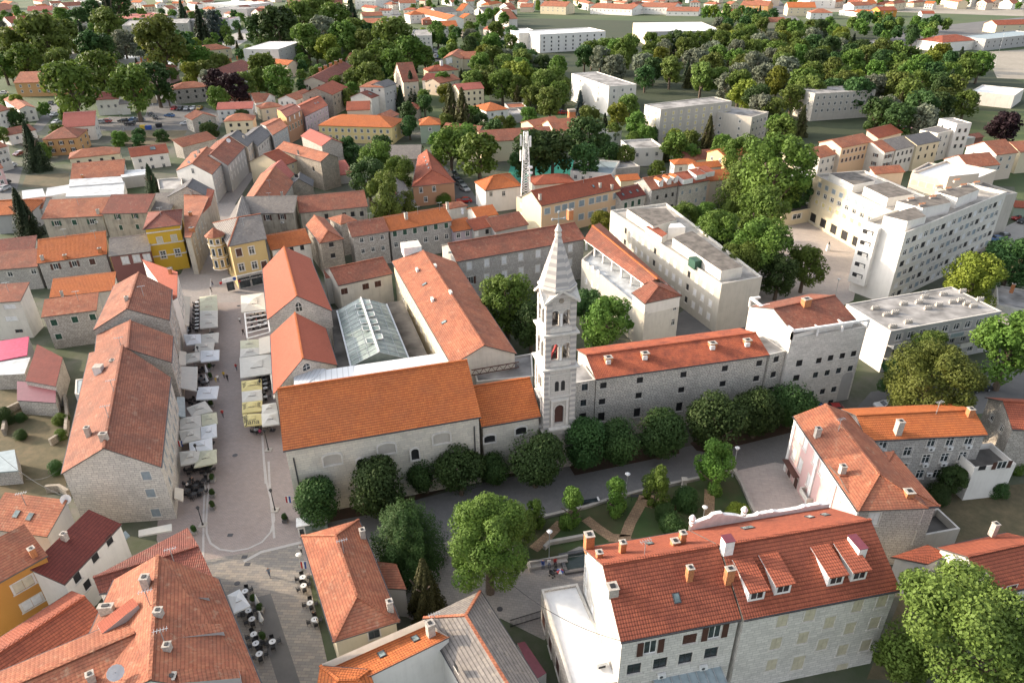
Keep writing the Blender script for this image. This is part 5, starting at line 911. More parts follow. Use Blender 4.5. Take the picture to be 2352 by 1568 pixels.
fb('o16', 'stone_house', 'tall pale house with orange hip roof beside the slate roof', (824, 200), (883, 201), (850, 184), 13.5, 'hx', wall='w_offwhite', rm='roof_clay', n=3, z=[12])
fb('o16b', 'stone_house', 'tall grey house with slate roof right of the orange hip roof', (883, 201), (912, 192), (890, 182), 13.5, 'gx', wall='w_grey', rm='roof_slate', n=3, z=[10, 6])
fb('o17', 'house', 'pale house with stained gable and brown roof with two skylights', (803, 223), (853, 226), (850, 199), 9.5, 'gy', wall='w_offwhite', rm='roof_brown', n=0, sky=((850, 216, 1.5, 2), (856, 212, 1.5, 2)))
fb('o18', 'stone_house', 'tall derelict house with very weathered patchy roof', (903, 172), (925, 189), (960, 150), 12, 'gy', m=.6, wall='w_beige', rm='roof_old', n=2, z=[9, 5])
fb('o18b', 'house', 'white house with wine-red roof right of the weathered house', (968, 184), (1015, 186), (985, 168), 7, 'gx', wall='w_white', rm='roof_dark', n=1)
fb('o19', 'yellow_school', 'long pale yellow two-storey building with orange hipped roof', (729, 288), (901, 293), (815, 263), 7.4, 'hx', m=.38, wall='w_yellow', rm='roof_orange', n=11, cat='public building')
fb('o20', 'house', 'house with dark red cross roof behind the long yellow building', (795, 254), (850, 252), (828, 232), 9, 'gx', wall='w_beige', rm='roof_red', n=0)
fb('o21', 'house', 'narrow orange-roofed stone house at the right end of the yellow building', (895, 272), (918, 262), (905, 248), 9, 'gx', wall='w_stoneold', rm='roof_clay', n=1, k='x')
fb('o22', 'stone_house', 'little stone house with red gable roof among garden trees', (922, 252), (960, 252), (943, 228), 5.5, 'gy', wall='w_stoneold', rm='roof_red', n=0, D=10)
fb('o25', 'house', 'white house with crossing red roofs and arched door', (636, 228), (680, 230), (672, 203), 6.5, 'gy', wall='w_white', rm='roof_clay', n=3)
fb('o25b', 'house', 'white house with turquoise windows at the head of the street', (585, 236), (606, 234), (600, 212), 6, 'gx', wall='w_white', rm='roof_clay', n=2)
fb('o25c', 'house', 'low round-cornered house with red roof above the beige block', (598, 250), (650, 244), (620, 234), 6, 'hx', wall='w_cream', rm='roof_clay', n=2)
fb('o34', 'apartment_house', 'cream three-storey house with balconies and pinkish roof beside two spruces', (1053, 208), (1113, 203), (1080, 190), 10, 'gx', wall='w_cream', rm='roof_pinkred', n=4, k='x', z=[8, 5, 2], cat='house')
fb('o34b', 'house', 'house with orange gable roofs left of the balconied cream house', (1010, 192), (1058, 182), (1030, 172), 7, 'gx', wall='w_beige', rm='roof_clay', n=2)
fb('o35', 'villa', 'white villa with tan pyramid roof near the forest edge', (1116, 256), (1169, 250), (1138, 229), 7.5, 'p', wall='w_white', rm='roof_orange', n=2, D=15, cat='villa')
fb('o35b', 'garage', 'row of garages with dull red roofs beside the forest path', (1168, 250), (1210, 248), (1190, 238), 3.5, 'f', wall='w_grey', rm='roof_clay', n=0, cat='garage')
fb('o35c', 'shed', 'grey garage with flat roof left of the parked cars', (1176, 266), (1206, 264), (1190, 252), 3.5, 'f', wall='w_grey', rm='concroof', n=0, cat='garage')
# right top
fb('p1', 'hotel', 'white four-storey hotel with rows of balconies in the park', (1240, 82), (1391, 74), (1300, 68), 13, 'f', wall='w_white', rm='whiteroof', n=9, k='m', z=[11, 8, 5, 2.2], cat='hotel', par=.8)
fb('p1b', 'stair_tower', 'white stair tower at the left end of the hotel', (1192, 78), (1240, 76), (1215, 66), 12.5, 'f', wall='w_white', rm='whiteroof', n=1, z=[10, 6], cat='stair tower')
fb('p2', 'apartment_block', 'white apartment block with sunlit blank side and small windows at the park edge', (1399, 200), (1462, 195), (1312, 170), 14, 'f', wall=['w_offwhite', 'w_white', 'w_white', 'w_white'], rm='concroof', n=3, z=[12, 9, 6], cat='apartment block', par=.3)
fb('p3', 'apartment_block', 'grey six-storey slab with yellow blinds and dark window bands', (1518, 253), (1681, 234), (1647, 223), 15, 'f', wall=['w_concrete', 'w_concrete', 'w_concrete', 'w_offwhite'], rm='concroof', n=9, k='y', z=[13.2, 10.6, 8, 5.4, 2.8], cat='apartment block', par=.3)
fb('p3b', 'apartment_block', 'smaller grey block with awnings right of the six-storey slab', (1727, 272), (1765, 260), (1770, 253), 11, 'f', wall='w_concrete', rm='concroof', n=4, z=[9, 6, 3], cat='apartment block', D=20)
fb('p3c', 'apartment_block', 'four-storey block with long glazed balconies among the park trees', (1872, 217), (2012, 208), (1960, 197), 12.5, 'f', wall='w_concrete', rm='concroof', n=10, z=[10.8, 7.8, 4.8], cat='apartment block', par=.3)
fb('p4', 'school_building', 'low white pavilion school with red shed roofs near the top', (1355, 18), (1452, 22), (1400, 8), 7, 'gx', m=.25, wall='w_white', rm='roof_clay', n=10, z=[4.5], cat='school building')
fb('p4b', 'school_building', 'white pavilion wing with strip windows and red roof right of it', (1470, 16), (1548, 18), (1510, 6), 8, 'gx', m=.25, wall='w_white', rm='roof_clay', n=9, z=[5], cat='school building')
fb('p4c', 'school_building', 'low wing with red roof at the right end of the pavilion school', (1530, 26), (1605, 27), (1570, 16), 5, 'gx', m=.25, wall='w_white', rm='roof_clay', n=5, z=[2.5], cat='school building')
fb('p4d', 'house', 'apartment house with red roof left of the pavilion school', (1240, 14), (1300, 16), (1270, 3), 9, 'gx', wall='w_cream', rm='roof_clay', n=5)
fb('p4e', 'house', 'small house with reddish roof near the top centre', (1194, 17), (1224, 17), (1208, 8), 6, 'gx', wall='w_beige', rm='roof_clay', n=0)
fb('p5', 'sports_hall', 'sports hall with wide white roof in the park', (1485, 73), (1660, 71), (1520, 52), 11, 'f', wall=['w_grey', 'w_cream', 'w_cream', 'w_cream'], rm='whiteroof', n=6, k='m', z=[7, 4], cat='sports hall', par=.1)
fb('p6', 'villa', 'white cubic house with roof terrace in front of the grey slab', (1450, 345), (1524, 341), (1490, 322), 6.5, 'f', wall='w_white', rm='concroof', n=3, z=[4.5], cat='villa', par=.6)
fb('p7', 'annex', 'small white flat house between lime trees and conifers', (1376, 312), (1428, 304), (1400, 296), 5.5, 'f', wall='w_white', rm='concroof', n=2, z=[3], cat='annex')
fb('p9', 'shed', 'long shed with grey metal roof in front of the cubic house', (1310, 395), (1405, 402), (1350, 368), 4.5, 'f', wall='w_white', rm='bluemetal', n=5, z=[2.8], cat='shed')
fb('p9b', 'shed', 'stone-walled shed with grey roof right of the metal-roofed shed', (1398, 392), (1470, 385), (1440, 370), 4, 'f', wall='w_stonegrey', rm='concroof', n=0, cat='shed')
fb('p10', 'yellow_house', 'bright yellow house with orange roof and white balconies', (1668, 362), (1718, 352), (1690, 334), 9, 'gx', wall='w_yellow', rm='roof_orange', n=1)
fb('p10b', 'house', 'house with orange hip roof left of the bright yellow house', (1548, 378), (1605, 376), (1575, 364), 6, 'hx', wall='w_white', rm='roof_orange', n=2)
fb('p10c', 'house', 'long low houses with dull red roofs below the grey slab', (1575, 370), (1650, 362), (1610, 344), 4.5, 'gx', wall='w_offwhite', rm='roof_old', n=0)
fb('p10d', 'house', 'house with small red hip roof right of the yellow house', (1690, 345), (1755, 340), (1720, 330), 5, 'hx', wall='w_white', rm='roof_clay', n=2)
fb('p10e', 'house', 'house with little orange roof in front of the bright yellow house', (1600, 388), (1660, 382), (1630, 370), 7, 'gx', wall='w_offwhite', rm='roof_orange', n=2)
fb('q1', 'rowhouse', 'white-gabled rowhouse with brown-red roof at the left end of the right-hand row', (1884, 363), (1928, 352), (1865, 340), 9, 'gx', wall='w_offwhite', rm='roof_clay', n=3)
fb('q2', 'rowhouse', 'tan rowhouse with tall windows and red roof', (1934, 340), (2007, 325), (1950, 312), 11.5, 'gx', wall=['w_peach', 'w_beige', 'w_beige', 'w_beige'], rm='roof_clay', n=7, k='b')
fb('q3', 'rowhouse', 'white rowhouse with half red, half grey roof', (2033, 350), (2058, 345), (2020, 322), 9.5, 'gx', wall='w_offwhite', rm='roof_clay', n=2, k='o')
fb('q3b', 'rowhouse', 'white rowhouse with grey slab roof', (2059, 345), (2106, 334), (2062, 314), 9.5, 'gx', wall='w_offwhite', rm='roof_grey', n=4, k='x')
fb('q4', 'rowhouse', 'cream rowhouse with slate roof and six little windows', (2108, 334), (2162, 323), (2120, 304), 9.8, 'gx', wall='w_cream', rm='roof_slate', n=3, k='x')
fb('q5', 'rowhouse', 'grey house with flat slate roof and long balconies', (2155, 307), (2198, 297), (2170, 286), 11, 'f', wall='w_offwhite', rm='roof_slate', n=3, z=[9, 6, 3], par=.1)
fb('q6', 'apartment_house', 'tall white house with red balconies at the end of the right-hand row', (2198, 286), (2232, 284), (2190, 272), 13.5, 'f', wall='w_white', rm='concroof', n=2, k='m', z=[11, 8, 5], cat='apartment house', par=.3)
fb('q7', 'house', 'red-roofed house behind the tan rowhouse', (2018, 318), (2074, 304), (2030, 288), 7, 'sx', wall='w_beige', rm='roof_red', n=0)
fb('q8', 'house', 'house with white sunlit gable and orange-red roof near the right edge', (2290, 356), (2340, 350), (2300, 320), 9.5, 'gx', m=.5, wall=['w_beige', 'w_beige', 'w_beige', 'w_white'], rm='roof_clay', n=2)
fb('q9', 'house', 'lower house with red roof in front of the sunlit white gable', (2226, 385), (2298, 378), (2240, 352), 7.5, 'gx', m=.5, wall=['w_offwhite', 'w_white', 'w_white', 'w_white'], rm='roof_clay', n=4, k='s')
fb('q10', 'house', 'house with orange roof cut by the right picture edge', (2345, 350), (2400, 345), (2360, 322), 8, 'gx', wall='w_cream', rm='roof_clay', n=1)
fb('q11', 'kiosk', 'small kiosk with grey roof beside the lawn', (2205, 325), (2240, 318), (2220, 310), 3.2, 'f', wall='w_offwhite', rm='bluemetal', n=0, cat='kiosk')
fb('q12', 'kiosk', 'small kiosk with brown-red roof beside the lawn', (2240, 318), (2262, 314), (2250, 304), 3.2, 'gx', wall='w_brickred', rm='roof_old', n=0, cat='kiosk')
fb('q13', 'shed', 'red-roofed shed at the right edge beyond the white slab', (2330, 476), (2400, 480), (2360, 462), 4, 'gx', wall='w_green', rm='roof_red', n=0, cat='shed')
fb('q14', 'office_block', 'beige house with blank facade right of the rowhouses', (2095, 395), (2165, 408), (2150, 375), 10, 'f', wall='w_beige', rm='concroof', n=1, cat='office building', D=14)
fb('q15', 'house', 'low brown-red roof between the apartment wing and the rowhouses', (2010, 400), (2080, 395), (2040, 380), 6, 'sx', wall='w_beige', rm='roof_clay', n=0)
fb('q16', 'villa', 'cream house with grey hip roof left of the rowhouses', (1795, 352), (1840, 362), (1820, 340), 6, 'gx', wall='w_cream', rm='roof_grey', n=0)
fb('t1', 'house', 'large house with orange roof near the top right of the park', (1810, 18), (1875, 18), (1840, 5), 9, 'gx', wall='w_cream', rm='roof_orange', n=4)
fb('t2', 'house', 'white house with red hip roof beside the uphill street', (1862, 30), (1914, 30), (1890, 20), 6.5, 'hx', wall='w_white', rm='roof_clay', n=3)
fb('t3', 'house', 'white gabled house with red roof at the top right', (1962, 14), (2005, 12), (1980, 4), 8, 'gx', wall='w_white', rm='roof_clay', n=3)
fb('t4', 'house', 'low white house in front of the gabled one', (1975, 30), (2012, 28), (1995, 22), 4.5, 'f', wall='w_white', rm='roof_clay', n=3)
fb('t5', 'house', 'orange-walled house with red roof at the top right', (2022, 25), (2062, 24), (2045, 15), 7, 'gx', wall='w_ochre', rm='roof_red', n=2)
fb('t6', 'house', 'house with red roof at the top just right of centre', (1700, 12), (1765, 14), (1735, 2), 9, 'gx', wall='w_orangewall', rm='roof_clay', n=3)
fb('t7', 'house', 'house with red roof deep among the park trees', (1752, 52), (1810, 50), (1780, 40), 6, 'gx', wall='w_cream', rm='roof_clay', n=0)
fb('t8', 'warehouse', 'grey warehouse with blue roof panels at the right edge', (2265, 92), (2400, 78), (2330, 72), 8, 'f', wall='w_grey', rm='bluemetal', n=10, k='m', z=[6, 3], cat='warehouse')
fb('t9', 'warehouse', 'white building with bright red roof behind the grey-green poplars', (2165, 98), (2250, 92), (2210, 78), 7, 'hx', m=.3, wall='w_white', rm='roof_red', n=0, cat='warehouse')
fb('t10', 'warehouse', 'white house with red roof at the right edge near the road', (2290, 58), (2400, 55), (2340, 45), 7, 'gx', wall='w_cream', rm='roof_red', n=3)
fb('t11', 'warehouse', 'blue-grey flat building behind the park trees', (2008, 108), (2050, 106), (2030, 97), 5, 'f', wall='w_grey', rm='bluemetal', n=0, cat='building')
fb('t12', 'building', 'modern white building with solar panels on its faceted roof', (2230, 212), (2330, 222), (2290, 194), 6, 'f', wall='w_offwhite', rm='whiteroof', n=0, cat='building', D=25)
fb('t13', 'shed', 'pale house with small red roof on the bare ground at the top', (2118, 32), (2148, 32), (2132, 25), 5, 'gx', wall='w_white', rm='roof_red', n=0, cat='house')
fb('t14', 'house', 'white flat building among trees near the top right centre', (1860, 2), (1920, 2), (1890, -8), 9, 'f', wall='w_white', rm='whiteroof', n=3)
fb('t15', 'house', 'pale house at the very top left of centre', (1070, 4), (1100, 3), (1085, -4), 8, 'gx', wall='w_offwhite', rm='roof_clay', n=2)
fb('t16', 'house', 'blue-white house with red roof left of the small reddish roof', (1168, 17), (1184, 16), (1176, 6), 9, 'gx', wall='w_white', rm='roof_clay', n=2)
fb('t17', 'house', 'grey-roofed low house right of the bright trees near the top', (1110, 27), (1140, 25), (1125, 15), 5, 'gx', wall='w_white', rm='roof_grey', n=2)
# ================= the bell tower =================
def stripemat(name, c1, c2, per):
    mt, nt, b = newmat(name); uv = nt.nodes.new('ShaderNodeUVMap').outputs[0]; sep = nt.nodes.new('ShaderNodeSeparateXYZ'); nt.links.new(uv, sep.inputs[0])
    f = mth(nt, 'GREATER_THAN', mth(nt, 'FRACT', mth(nt, 'DIVIDE', sep.outputs[1], per)), .5)
    c = mixc(nt, f, c1, c2); c = mixc(nt, mth(nt, 'MULTIPLY', ramp(nt, nz(nt, .9, 5, .65), .4, .7), .45), c, tuple(x*.75 for x in c1)); nt.links.new(c, b.inputs['Base Color']); b.inputs['Roughness'].default_value = .85
stripemat('stripes', (.56, .52, .475), (.35, .335, .32), .95); stripemat('spirestripes', (.54, .50, .46), (.34, .325, .315), 1.15)
stonemat('w_tower', (.58, .54, .49), (.55, .52, .47), (.36, .34, .32), bw=.9, rh=.45, st=.3)
TE = 30.6; a = at(1254, 697, TE); b_ = at(1327, 688, TE); ex = (b_-a); ex.z = 0; TW = ex.length; ex.normalize(); ey = Vector((-ex.y, ex.x, 0)); tc = (a+b_)/2+ey*TW/2; tc.z = 0; trot = math.atan2(ex.y, ex.x)
TW -= .15; TB0 = tc.copy()
tw = empty('bell_tower', tc, 'striped stone bell tower with arched belfry and tall pointed spire topped by a cross', 'bell tower')
def TP(x, y, z): return tc+ex*x+ey*y+Vector((0, 0, z))
def sq(hw): return [(-hw, -hw), (hw, -hw), (hw, hw), (-hw, hw)]
def tbox(s, x, y, z, sx, sy, sz, mt): s.box(TP(x, y, z), sx, sy, sz, mt, trot)
def face_frame(k):    # k-th face: origin direction along the face, outward normal
    d = [ex, ey, -ex, -ey][k]; n = [-ey, ex, ey, -ex][k]; return d, n
def arch_wall(s, d, n, o, hw, z0, z1, ops, mt, th=.55, seg=6):
    """wall of half width hw with round-arched openings (x0,x1,zb,zs)"""
    def P(x, z, y=0): return o+d*x-n*y+Vector((0, 0, z))
    xs = [-hw]+[x for op in ops for x in op[:2]]+[hw]
    for i in range(0, len(xs), 2):
        s.poly([P(xs[i], z0), P(xs[i+1], z0), P(xs[i+1], z1), P(xs[i], z1)], mt)
    for x0, x1, zb, zs in ops:
        if zb > z0: s.poly([P(x0, z0), P(x1, z0), P(x1, zb), P(x0, zb)], mt)
        r = (x1-x0)/2; cx = (x0+x1)/2; pts = [(cx-r*math.cos(math.pi*t/seg), zs+r*math.sin(math.pi*t/seg)) for t in range(seg+1)]
        for p, q in zip(pts, pts[1:]): s.poly([P(p[0], p[1]), P(q[0], q[1]), P(q[0], z1), P(p[0], z1)], mt)
        rim = [(x0, zb)]+pts+[(x1, zb)]
        for p, q in zip(rim, rim[1:]): s.poly([P(p[0], p[1]), P(p[0], p[1], th), P(q[0], q[1], th), P(q[0], q[1])], mt)
        s.poly([P(x0, zb), P(x1, zb), P(x1, zb, th), P(x0, zb, th)], mt)
        # archivolt
        for p, q in zip(pts, pts[1:]):
            v1 = Vector((p[0]-cx, p[1]-zs)).normalized()*.22; v2 = Vector((q[0]-cx, q[1]-zs)).normalized()*.22
            s.poly([P(p[0], p[1], -.06), P(p[0]+v1.x, p[1]+v1.y, -.06), P(q[0]+v2.x, q[1]+v2.y, -.06), P(q[0], q[1], -.06)], 'surround')
LO = TE-28; tc.z = LO
LV = [(-LO, 5.0, TW/2+.35), (5.0, 16.4, TW/2+.15), (16.9, 22.3, TW/2), (22.8, 27.9, TW/2-.1)]
for k in range(4):
    d, n = face_frame(k); hw = LV[0][2]; s = MB()
    arch_wall(s, d, n, tc+n*hw, hw, -LO, 5, [(-.7, .7, .6, 2.4)], 'w_tower'); s.poly([tc+n*(hw-.5)+d*x+Vector((0, 0, z)) for x, z in ((-.8, .5), (.8, .5), (.8, 3.4), (-.8, 3.4))], 'dark')
    hw = LV[1][2]; arch_wall(s, d, n, tc+n*hw, hw, 5, 16.4, [(-.75, .75, 6.4, 9.2)], 'w_tower', .4)
    s.poly([tc+n*(hw-.38)+d*x+Vector((0, 0, z)) for x, z in ((-.8, 6.3), (.8, 6.3), (.8, 10.2), (-.8, 10.2))], 'shb')
    # recessed panel frame, twin window above
    for x in (-1.75, 1.75): s.bar(tc+n*(hw+.05)+d*x+Vector((0, 0, 11.6)), tc+n*(hw+.05)+d*x+Vector((0, 0, 15.6)), .16, 'surround')
    for z in (11.6, 15.6): s.bar(tc+n*(hw+.05)-d*1.83+Vector((0, 0, z)), tc+n*(hw+.05)+d*1.83+Vector((0, 0, z)), .16, 'surround')
    for x in (-.5, .5):
        pts = [(x-.32, 12.6), (x+.32, 12.6)]+[(x+.32*math.cos(math.pi*t/6), 14.1+.32*math.sin(math.pi*t/6)) for t in range(7)]
        s.poly([tc+n*(hw+.02)+d*u_+Vector((0, 0, z_)) for u_, z_ in pts], 'dark')
    s.box(tc+n*(hw+.25)+Vector((0, 0, 10.9)), 2.9, .5, .25, 'surround', math.atan2(d.y, d.x)); s.box(tc+n*(hw+.35)+Vector((0, 0, 5.6)), 3.6, .9, .3, 'surround', math.atan2(d.y, d.x)); s.box(tc+n*(hw+.2)+Vector((0, 0, 4.6)), 3.0, .6, .9, 'w_tower', math.atan2(d.y, d.x))
    for x in (-1.25, 1.25): s.box(tc+n*(hw+.1)+d*x+Vector((0, 0, 5.9)), .35, .25, 5.0, 'surround', math.atan2(d.y, d.x))
    s.build('shaft_wall', tw, TB0)
    for nm, (z0, z1, hw), zb, zs in (('lower_belfry_wall', LV[2], 18.1, 20.4), ('upper_belfry_wall', LV[3], 23.9, 25.9)):
        s = MB(); arch_wall(s, d, n, tc+n*hw, hw, z0, z1, [(-1.55, -.3, zb, zs), (.3, 1.55, zb, zs)], 'w_tower', .5)
        s.box(tc+n*(hw+.05)+Vector((0, 0, zb-.95)), 3.3, .3, .75, 'surround', math.atan2(d.y, d.x)); s.box(tc+n*(hw+.03)+Vector((0, 0, zb)), .3, .3, zs-zb, 'white', math.atan2(d.y, d.x)); s.build(nm, tw, TB0)
    # pediment
    hw = LV[3][2]+.45; s = MB(); o = tc+n*hw+Vector((0, 0, 28.0)); L0, R0, A0 = o-d*hw, o+d*hw, o+Vector((0, 0, 1.9)); inn = -n*hw*.95
    s.poly([tc+n*(hw-.45)-d*(hw-.45)+Vector((0, 0, 27.9)), tc+n*(hw-.45)+d*(hw-.45)+Vector((0, 0, 27.9)), tc+n*(hw-.45)+Vector((0, 0, 29.6))], 'w_tower')
    top = A0+inn+Vector((0, 0, .5)); s.poly([L0, A0, top], 'surround'); s.poly([A0, R0, top], 'surround')
    for p, q in ((L0, A0), (A0, R0)): s.bar(p-n*.1-Vector((0, 0, .15)), q-n*.1-Vector((0, 0, .15)), .4, 'surround', .34)
    c = tc+n*(hw-.40)+Vector((0, 0, 28.0)); s.poly([c+d*(.42*math.cos(t*math.pi/6))+Vector((0, 0, .42*math.sin(t*math.pi/6)+.05)) for t in range(12)], 'w_stoneold'); s.build('pediment', tw, TB0)
for i, (z0, z1, hw) in enumerate(LV):
    for x, y in sq(hw):
        s = MB(); sx_ = .95; g = .1; s.box(TP(x*(1-(sx_/2-g)/hw), y*(1-(sx_/2-g)/hw), z0), sx_, sx_, z1-z0, 'stripes', trot); s.build('corner_pilaster', tw, TB0)
for z, hw in ((16.4, TW/2+.15), (22.3, TW/2)):
    s = MB(); tbox(s, 0, 0, z, 2*hw+.35, 2*hw+.35, .25, 'surround'); tbox(s, 0, 0, z+.25, 2*hw+1.0, 2*hw+1.0, .25, 'surround'); s.build('cornice', tw, TB0)
s = MB(); tbox(s, 0, 0, 5.0, TW+1.1, TW+1.1, .3, 'surround'); s.build('cornice', tw, TB0)
s = MB(); tbox(s, 0, 0, 16.85, TW-1, TW-1, .1, 'darkroofflat'); tbox(s, 0, 0, 22.75, TW-1, TW-1, .1, 'darkroofflat'); tbox(s, 0, 0, 27.6, TW-.6, TW-.6, .3, 'w_tower'); s.build('belfry_floor', tw, TB0)
s = MB(); s.cyl(TP(0, 0, 24.2), .55, .9, 'iron', 12, .3); s.bar(TP(-2, 0, 25.4), TP(2, 0, 25.4), .2, 'shb'); s.build('bell', tw, TB0)
s = MB(); s.bar(TP(-1.5, -1, 17), TP(1.2, 1, 21), .25, 'red'); s.bar(TP(-.2, -1.4, 17), TP(-.2, -1.4, 21), .2, 'red'); s.bar(TP(1, 0, 17), TP(1, 0, 21.5), .35, 'canvasy'); s.build('belfry_stair', tw, TB0)
def octo(r, z, off=math.pi/8): return [tc+ex*(r*math.cos(off+i*math.pi/4))+ey*(r*math.sin(off+i*math.pi/4))+Vector((0, 0, z)) for i in range(8)]
def zfor(p, v):
    lo, hi = 0, 70
    for _ in range(40):
        md = (lo+hi)/2
        if proj(Vector((p.x, p.y, md)))[1] > v: lo = md
        else: hi = md
    return lo
apex = zfor(tc, 520)-LO
s = MB(); rings = [octo(2.75, 28.6), octo(2.75, 29.6), octo(2.95, 29.7), octo(2.95, 30.0), octo(2.7, 30.1), octo(.36, apex-1.3)]
for r0, r1 in zip(rings, rings[1:]):
    for i in range(8): s.poly([r0[i], r0[(i+1) % 8], r1[(i+1) % 8], r1[i]], 'spirestripes' if r0 is not rings[2] else 'surround')
s.build('spire', tw, TB0)
s = MB(); s.cyl(TP(0, 0, apex-1.4), .5, .35, 'surround', 10); s.cyl(TP(0, 0, apex-1.05), .35, .5, 'surround', 10, .55); s.cyl(TP(0, 0, apex-.55), .5, .5, 'surround', 10, .3); s.cyl(TP(0, 0, apex-.05), .25, .5, 'surround', 10, .1); s.build('finial', tw, TB0)
s = MB(); zt = zfor(tc, 487)-LO; s.bar(TP(0, 0, apex+.2), TP(0, 0, zt), .14, 'metal'); s.bar(TP(-.9, 0, zt-1.0), TP(.9, 0, zt-1.0), .14, 'metal')
for x, z in ((-.9, zt-1), (.9, zt-1), (0, zt)): s.cyl(TP(x, 0, z-.14), .17, .28, 'metal', 8)
s.build('cross', tw, TB0)
ANCH.append(('tower', 'bell tower', 1282, 800))
# ================= glass court =================
gz = 7.0
G = [at(u, v, gz) for u, v in ((806, 842), (940, 826), (888, 699), (774, 714))]
g0 = sum(G, Vector())/4; g0.z = 0; gr = empty('glass_roof', g0, 'greenish glass gable roof with open vents covering the inner court', 'glass roof')
r0 = (G[0]+G[1])/2+Vector((0, 0, 2.4)); r1 = (G[3]+G[2])/2+Vector((0, 0, 2.4))
glass_, nt_, b__ = newmat('courtglass'); b__.inputs['Base Color'].default_value = (.2, .3, .3, 1); b__.inputs['Roughness'].default_value = .5; b__.inputs['Specular IOR Level'].default_value = .45
nt_.links.new(mixc(nt_, ramp(nt_, nz(nt_, .22, 4, .6), .4, .62), (.11, .15, .14), (.27, .32, .30)), b__.inputs['Base Color'])
s = MB(); s.poly([G[3], G[0], r0, r1], 'courtglass'); s.poly([G[1], G[2], r1, r0], 'courtglass'); s.poly([G[2], G[3], r1], 'courtglass'); s.poly([G[0], G[1], r0], 'courtglass'); s.build('glazing', gr, g0)
NB = 13
for k in range(NB+1):
    t = k/NB; s = MB(); L_, R2, T_ = G[0].lerp(G[3], t), G[1].lerp(G[2], t), r0.lerp(r1, t); u = Vector((0, 0, .05)); s.bar(L_+u, T_+u, .07, 'metal'); s.bar(T_+u, R2+u, .07, 'metal'); s.build('glazing_bar', gr, g0)
for f in (.33, .66):
    for e in (0, 1):
        s = MB(); a0 = (G[0] if e == 0 else G[1]).lerp(r0, f); a1 = (G[3] if e == 0 else G[2]).lerp(r1, f); u = Vector((0, 0, .06)); s.bar(a0+u, a1+u, .06, 'metal'); s.build('glazing_bar', gr, g0)
s = MB(); s.bar(r0+Vector((0, 0, .08)), r1+Vector((0, 0, .08)), .28, 'white'); s.build('ridge_cap', gr, g0)
for a, b_ in ((G[0], G[3]), (G[1], G[2])): s = MB(); s.bar(a, b_, .3, 'metal'); s.build('gutter', gr, g0)
for t, e in ((.2, 0), (.42, 0), (.55, 0), (.7, 0), (.84, 0), (.25, 1), (.4, 1), (.52, 1), (.66, 1), (.8, 1), (.9, 1)):
    w_ = .5/NB; E0, E1 = (G[0], G[3]) if e == 0 else (G[1], G[2])
    def pt(tt, f): return r0.lerp(r1, tt).lerp(E0.lerp(E1, tt), f)
    q = [pt(t-w_, .03), pt(t+w_, .03), pt(t+w_, .3)+Vector((0, 0, .75)), pt(t-w_, .3)+Vector((0, 0, .75))]; s = MB(); s.poly(q, 'courtglass'); 
    for i in range(4): s.bar(q[i], q[(i+1) % 4], .08, 'white')
    s.build('roof_vent', gr, g0)
bld('court', 'court_roof', 'dark flat roof around the glass gable, black with damp', Q=[(772, 856), (985, 822), (925, 690), (760, 712)], h=5.6, roof='f', par=.0, wall='w_offwhite', rm='darkroofflat', far=True, cat='roof')
# white metal lean-to roofs behind the hall
def slab(name, label, cat, pts, mt, th=.15, sub=None):
    P = [at(u, v, z) for u, v, z in pts]; c = sum(P, Vector())/len(P); s = MB(); s.poly(P, mt); s.poly([p-Vector((0, 0, th)) for p in reversed(P)], mt)
    for p, q in zip(P, P[1:]+P[:1]): s.poly([p-Vector((0, 0, th)), q-Vector((0, 0, th)), q, p], mt)
    o = s.build(name); tag(o, label, cat); return o
def ribmat(name, c, per):
    mt, nt, b = newmat(name); uv = nt.nodes.new('ShaderNodeUVMap').outputs[0]; sep = nt.nodes.new('ShaderNodeSeparateXYZ'); nt.links.new(uv, sep.inputs[0])
    f = ramp(nt, mth(nt, 'ABSOLUTE', mth(nt, 'SINE', mth(nt, 'MULTIPLY', sep.outputs[0], math.pi/per))), 0, .35)
    nt.links.new(mixc(nt, f, tuple(x*.6 for x in c), c), b.inputs['Base Color']); b.inputs['Roughness'].default_value = .45
ribmat('ribwhite', (.62, .64, .65), 1.0); ribmat('ribwhite2', (.58, .61, .64), .7)
slab('metal_lean_to_roof', 'long white ribbed metal roof tucked behind the ridge of the long hall', 'metal roof', [(676, 905, 9.6), (1080, 850, 9.6), (1008, 811, 8.6), (745, 849, 8.6)], 'ribwhite')
slab('metal_lean_to_roof', 'small triangular white metal roof at the gable of the lower red hall', 'metal roof', [(676, 905, 9.7), (745, 850, 8.7), (748, 846, 8.7), (674, 849, 8.7)], 'ribwhite2')
bld('terrw', 'terrace', 'grey roof terrace with rusty truss railing left of the bell tower', Q=[(1095, 880), (1225, 868), (1222, 815), (1085, 838)], h=7.2, roof='f', par=.4, wall='w_grey', rm='concroof', far=True, cat='terrace')
s = MB(); a = at(1083, 862, 8.4); b_ = at(1192, 843, 8.4)
for dz in (0, 1.1): s.bar(a+Vector((0, 0, dz)), b_+Vector((0, 0, dz)), .14, 'shb')
for k in range(12): p = a.lerp(b_, k/12); q = a.lerp(b_, (k+1)/12); s.bar(p+Vector((0, 0, 1.1*(k % 2))), q+Vector((0, 0, 1.1*((k+1) % 2))), .08, 'shb')
tag(s.build('truss_railing'), 'rusty brown lattice truss spanning beside the white gable', 'truss')
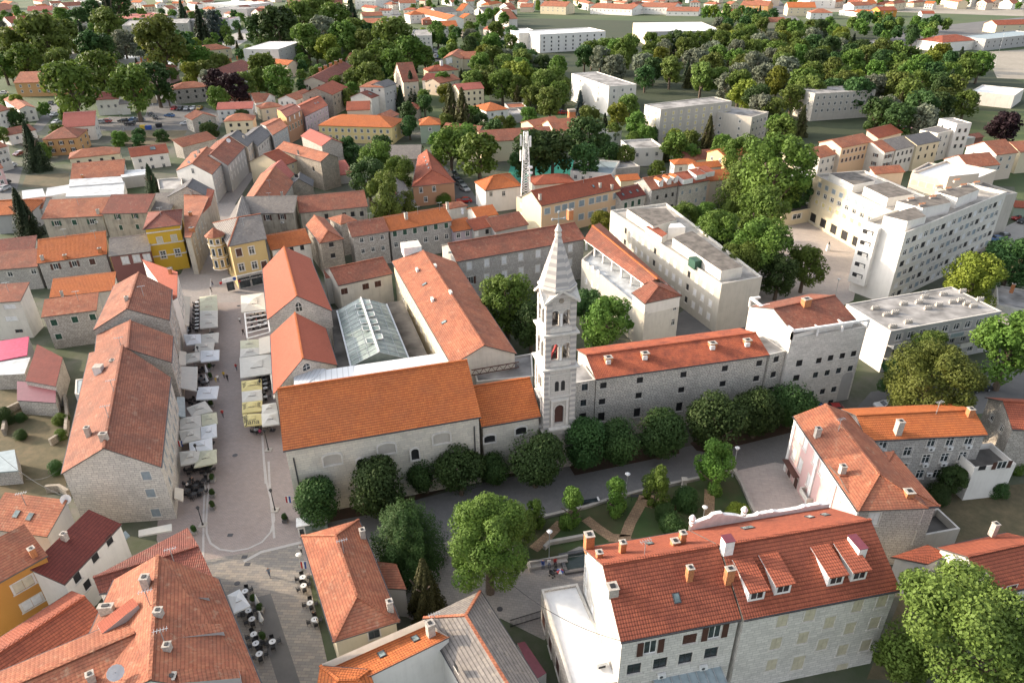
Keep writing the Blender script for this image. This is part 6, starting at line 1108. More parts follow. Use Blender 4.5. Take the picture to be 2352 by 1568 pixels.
# cloister loggia
ce = bld('cloister_end', 'end_pavilion', 'square end pavilion with clay hip roof closing the cloister wing', Q=[(1481, 697), (1566, 679), (1537, 655), (1451, 672)], h=11.3, roof='gy', m=.42, hips=(1, 0), wall='w_white', rm='roof_old', z0=8.6, over=.25, cat='pavilion')
lg = [at(u, v, 11.3) for u, v in ((1478, 652), (1540, 657), (1378, 512), (1341, 550))]; lc = sum(lg, Vector())/4; lc.z = 8.6; lr = empty('loggia', lc, 'long open loggia with clay gable roof on white pillars above the cloister terrace', 'loggia')
m0, m1 = (lg[0]+lg[1])/2+Vector((0, 0, 1.5)), (lg[3]+lg[2])/2+Vector((0, 0, 1.5)); s = MB(); s.poly([lg[3], lg[0], m0, m1], 'roof_old'); s.poly([lg[1], lg[2], m1, m0], 'roof_old'); s.poly([lg[0]-Vector((0, 0, .2)), lg[3]-Vector((0, 0, .2)), lg[3], lg[0]][::-1], 'white'); s.poly([x-Vector((0, 0, .2)) for x in (lg[0], lg[3], lg[2], lg[1])], 'white'); s.poly([lg[2], lg[3], m1], 'white'); s.build('roof', lr, lc)
s = MB(); s.bar(m0, m1, .35, 'roof_orange'); s.build('ridge_cap', lr, lc)
s = MB(); a, b_ = lg[1].lerp(lg[0], .12), lg[2].lerp(lg[3], .12); s.poly([flat2(a, 8.6), flat2(b_, 8.6), flat2(b_, 11.2), flat2(a, 11.2)], 'w_offwhite'); s.poly([flat2(a, 8.6), flat2(a, 11.2), flat2(b_, 11.2), flat2(b_, 8.6)], 'w_brownor'); s.build('back_wall', lr, lc)
for k in range(7): s = MB(); p = lg[3].lerp(lg[0], .04+k/6.5).lerp(lg[2].lerp(lg[1], k/6.5), .06); s.box(flat2(p, 8.6), .4, .4, 2.6, 'white', .4); s.build('pillar', lr, lc)
# ================= lattice mast and brick chimney =================
mp = at(1208, 447, 8.5); zt = zfor(mp, 303); ma = empty('radio_mast', mp, 'white lattice radio mast with panel antennas and round dishes', 'radio mast')
s = MB(); nl = 12; hgt = zt-8.5
def lv(k): f = k/nl; return 1.5*(1-f)+.45*f if f < .35 else (1.5*.65+.45*.35)*(1-(f-.35)/.65)*1.0+.6*((f-.35)/.65)
for k in range(nl):
    w0, w1 = lv(k), lv(k+1); z0, z1 = 8.5+hgt*k/nl, 8.5+hgt*(k+1)/nl
    c0 = [Vector((mp.x+a*w0, mp.y+b*w0, z0)) for a, b in ((-1, -1), (1, -1), (1, 1), (-1, 1))]; c1 = [Vector((mp.x+a*w1, mp.y+b*w1, z1)) for a, b in ((-1, -1), (1, -1), (1, 1), (-1, 1))]
    for i in range(4): j = (i+1) % 4; s.bar(c0[i], c1[i], .2, 'white'); s.bar(c0[i], c1[j], .09, 'white'); s.bar(c0[j], c1[i], .09, 'white'); s.bar(c1[i], c1[j], .09, 'white')
s.build('lattice', ma, mp)
for k, (dx, dy, z) in enumerate(((-1.5, -.6, zt-4), (1.3, -.9, zt-4.2), (.2, 1.4, zt-3.6), (-1.6, -.4, zt-8.5), (-.4, -1.5, zt-8))):
    s = MB(); s.box((mp.x+dx, mp.y+dy, z), .5, .35, 3.2, 'white', .3*k); s.bar((mp.x, mp.y, z+1.5), (mp.x+dx, mp.y+dy, z+1.5), .1, 'metal'); s.build('panel_antenna', ma, mp)
for z in (zt-10.5, zt-12.2): s = MB(); s.cyl((mp.x+1.2, mp.y-1.2, z), .85, .5, 'dish', 12); s.build('dish_antenna', ma, mp)
p = at(1311, 322, 0); zt = zfor(p, 256); ck = empty('brick_chimney', p, 'tall square weathered brick factory chimney behind the lime trees', 'chimney stack'); s = MB(); s.box((p.x, p.y, 0), 3.4, 3.4, zt, 'brick', .2, top=.82); s.build('shaft', ck, p); s = MB(); s.box((p.x, p.y, zt), 3.2, 3.2, .9, 'w_stoneold', .2); s.build('cap', ck, p)
# statues and scrolls on the white parapet behind the red-roofed stone house
bp = B['brb']; e0, e1 = bp['P'][3], bp['P'][2]; pr = empty('ornamental_parapet', flat2((e0+e1)/2, 12.8), 'white curved baroque parapet with scrolls and vases behind the red-roofed stone house', 'parapet'); L_ = Vector(pr.location); dn = (e1-e0).normalized(); nn = Vector((-dn.y, dn.x, 0)); s = MB()
W_ = (e1-e0).length; ns = 48
def ph(t):
    x = t*W_; base = 1.0
    if 0 < x < 7.0: base += 1.7*math.sin(math.pi*x/7.0)**.8
    if 2.7 < x < 4.3: base += .6
    if 9 < x < 11.5: base += .3+.12*math.sin(x*7)
    if 15 < x < 17.5: base += .3+.12*math.sin(x*7)
    return base*.62
for k in range(ns):
    a, b_ = e0+dn*(W_*k/ns), e0+dn*(W_*(k+1)/ns); h0, h1 = ph(k/ns), ph((k+1)/ns)
    q = [a-nn*0, b_-nn*0, b_+nn*.5, a+nn*.5]
    t = [a+Vector((0, 0, h0)), b_+Vector((0, 0, h1)), b_+nn*.5+Vector((0, 0, h1)), a+nn*.5+Vector((0, 0, h0))]; bt = [x-Vector((0, 0, .6)) for x in q]
    s.poly(t, 'white'); s.poly([bt[0], bt[1], t[1], t[0]], 'white'); s.poly([bt[2], bt[3], t[3], t[2]], 'white')
s.build('coping', pr, L_)
for x in (.2, 7.1): s = MB(); p = e0+dn*x+nn*.25+Vector((0, 0, .9)); s.cyl(p, .35, .3, 'white', 8); s.cyl(p+Vector((0, 0, .3)), .18, .5, 'white', 8, .45); s.cyl(p+Vector((0, 0, .8)), .45, .5, 'white', 8, .15); s.build('stone_vase', pr, L_)
# bank turret, shopfront, signs
def text_mesh(name, txt, size, mt, parent, loc, rz, org, tilt=math.pi/2, ex_=.02):
    cu = bpy.data.curves.new(name, 'FONT'); cu.body = txt; cu.size = size; cu.align_x = 'CENTER'; cu.align_y = 'CENTER'; cu.extrude = ex_; cu.resolution_u = 2
    o = bpy.data.objects.new('tmp', cu); C.objects.link(o); dg = bpy.context.evaluated_depsgraph_get(); me = bpy.data.meshes.new_from_object(o.evaluated_get(dg)); bpy.data.objects.remove(o); me.materials.clear(); me.materials.append(M[mt])
    ob = bpy.data.objects.new(name, me); C.objects.link(ob); ob.parent = parent; ob.location = Vector(loc)-org; ob.rotation_euler = (tilt, 0, rz); return ob
bk = B['bank']; L_ = bk['L']; W = bk['W']; d = (W[1]-W[0]); d.z = 0; d.normalize(); n = Vector((d.y, -d.x, 0)); rz = math.atan2(d.y, d.x)
c = flat2(at(497, 556, 11), 0); s = MB()
def octp(c, r, z): return [Vector((c.x+r*math.cos(math.pi/8+i*math.pi/4+rz), c.y+r*math.sin(math.pi/8+i*math.pi/4+rz), z)) for i in range(8)]
o0, o1 = octp(c, 2.1, 4.0), octp(c, 2.1, 13)
for i in range(8): s.poly([o0[i], o0[(i+1) % 8], o1[(i+1) % 8], o1[i]], 'w_bank')
s.poly(o0[::-1], 'w_wine')
tur = s.build('corner_turret', bk['root'], L_); s = MB(); o2 = octp(c, 2.6, 12.9)
for i in range(8): s.poly([o2[i], o2[(i+1) % 8], Vector((c.x, c.y, 14.9))], 'roof_clay')
s.poly(o2[::-1], 'trim'); s.build('turret_roof', tur, L_)
for z in (10.6, 7.3, 4.1):
    s = MB(); q0, q1 = octp(c, 2.22, z), octp(c, 2.22, z+.25)
    for i in range(8): s.poly([q0[i], q0[(i+1) % 8], q1[(i+1) % 8], q1[i]], 'white')
    s.build('string_course', tur, L_)
for i in range(8):
    a, b_ = o0[i], o0[(i+1) % 8]; mid = (a+b_)/2; dd = (b_-a).normalized(); nn = Vector((dd.y, -dd.x, 0))
    if nn.y > .3: continue
    for z, hh in ((11.7, 1.1), (8.9, 1.9), (5.8, 1.9)):
        s = MB(); q = mid+nn*.04; s.poly([flat2(q-dd*.5, z-hh/2-.12), flat2(q+dd*.5, z-hh/2-.12), flat2(q+dd*.5, z+hh/2+.12), flat2(q-dd*.5, z+hh/2+.12)], 'white'); q = mid+nn*.06; s.poly([flat2(q-dd*.36, z-hh/2), flat2(q+dd*.36, z-hh/2), flat2(q+dd*.36, z+hh/2), flat2(q-dd*.36, z+hh/2)], 'glass'); s.build('turret_window', tur, L_)
def wallpt(u, v, off=.06): return plane_hit(u, v, W[0], n)+n*off
s = MB(); a, b_ = flat2(W[0], 0)+n*.05, flat2(W[1], 0)+n*.05; s.poly([a, b_, flat2(b_, 3.6), flat2(a, 3.6)], 'w_stonegrey'); s.build('ground_floor_facing', bk['root'], L_)
s = MB(); s.bar(flat2(W[0]+n*.12, 3.75), flat2(W[1]+n*.12, 3.75), .25, 'white'); s.build('string_course', bk['root'], L_)
for u, v, ww in ((531, 663, 1.8), (564, 657, 2.6), (592, 651, 2.6)):
    q = wallpt(u, v, .1); s = MB(); s.poly([flat2(q-d*ww/2, .3), flat2(q+d*ww/2, .3), flat2(q+d*ww/2, 3.0), flat2(q-d*ww/2, 3.0)], 'glass'); s.build('shop_window', bk['root'], L_)
q = wallpt(577, 638, .2); s = MB(); s.box(q, 6.6, .2, .7, 'chairblack', rz, base=False); sg = s.build('sign', bk['root'], L_); text_mesh('lettering', 'HRVATSKA POŠTANSKA BANKA', .42, 'white', sg, q+n*.12+d*.3, rz, L_)
s = MB(); s.box(q-d*3.0+n*.11, .45, .05, .45, 'red', rz, base=False); s.build('logo', sg, L_)
q = wallpt(526, 641, .4); s = MB(); s.box(q, 3.4, .15, 1.1, 'white', rz, base=False); sg = s.build('sign', bk['root'], L_); s = MB(); s.cyl(q+n*.1+d*1.2, .01, .01, 'blue', 3); c2 = q+n*.1+d*1.2; s = MB(); s.poly([c2+d*(.42*math.cos(t*math.pi/8))+Vector((0, 0, .42*math.sin(t*math.pi/8))) for t in range(16)], 'blue'); s.build('logo', sg, L_)
q = wallpt(511, 648, .3); s = MB(); s.box(q-d*.5, .6, .12, .6, 'red', rz, base=False); sg = s.build('sign', bk['root'], L_); text_mesh('lettering', 'HPB', .55, 'white', sg, q+n*.1+d*.6, rz, L_)
# stone hall front: blind arches, small windows, downpipes
ch = B['church']; L_ = ch['L']; W = ch['W']; d = (W[1]-W[0]); d.z = 0; d.normalize(); n = Vector((d.y, -d.x, 0)); rz = math.atan2(d.y, d.x)
def blindarch(info, u, v, ww, hh, dark=False):
    W = info['W']; d = (W[1]-W[0]); d.z = 0; d.normalize(); n = Vector((d.y, -d.x, 0)); q = plane_hit(u, v, W[0], n); s = MB()
    def arc(w2, h2, off): return [q+n*off+d*(-w2)+Vector((0, 0, -h2)), q+n*off+d*w2+Vector((0, 0, -h2))]+[q+n*off+d*(w2*math.cos(math.pi*t/8))+Vector((0, 0, h2*.45+h2*.5*math.sin(math.pi*t/8))) for t in range(9)]
    A_, B_ = arc(ww/2+.22, hh/2+.2, .3), arc(ww/2, hh/2, .3); A0, B0 = arc(ww/2+.22, hh/2+.2, 0), arc(ww/2, hh/2, .012)
    for i in range(len(A_)): j = (i+1) % len(A_); s.poly([A_[i], A_[j], B_[j], B_[i]], 'surround'); s.poly([A0[i], A0[j], A_[j], A_[i]], 'surround'); s.poly([B_[i], B_[j], B0[j], B0[i]], 'surround')
    o = s.build('arched_niche', info['root'], info['L']); s = MB(); s.poly(B0, 'dark' if dark else 'w_concrete'); s.build('niche_back', o, info['L'])  # blind niches: darker back stands in for inner shade, wall is not cut
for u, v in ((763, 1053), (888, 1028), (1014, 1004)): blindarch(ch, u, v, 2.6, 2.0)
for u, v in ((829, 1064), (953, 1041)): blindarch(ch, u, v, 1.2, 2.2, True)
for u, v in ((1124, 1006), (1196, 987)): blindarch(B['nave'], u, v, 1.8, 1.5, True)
for x in (.9, (W[1]-W[0]).length-.8): s = MB(); p = W[0]+d*x+n*.1; s.bar(flat2(p, 0), flat2(p, 11.3), .16, 'darkmetal'); s.build('downpipe', ch['root'], L_)
def gwin(info, side_a, side_b, u, v, ww, hh):
    W = info['W']; a, b_ = W[side_a], W[side_b]; d = (b_-a); d.z = 0; d.normalize(); n = Vector((d.y, -d.x, 0)); q = plane_hit(u, v, a, n); s = MB()
    for k, mt, off in ((1.3, 'surround', .05), (1, 'glass', .07)):
        w2, h2 = ww/2*k, hh/2*k; s.poly([q+n*off+d*-w2+Vector((0, 0, -h2)), q+n*off+d*w2+Vector((0, 0, -h2)), q+n*off+d*w2+Vector((0, 0, h2*.4)), q+n*off+Vector((0, 0, h2*1.25)), q+n*off-d*w2+Vector((0, 0, h2*.4))], mt)
    s.bar(q+n*.1-Vector((0, 0, hh/2)), q+n*.1+Vector((0, 0, hh*.6)), .07, 'white'); s.bar(q+n*.1-d*ww/2, q+n*.1+d*ww/2, .07, 'white'); s.build('gable_window', info['root'], info['L'])
gwin(B['hallA'], 0, 1, 686, 704, 1.2, 2.0); gwin(B['hallB'], 0, 1, 703, 842, 1.4, 1.3)
# open balconies on the white slab, flat block
def balcony(info, side, u, v, wd=2.6, dp=1.1, mt='w_white'):
    W = info['W']; a, b_ = W[side], W[(side+1) % 4]; d = (b_-a); d.z = 0; d.normalize(); n = Vector((d.y, -d.x, 0)); q = plane_hit(u, v, a, n); rz = math.atan2(d.y, d.x); s = MB()
    s.box(q+n*dp/2, wd, dp, .15, 'trim', rz); s.box(q+n*dp+Vector((0, 0, .15)), wd, .1, .85, mt, rz)
    for e in (-1, 1): s.box(q+n*dp/2+d*e*wd/2+Vector((0, 0, .15)), .1, dp, .85, mt, rz)
    s.build('balcony', info['root'], info['L'])
fa = B['flatapt']
for z in (6.2, 3.3):
    p0, p1 = fa['W'][0], fa['W'][1]; dd = (p1-p0).normalized(); nn = Vector((dd.y, -dd.x, 0)); Lw = (p1-p0).length
    for k in range(8): s = MB(); q = flat2(p0+dd*(Lw*(k+.5)/8), z)+nn*.8; rz = math.atan2(dd.y, dd.x); s.box(q, Lw/8-.1, 1.6, .16, 'trim', rz); s.box(q+nn*.75+Vector((0, 0, .16)), Lw/8-.2, .08, .9, ('w_grey', 'bluemetal', 'w_offwhite')[k % 3], rz); s.build('balcony', fa['root'], fa['L'])
for u, v in ((2055, 720), (2050, 752), (2110, 696), (2130, 710), (2156, 702), (2123, 684), (2166, 678), (2187, 696), (2206, 692), (2220, 700), (2250, 690), (2210, 671), (2235, 705), (2010, 710), (2036, 725), (2075, 700), (2085, 742)):
    p, nn = rhit(fa, u, v); s = MB(); rz = .15; s.box(p, 1.6, .6, .5, 'chim', rz)
    for k in range(4): s.cyl(p+Vector((-.6+k*.4, 0, .5)), .12, .35, 'trim', 6)
    s.build('roof_vent', fa['roof'], fa['L'])
bl_ = B['block']
for u, v in ((2085, 485), (2110, 498), (2135, 480), (2170, 460), (2205, 452), (2235, 446), (2190, 440), (2150, 455)):
    p, nn = rhit(bl_, u, v); p.z += 2.6; s = MB(); s.box(p, 2.2, .5, .5, 'chim', .4)
    for k in range(5): s.cyl(p+Vector((-.8+k*.4, -.2+k*.1, .5)), .12, .4, 'brick', 6)
    s.build('roof_vent', bl_['roof'], bl_['L'])
# end bay with loggias on the slab's sunlit side
W = bl_['W']; d = (W[0]-W[3]); d.z = 0; Lw = d.length; d.normalize(); n = Vector((d.y, -d.x, 0)); rz = math.atan2(d.y, d.x); q = flat2(W[3]+d*2.1, 3.0)+n*.7; s = MB(); s.box(q, 4.2, 1.4, 14.6, 'w_white', rz); eb = s.build('end_bay', bl_['root'], bl_['L'])
for k in range(5): s = MB(); q2 = flat2(W[3]+d*2.0, 4.2+2.75*k)+n*1.42; s.box(q2, 2.6, .06, 1.5, 'dark', rz); s.box(q2+d*.5+n*.04, 1.2, .06, 1.3, 'surround', rz); s.box(q2+n*.06-Vector((0, 0, .1)), 2.8, .1, .6, 'w_white', rz); s.build('loggia_opening', eb, bl_['L'])
# office terrace pergola beams
of = B['office']; P = of['P']
for f in (0, .33, .66, 1): s = MB(); a = P[0].lerp(P[1], f); b_ = a+(P[3]-P[0]).normalized()*2.4; s.bar(a+Vector((0, 0, 1.9)), b_+Vector((0, 0, 1.9)), .35, 'white'); s.bar(a+Vector((0, 0, .4)), a+Vector((0, 0, 2.0)), .35, 'white'); s.build('pergola_beam', of['root'], of['L'])
s = MB(); s.bar(P[0]+Vector((0, 0, 2.0)), P[1]+Vector((0, 0, 2.0)), .4, 'white'); s.build('pergola_beam', of['root'], of['L'])
for f in (0, .25, .5, .75, 1): s = MB(); a = P[3].lerp(P[0], f); s.bar(a+Vector((0, 0, .4)), a+Vector((0, 0, 2.2)), .35, 'white'); s.bar(a+Vector((0, 0, 2.1)), a+(P[1]-P[0]).normalized()*2+Vector((0, 0, 2.1)), .35, 'white'); s.build('pergola_beam', of['root'], of['L'])
s = MB(); s.bar(P[3]+Vector((0, 0, 2.25)), P[0]+Vector((0, 0, 2.25)), .4, 'white'); s.build('pergola_beam', of['root'], of['L'])
W = of['W']; d = (W[1]-W[0]); d.z = 0; d.normalize(); n = Vector((d.y, -d.x, 0)); q = plane_hit(1937, 900, W[0], n); s = MB(); pts = [(-1.2, 0), (1.2, 0)]+[(1.2*math.cos(math.pi*t/8), 5.2+1.2*math.sin(math.pi*t/8)) for t in range(9)]; s.poly([flat2(q+n*.03+d*x, z) for x, z in pts], 'w_grey'); s.build('arched_recess', of['root'], of['L'])
# pilasters on the pink facade
pk = B['pink']; W = pk['W']; d = (W[1]-W[0]); d.z = 0; Lw = d.length; d.normalize(); n = Vector((d.y, -d.x, 0)); rz = math.atan2(d.y, d.x)
for f in (.01, .42, .70, .99): s = MB(); s.box(flat2(W[0]+d*Lw*f+n*.08, 0), .7, .25, 10.4, 'white', rz); s.build('pilaster', pk['root'], pk['L'])
s = MB(); s.bar(flat2(W[0]+n*.15, 10.2), flat2(W[1]+n*.15, 10.2), .35, 'white'); s.build('cornice', pk['root'], pk['L'])
balcony(pk, 0, 1857, 1142, 2.6, .9, 'surround')
s = MB(); q = plane_hit(1823, 1075, W[0], n); s.box(q+n*.5, 4.5, 1.0, .12, 'shb', rz); s.build('awning', pk['root'], pk['L'])
# ================= trees =================
def leafmat(name, c1, c2, c3):
    mt, nt, b = newmat(name); oi = nt.nodes.new('ShaderNodeObjectInfo'); tc_ = nt.nodes.new('ShaderNodeTexCoord').outputs['Object']
    c = mixc(nt, ramp(nt, nz(nt, .55, 3, .6, tc_), .38, .62), c1, c2); c = mixc(nt, mth(nt, 'MULTIPLY', ramp(nt, nz(nt, 2.2, 3, .7, tc_), .45, .7), .55), c, c3)
    hs = nt.nodes.new('ShaderNodeHueSaturation'); nt.links.new(mth(nt, 'ADD', .475, mth(nt, 'MULTIPLY', oi.outputs['Random'], .045)), hs.inputs['Hue']); nt.links.new(mth(nt, 'ADD', .75, mth(nt, 'MULTIPLY', oi.outputs['Random'], .5)), hs.inputs['Value']); nt.links.new(c, hs.inputs['Color'])
    nt.links.new(hs.outputs[0], b.inputs['Base Color']); b.inputs['Roughness'].default_value = .65; b.inputs['Specular IOR Level'].default_value = .2
    tr = nt.nodes.new('ShaderNodeBsdfTranslucent'); nt.links.new(hs.outputs[0], tr.inputs[0]); mx = nt.nodes.new('ShaderNodeMixShader'); mx.inputs[0].default_value = .3
    nt.links.new(b.outputs[0], mx.inputs[1]); nt.links.new(tr.outputs[0], mx.inputs[2]); nt.links.new(mx.outputs[0], nt.nodes['Material Output'].inputs[0])
LC = {'green': ((.085, .15, .024), (.135, .205, .038), (.055, .10, .02)), 'dark': ((.045, .09, .026), (.065, .12, .032), (.03, .065, .02)), 'olive': ((.105, .15, .03), (.155, .20, .042), (.07, .105, .024)),
      'lime': ((.15, .19, .025), (.20, .23, .03), (.10, .14, .02)), 'silver': ((.15, .17, .11), (.21, .23, .17), (.10, .12, .075)), 'fir': ((.03, .05, .025), (.045, .065, .03), (.025, .04, .02)), 'purple': ((.03, .015, .018), (.04, .02, .02), (.02, .012, .015)), 'bluefir': ((.06, .085, .08), (.08, .105, .10), (.04, .06, .055)), 'spruce': ((.07, .075, .025), (.09, .09, .03), (.045, .05, .02))}
for k, v in LC.items(): leafmat('leaf_'+k, *v)
plain('bark', (.12, .09, .065), .95, var=.3, scale=5)
MATS_ = M
def crown(kind, seed, n, leaf):
    """unit crown: centred on 0, radius about 1; many small leaf cards on lobes"""
    rnd = random.Random(seed); V_ = []; F_ = []
    lobes = []
    if kind == 'broad':
        ax = (rnd.uniform(.85, 1.12), rnd.uniform(.85, 1.12))
        for i in range(42):
            a = rnd.uniform(0, 6.28); z = rnd.uniform(-.8, .95); r = rnd.uniform(.42, .86)*math.sqrt(max(.05, 1-z*z)); lobes.append((Vector((r*math.cos(a)*ax[0], r*math.sin(a)*ax[1], z*.88)), rnd.uniform(.12, .33)))
        lobes += [(Vector((0, 0, .05)), .62)]*5
    elif kind == 'ball': lobes = [(Vector((0, 0, 0)), .88)]+[(Vector((rnd.gauss(0, 1), rnd.gauss(0, 1), rnd.gauss(0, 1))).normalized()*.5, .5) for _ in range(10)]
    elif kind == 'open':
        for i in range(24):
            a = rnd.uniform(0, 6.28); z = rnd.uniform(-.9, 1.0); r = rnd.uniform(.2, .7)*math.sqrt(max(.1, 1-z*z)); lobes.append((Vector((r*math.cos(a), r*math.sin(a), z)), rnd.uniform(.2, .36)))
    for i in range(n):
        if kind in ('fir', 'cypress', 'cedar'):
            t = rnd.random()**.75; z = 1-2*t                      # top to bottom
            if kind == 'fir': ring = int(t*14)/14; R = .08+.62*(ring*.6+t*.4); fr = rnd.random()**.45
            elif kind == 'cedar': ring = int(t*7)/7+.1; R = .2+.75*math.sin(min(1, ring)*2.2)**.8; fr = rnd.random()**.4
            else: R = .22*math.sin(math.pi*min(.98, t*.93+.04))**.6; fr = rnd.uniform(.7, 1.0)
            a = rnd.uniform(0, 6.28); arms = 1+.28*math.sin(a*7+ring*9) if kind != 'cypress' else 1; r = R*fr*arms
            p = Vector((r*math.cos(a), r*math.sin(a), z-fr*.12*(1 if kind == 'fir' else (.9 if kind == 'cedar' else 0)))); nrm = Vector((math.cos(a)*.5, math.sin(a)*.5, .9))+Vector((rnd.gauss(0, .35), rnd.gauss(0, .35), rnd.gauss(0, .35)))
        else:
            c, R = rnd.choice(lobes); d = Vector((rnd.gauss(0, 1), rnd.gauss(0, 1), rnd.gauss(.15, 1))).normalized(); q = R*rnd.uniform(.72, 1.08); p = c+d*q
            if kind == 'willow': pass
            nrm = d+Vector((rnd.gauss(0, .5), rnd.gauss(0, .5), rnd.gauss(.2, .5)))
        nrm.normalize(); x = nrm.cross(Vector((rnd.gauss(0, 1), rnd.gauss(0, 1), rnd.gauss(0, 1)))).normalized(); y = nrm.cross(x); s1 = leaf*rnd.uniform(.6, 1.3); s2 = s1*rnd.uniform(.5, .9); b0 = len(V_)
        V_ += [p-x*s1, p-y*s2, p+x*s1, p+y*s2]; F_.append((b0, b0+1, b0+2, b0+3))
    return V_, F_
PR = {}
def cmesh(kind, col, var, near):
    k = (kind, col, var, near)
    if k in PR: return PR[k]
    n, lf = {0: (3600, .08), 1: (11000, .045), 2: (38000, .024)}[near]
    if kind == 'open': n = int(n*.8)
    if kind in ('cypress',): n //= 2
    kk = (kind, var, near)
    if kk not in PR: PR[kk] = crown(kind, var*17+hash(kind[0]) % 1+ord(kind[0]), n, lf)
    V_, F_ = PR[kk]; me = bpy.data.meshes.new('crown'); me.from_pydata(V_, [], F_); me.materials.append(M['leaf_'+col]); PR[k] = me; return me
def trunkmesh(br):
    s = MB(); s.cyl((0, 0, 0), .09, 1.0, 'bark', 7, .05); rnd = random.Random(br)
    for i in range(6):
        a = i*1.05+rnd.random(); z = .45+.09*i; e = Vector((math.cos(a)*.45, math.sin(a)*.45, z+.45)); m_ = Vector((math.cos(a)*.2, math.sin(a)*.2, z+.15)); s.bar((0, 0, z), m_, .055, 'bark'); s.bar(m_, e, .035, 'bark')
    o = s.build('trunk'); me = o.data; bpy.data.objects.remove(o); return me
TRK = [trunkmesh(i) for i in range(3)]
TREES = []; rt = random.Random(5)
SHP = {'broad': (1.0, 1.0, .95, .75), 'ball': (1, 1, 1.0, 1.22), 'open': (.85, .85, 1.15, .9), 'fir': (1, 1, 1.37, 1.35), 'cypress': (1, 1, 1.8, 1.75), 'cedar': (1.05, 1.05, 1.3, 1.15)}
NMS = {'broad': 'broadleaf_tree', 'ball': 'laurel_tree', 'open': 'magnolia_tree', 'fir': 'fir_tree', 'cypress': 'cypress_tree', 'cedar': 'cedar_tree'}
DSC = {'green': 'leafy mid-green', 'dark': 'dense dark green', 'olive': 'yellowish olive-green', 'lime': 'bright yellow-green', 'silver': 'pale silvery', 'fir': 'dark green', 'purple': 'dark purple-leaved', 'bluefir': 'blue-grey', 'spruce': 'brownish green'}
NN = {'broad': 'tree', 'ball': 'round clipped tree', 'open': 'young magnolia', 'fir': 'fir', 'cypress': 'slim cypress', 'cedar': 'spreading cedar'}
def tree(u, v, rp, kind='broad', col='green', label=None, near=None, group=None, zk=None, bush=False):
    sx, sy, sz, zc_ = SHP[kind]; r = 3.0
    for _ in range(4):
        zc = r*(zc_ if not bush else .5) if kind != 'broad' else r*(1.35 if not bush else .5)
        if zk is not None: zc = zk
        p = at(u, v, zc); k = proj(p)[2]; r = rp*k/F/{'broad': .86, 'ball': .84, 'cedar': .85, 'fir': .66, 'cypress': .22, 'open': .7}[kind]
    if near is None: near = 0 if k > 210 else (1 if rp < 75 else 2)
    e = empty(('bush' if bush else 'deciduous_tree' if col in ('olive', 'lime') else 'poplar_tree' if col == 'silver' else 'plum_tree' if col == 'purple' else NMS[kind]), (p.x, p.y, 0), label, 'tree' if not bush else 'bush', group, rt.uniform(0, 6.28) if kind != 'cypress' else 0)
    link('crown', cmesh(kind, col, rt.randrange(3), near), e, (0, 0, zc), 0, (sx*r, sy*r, sz*r))
    if not bush: link('trunk', rt.choice(TRK), e, (0, 0, 0), 0, (r*1.1, r*1.1, zc if kind != 'broad' else zc*1.0))
    if label is None: TREES.append([e, u, v, rp, kind, col, bush])
    return e
G1 = 'round clipped trees along the promenade'
for i, (u, v, r, lb) in enumerate([(728, 1150, 50, 'round clipped laurel nearest the square corner of the stone hall'), (868, 1118, 62, 'largest round clipped laurel before the long hall'), (978, 1086, 40, 'narrow clipped laurel third along the long hall'), (1057, 1078, 52, 'clipped laurel under the right downpipe of the long hall'), (1139, 1072, 36, 'smallest looser laurel in front of the lower hall'), (1230, 1050, 60, 'big round laurel just left of the tower foot'), (1345, 1016, 52, 'round laurel just right of the tower foot'), (1426, 1010, 50, 'middle laurel of the three under the monastery'), (1518, 992, 52, 'right laurel of the three, beside the monastery door'), (1648, 968, 62, 'large round laurel right of the monastery door'), (1740, 945, 50, 'clipped laurel under the right end of the monastery'), (1822, 925, 48, 'clipped laurel in front of the white stone office')]):
    tree(u, v, r, 'ball', 'dark', lb, 1, G1)
for u, v, r, lb in [(1313, 1172, 34, 'young magnolia with white flowers behind the parked white car'), (1416, 1148, 32, 'young magnolia below the middle globe lamp'), (1508, 1126, 33, 'young magnolia where the cobbled paths meet'), (1640, 1085, 44, 'tallest magnolia at the forecourt corner of the garden'), (1226, 1185, 28, 'magnolia half hidden behind the big courtyard tree')]: tree(u, v, r, 'open', 'green', lb, 1, 'young magnolias in the garden')
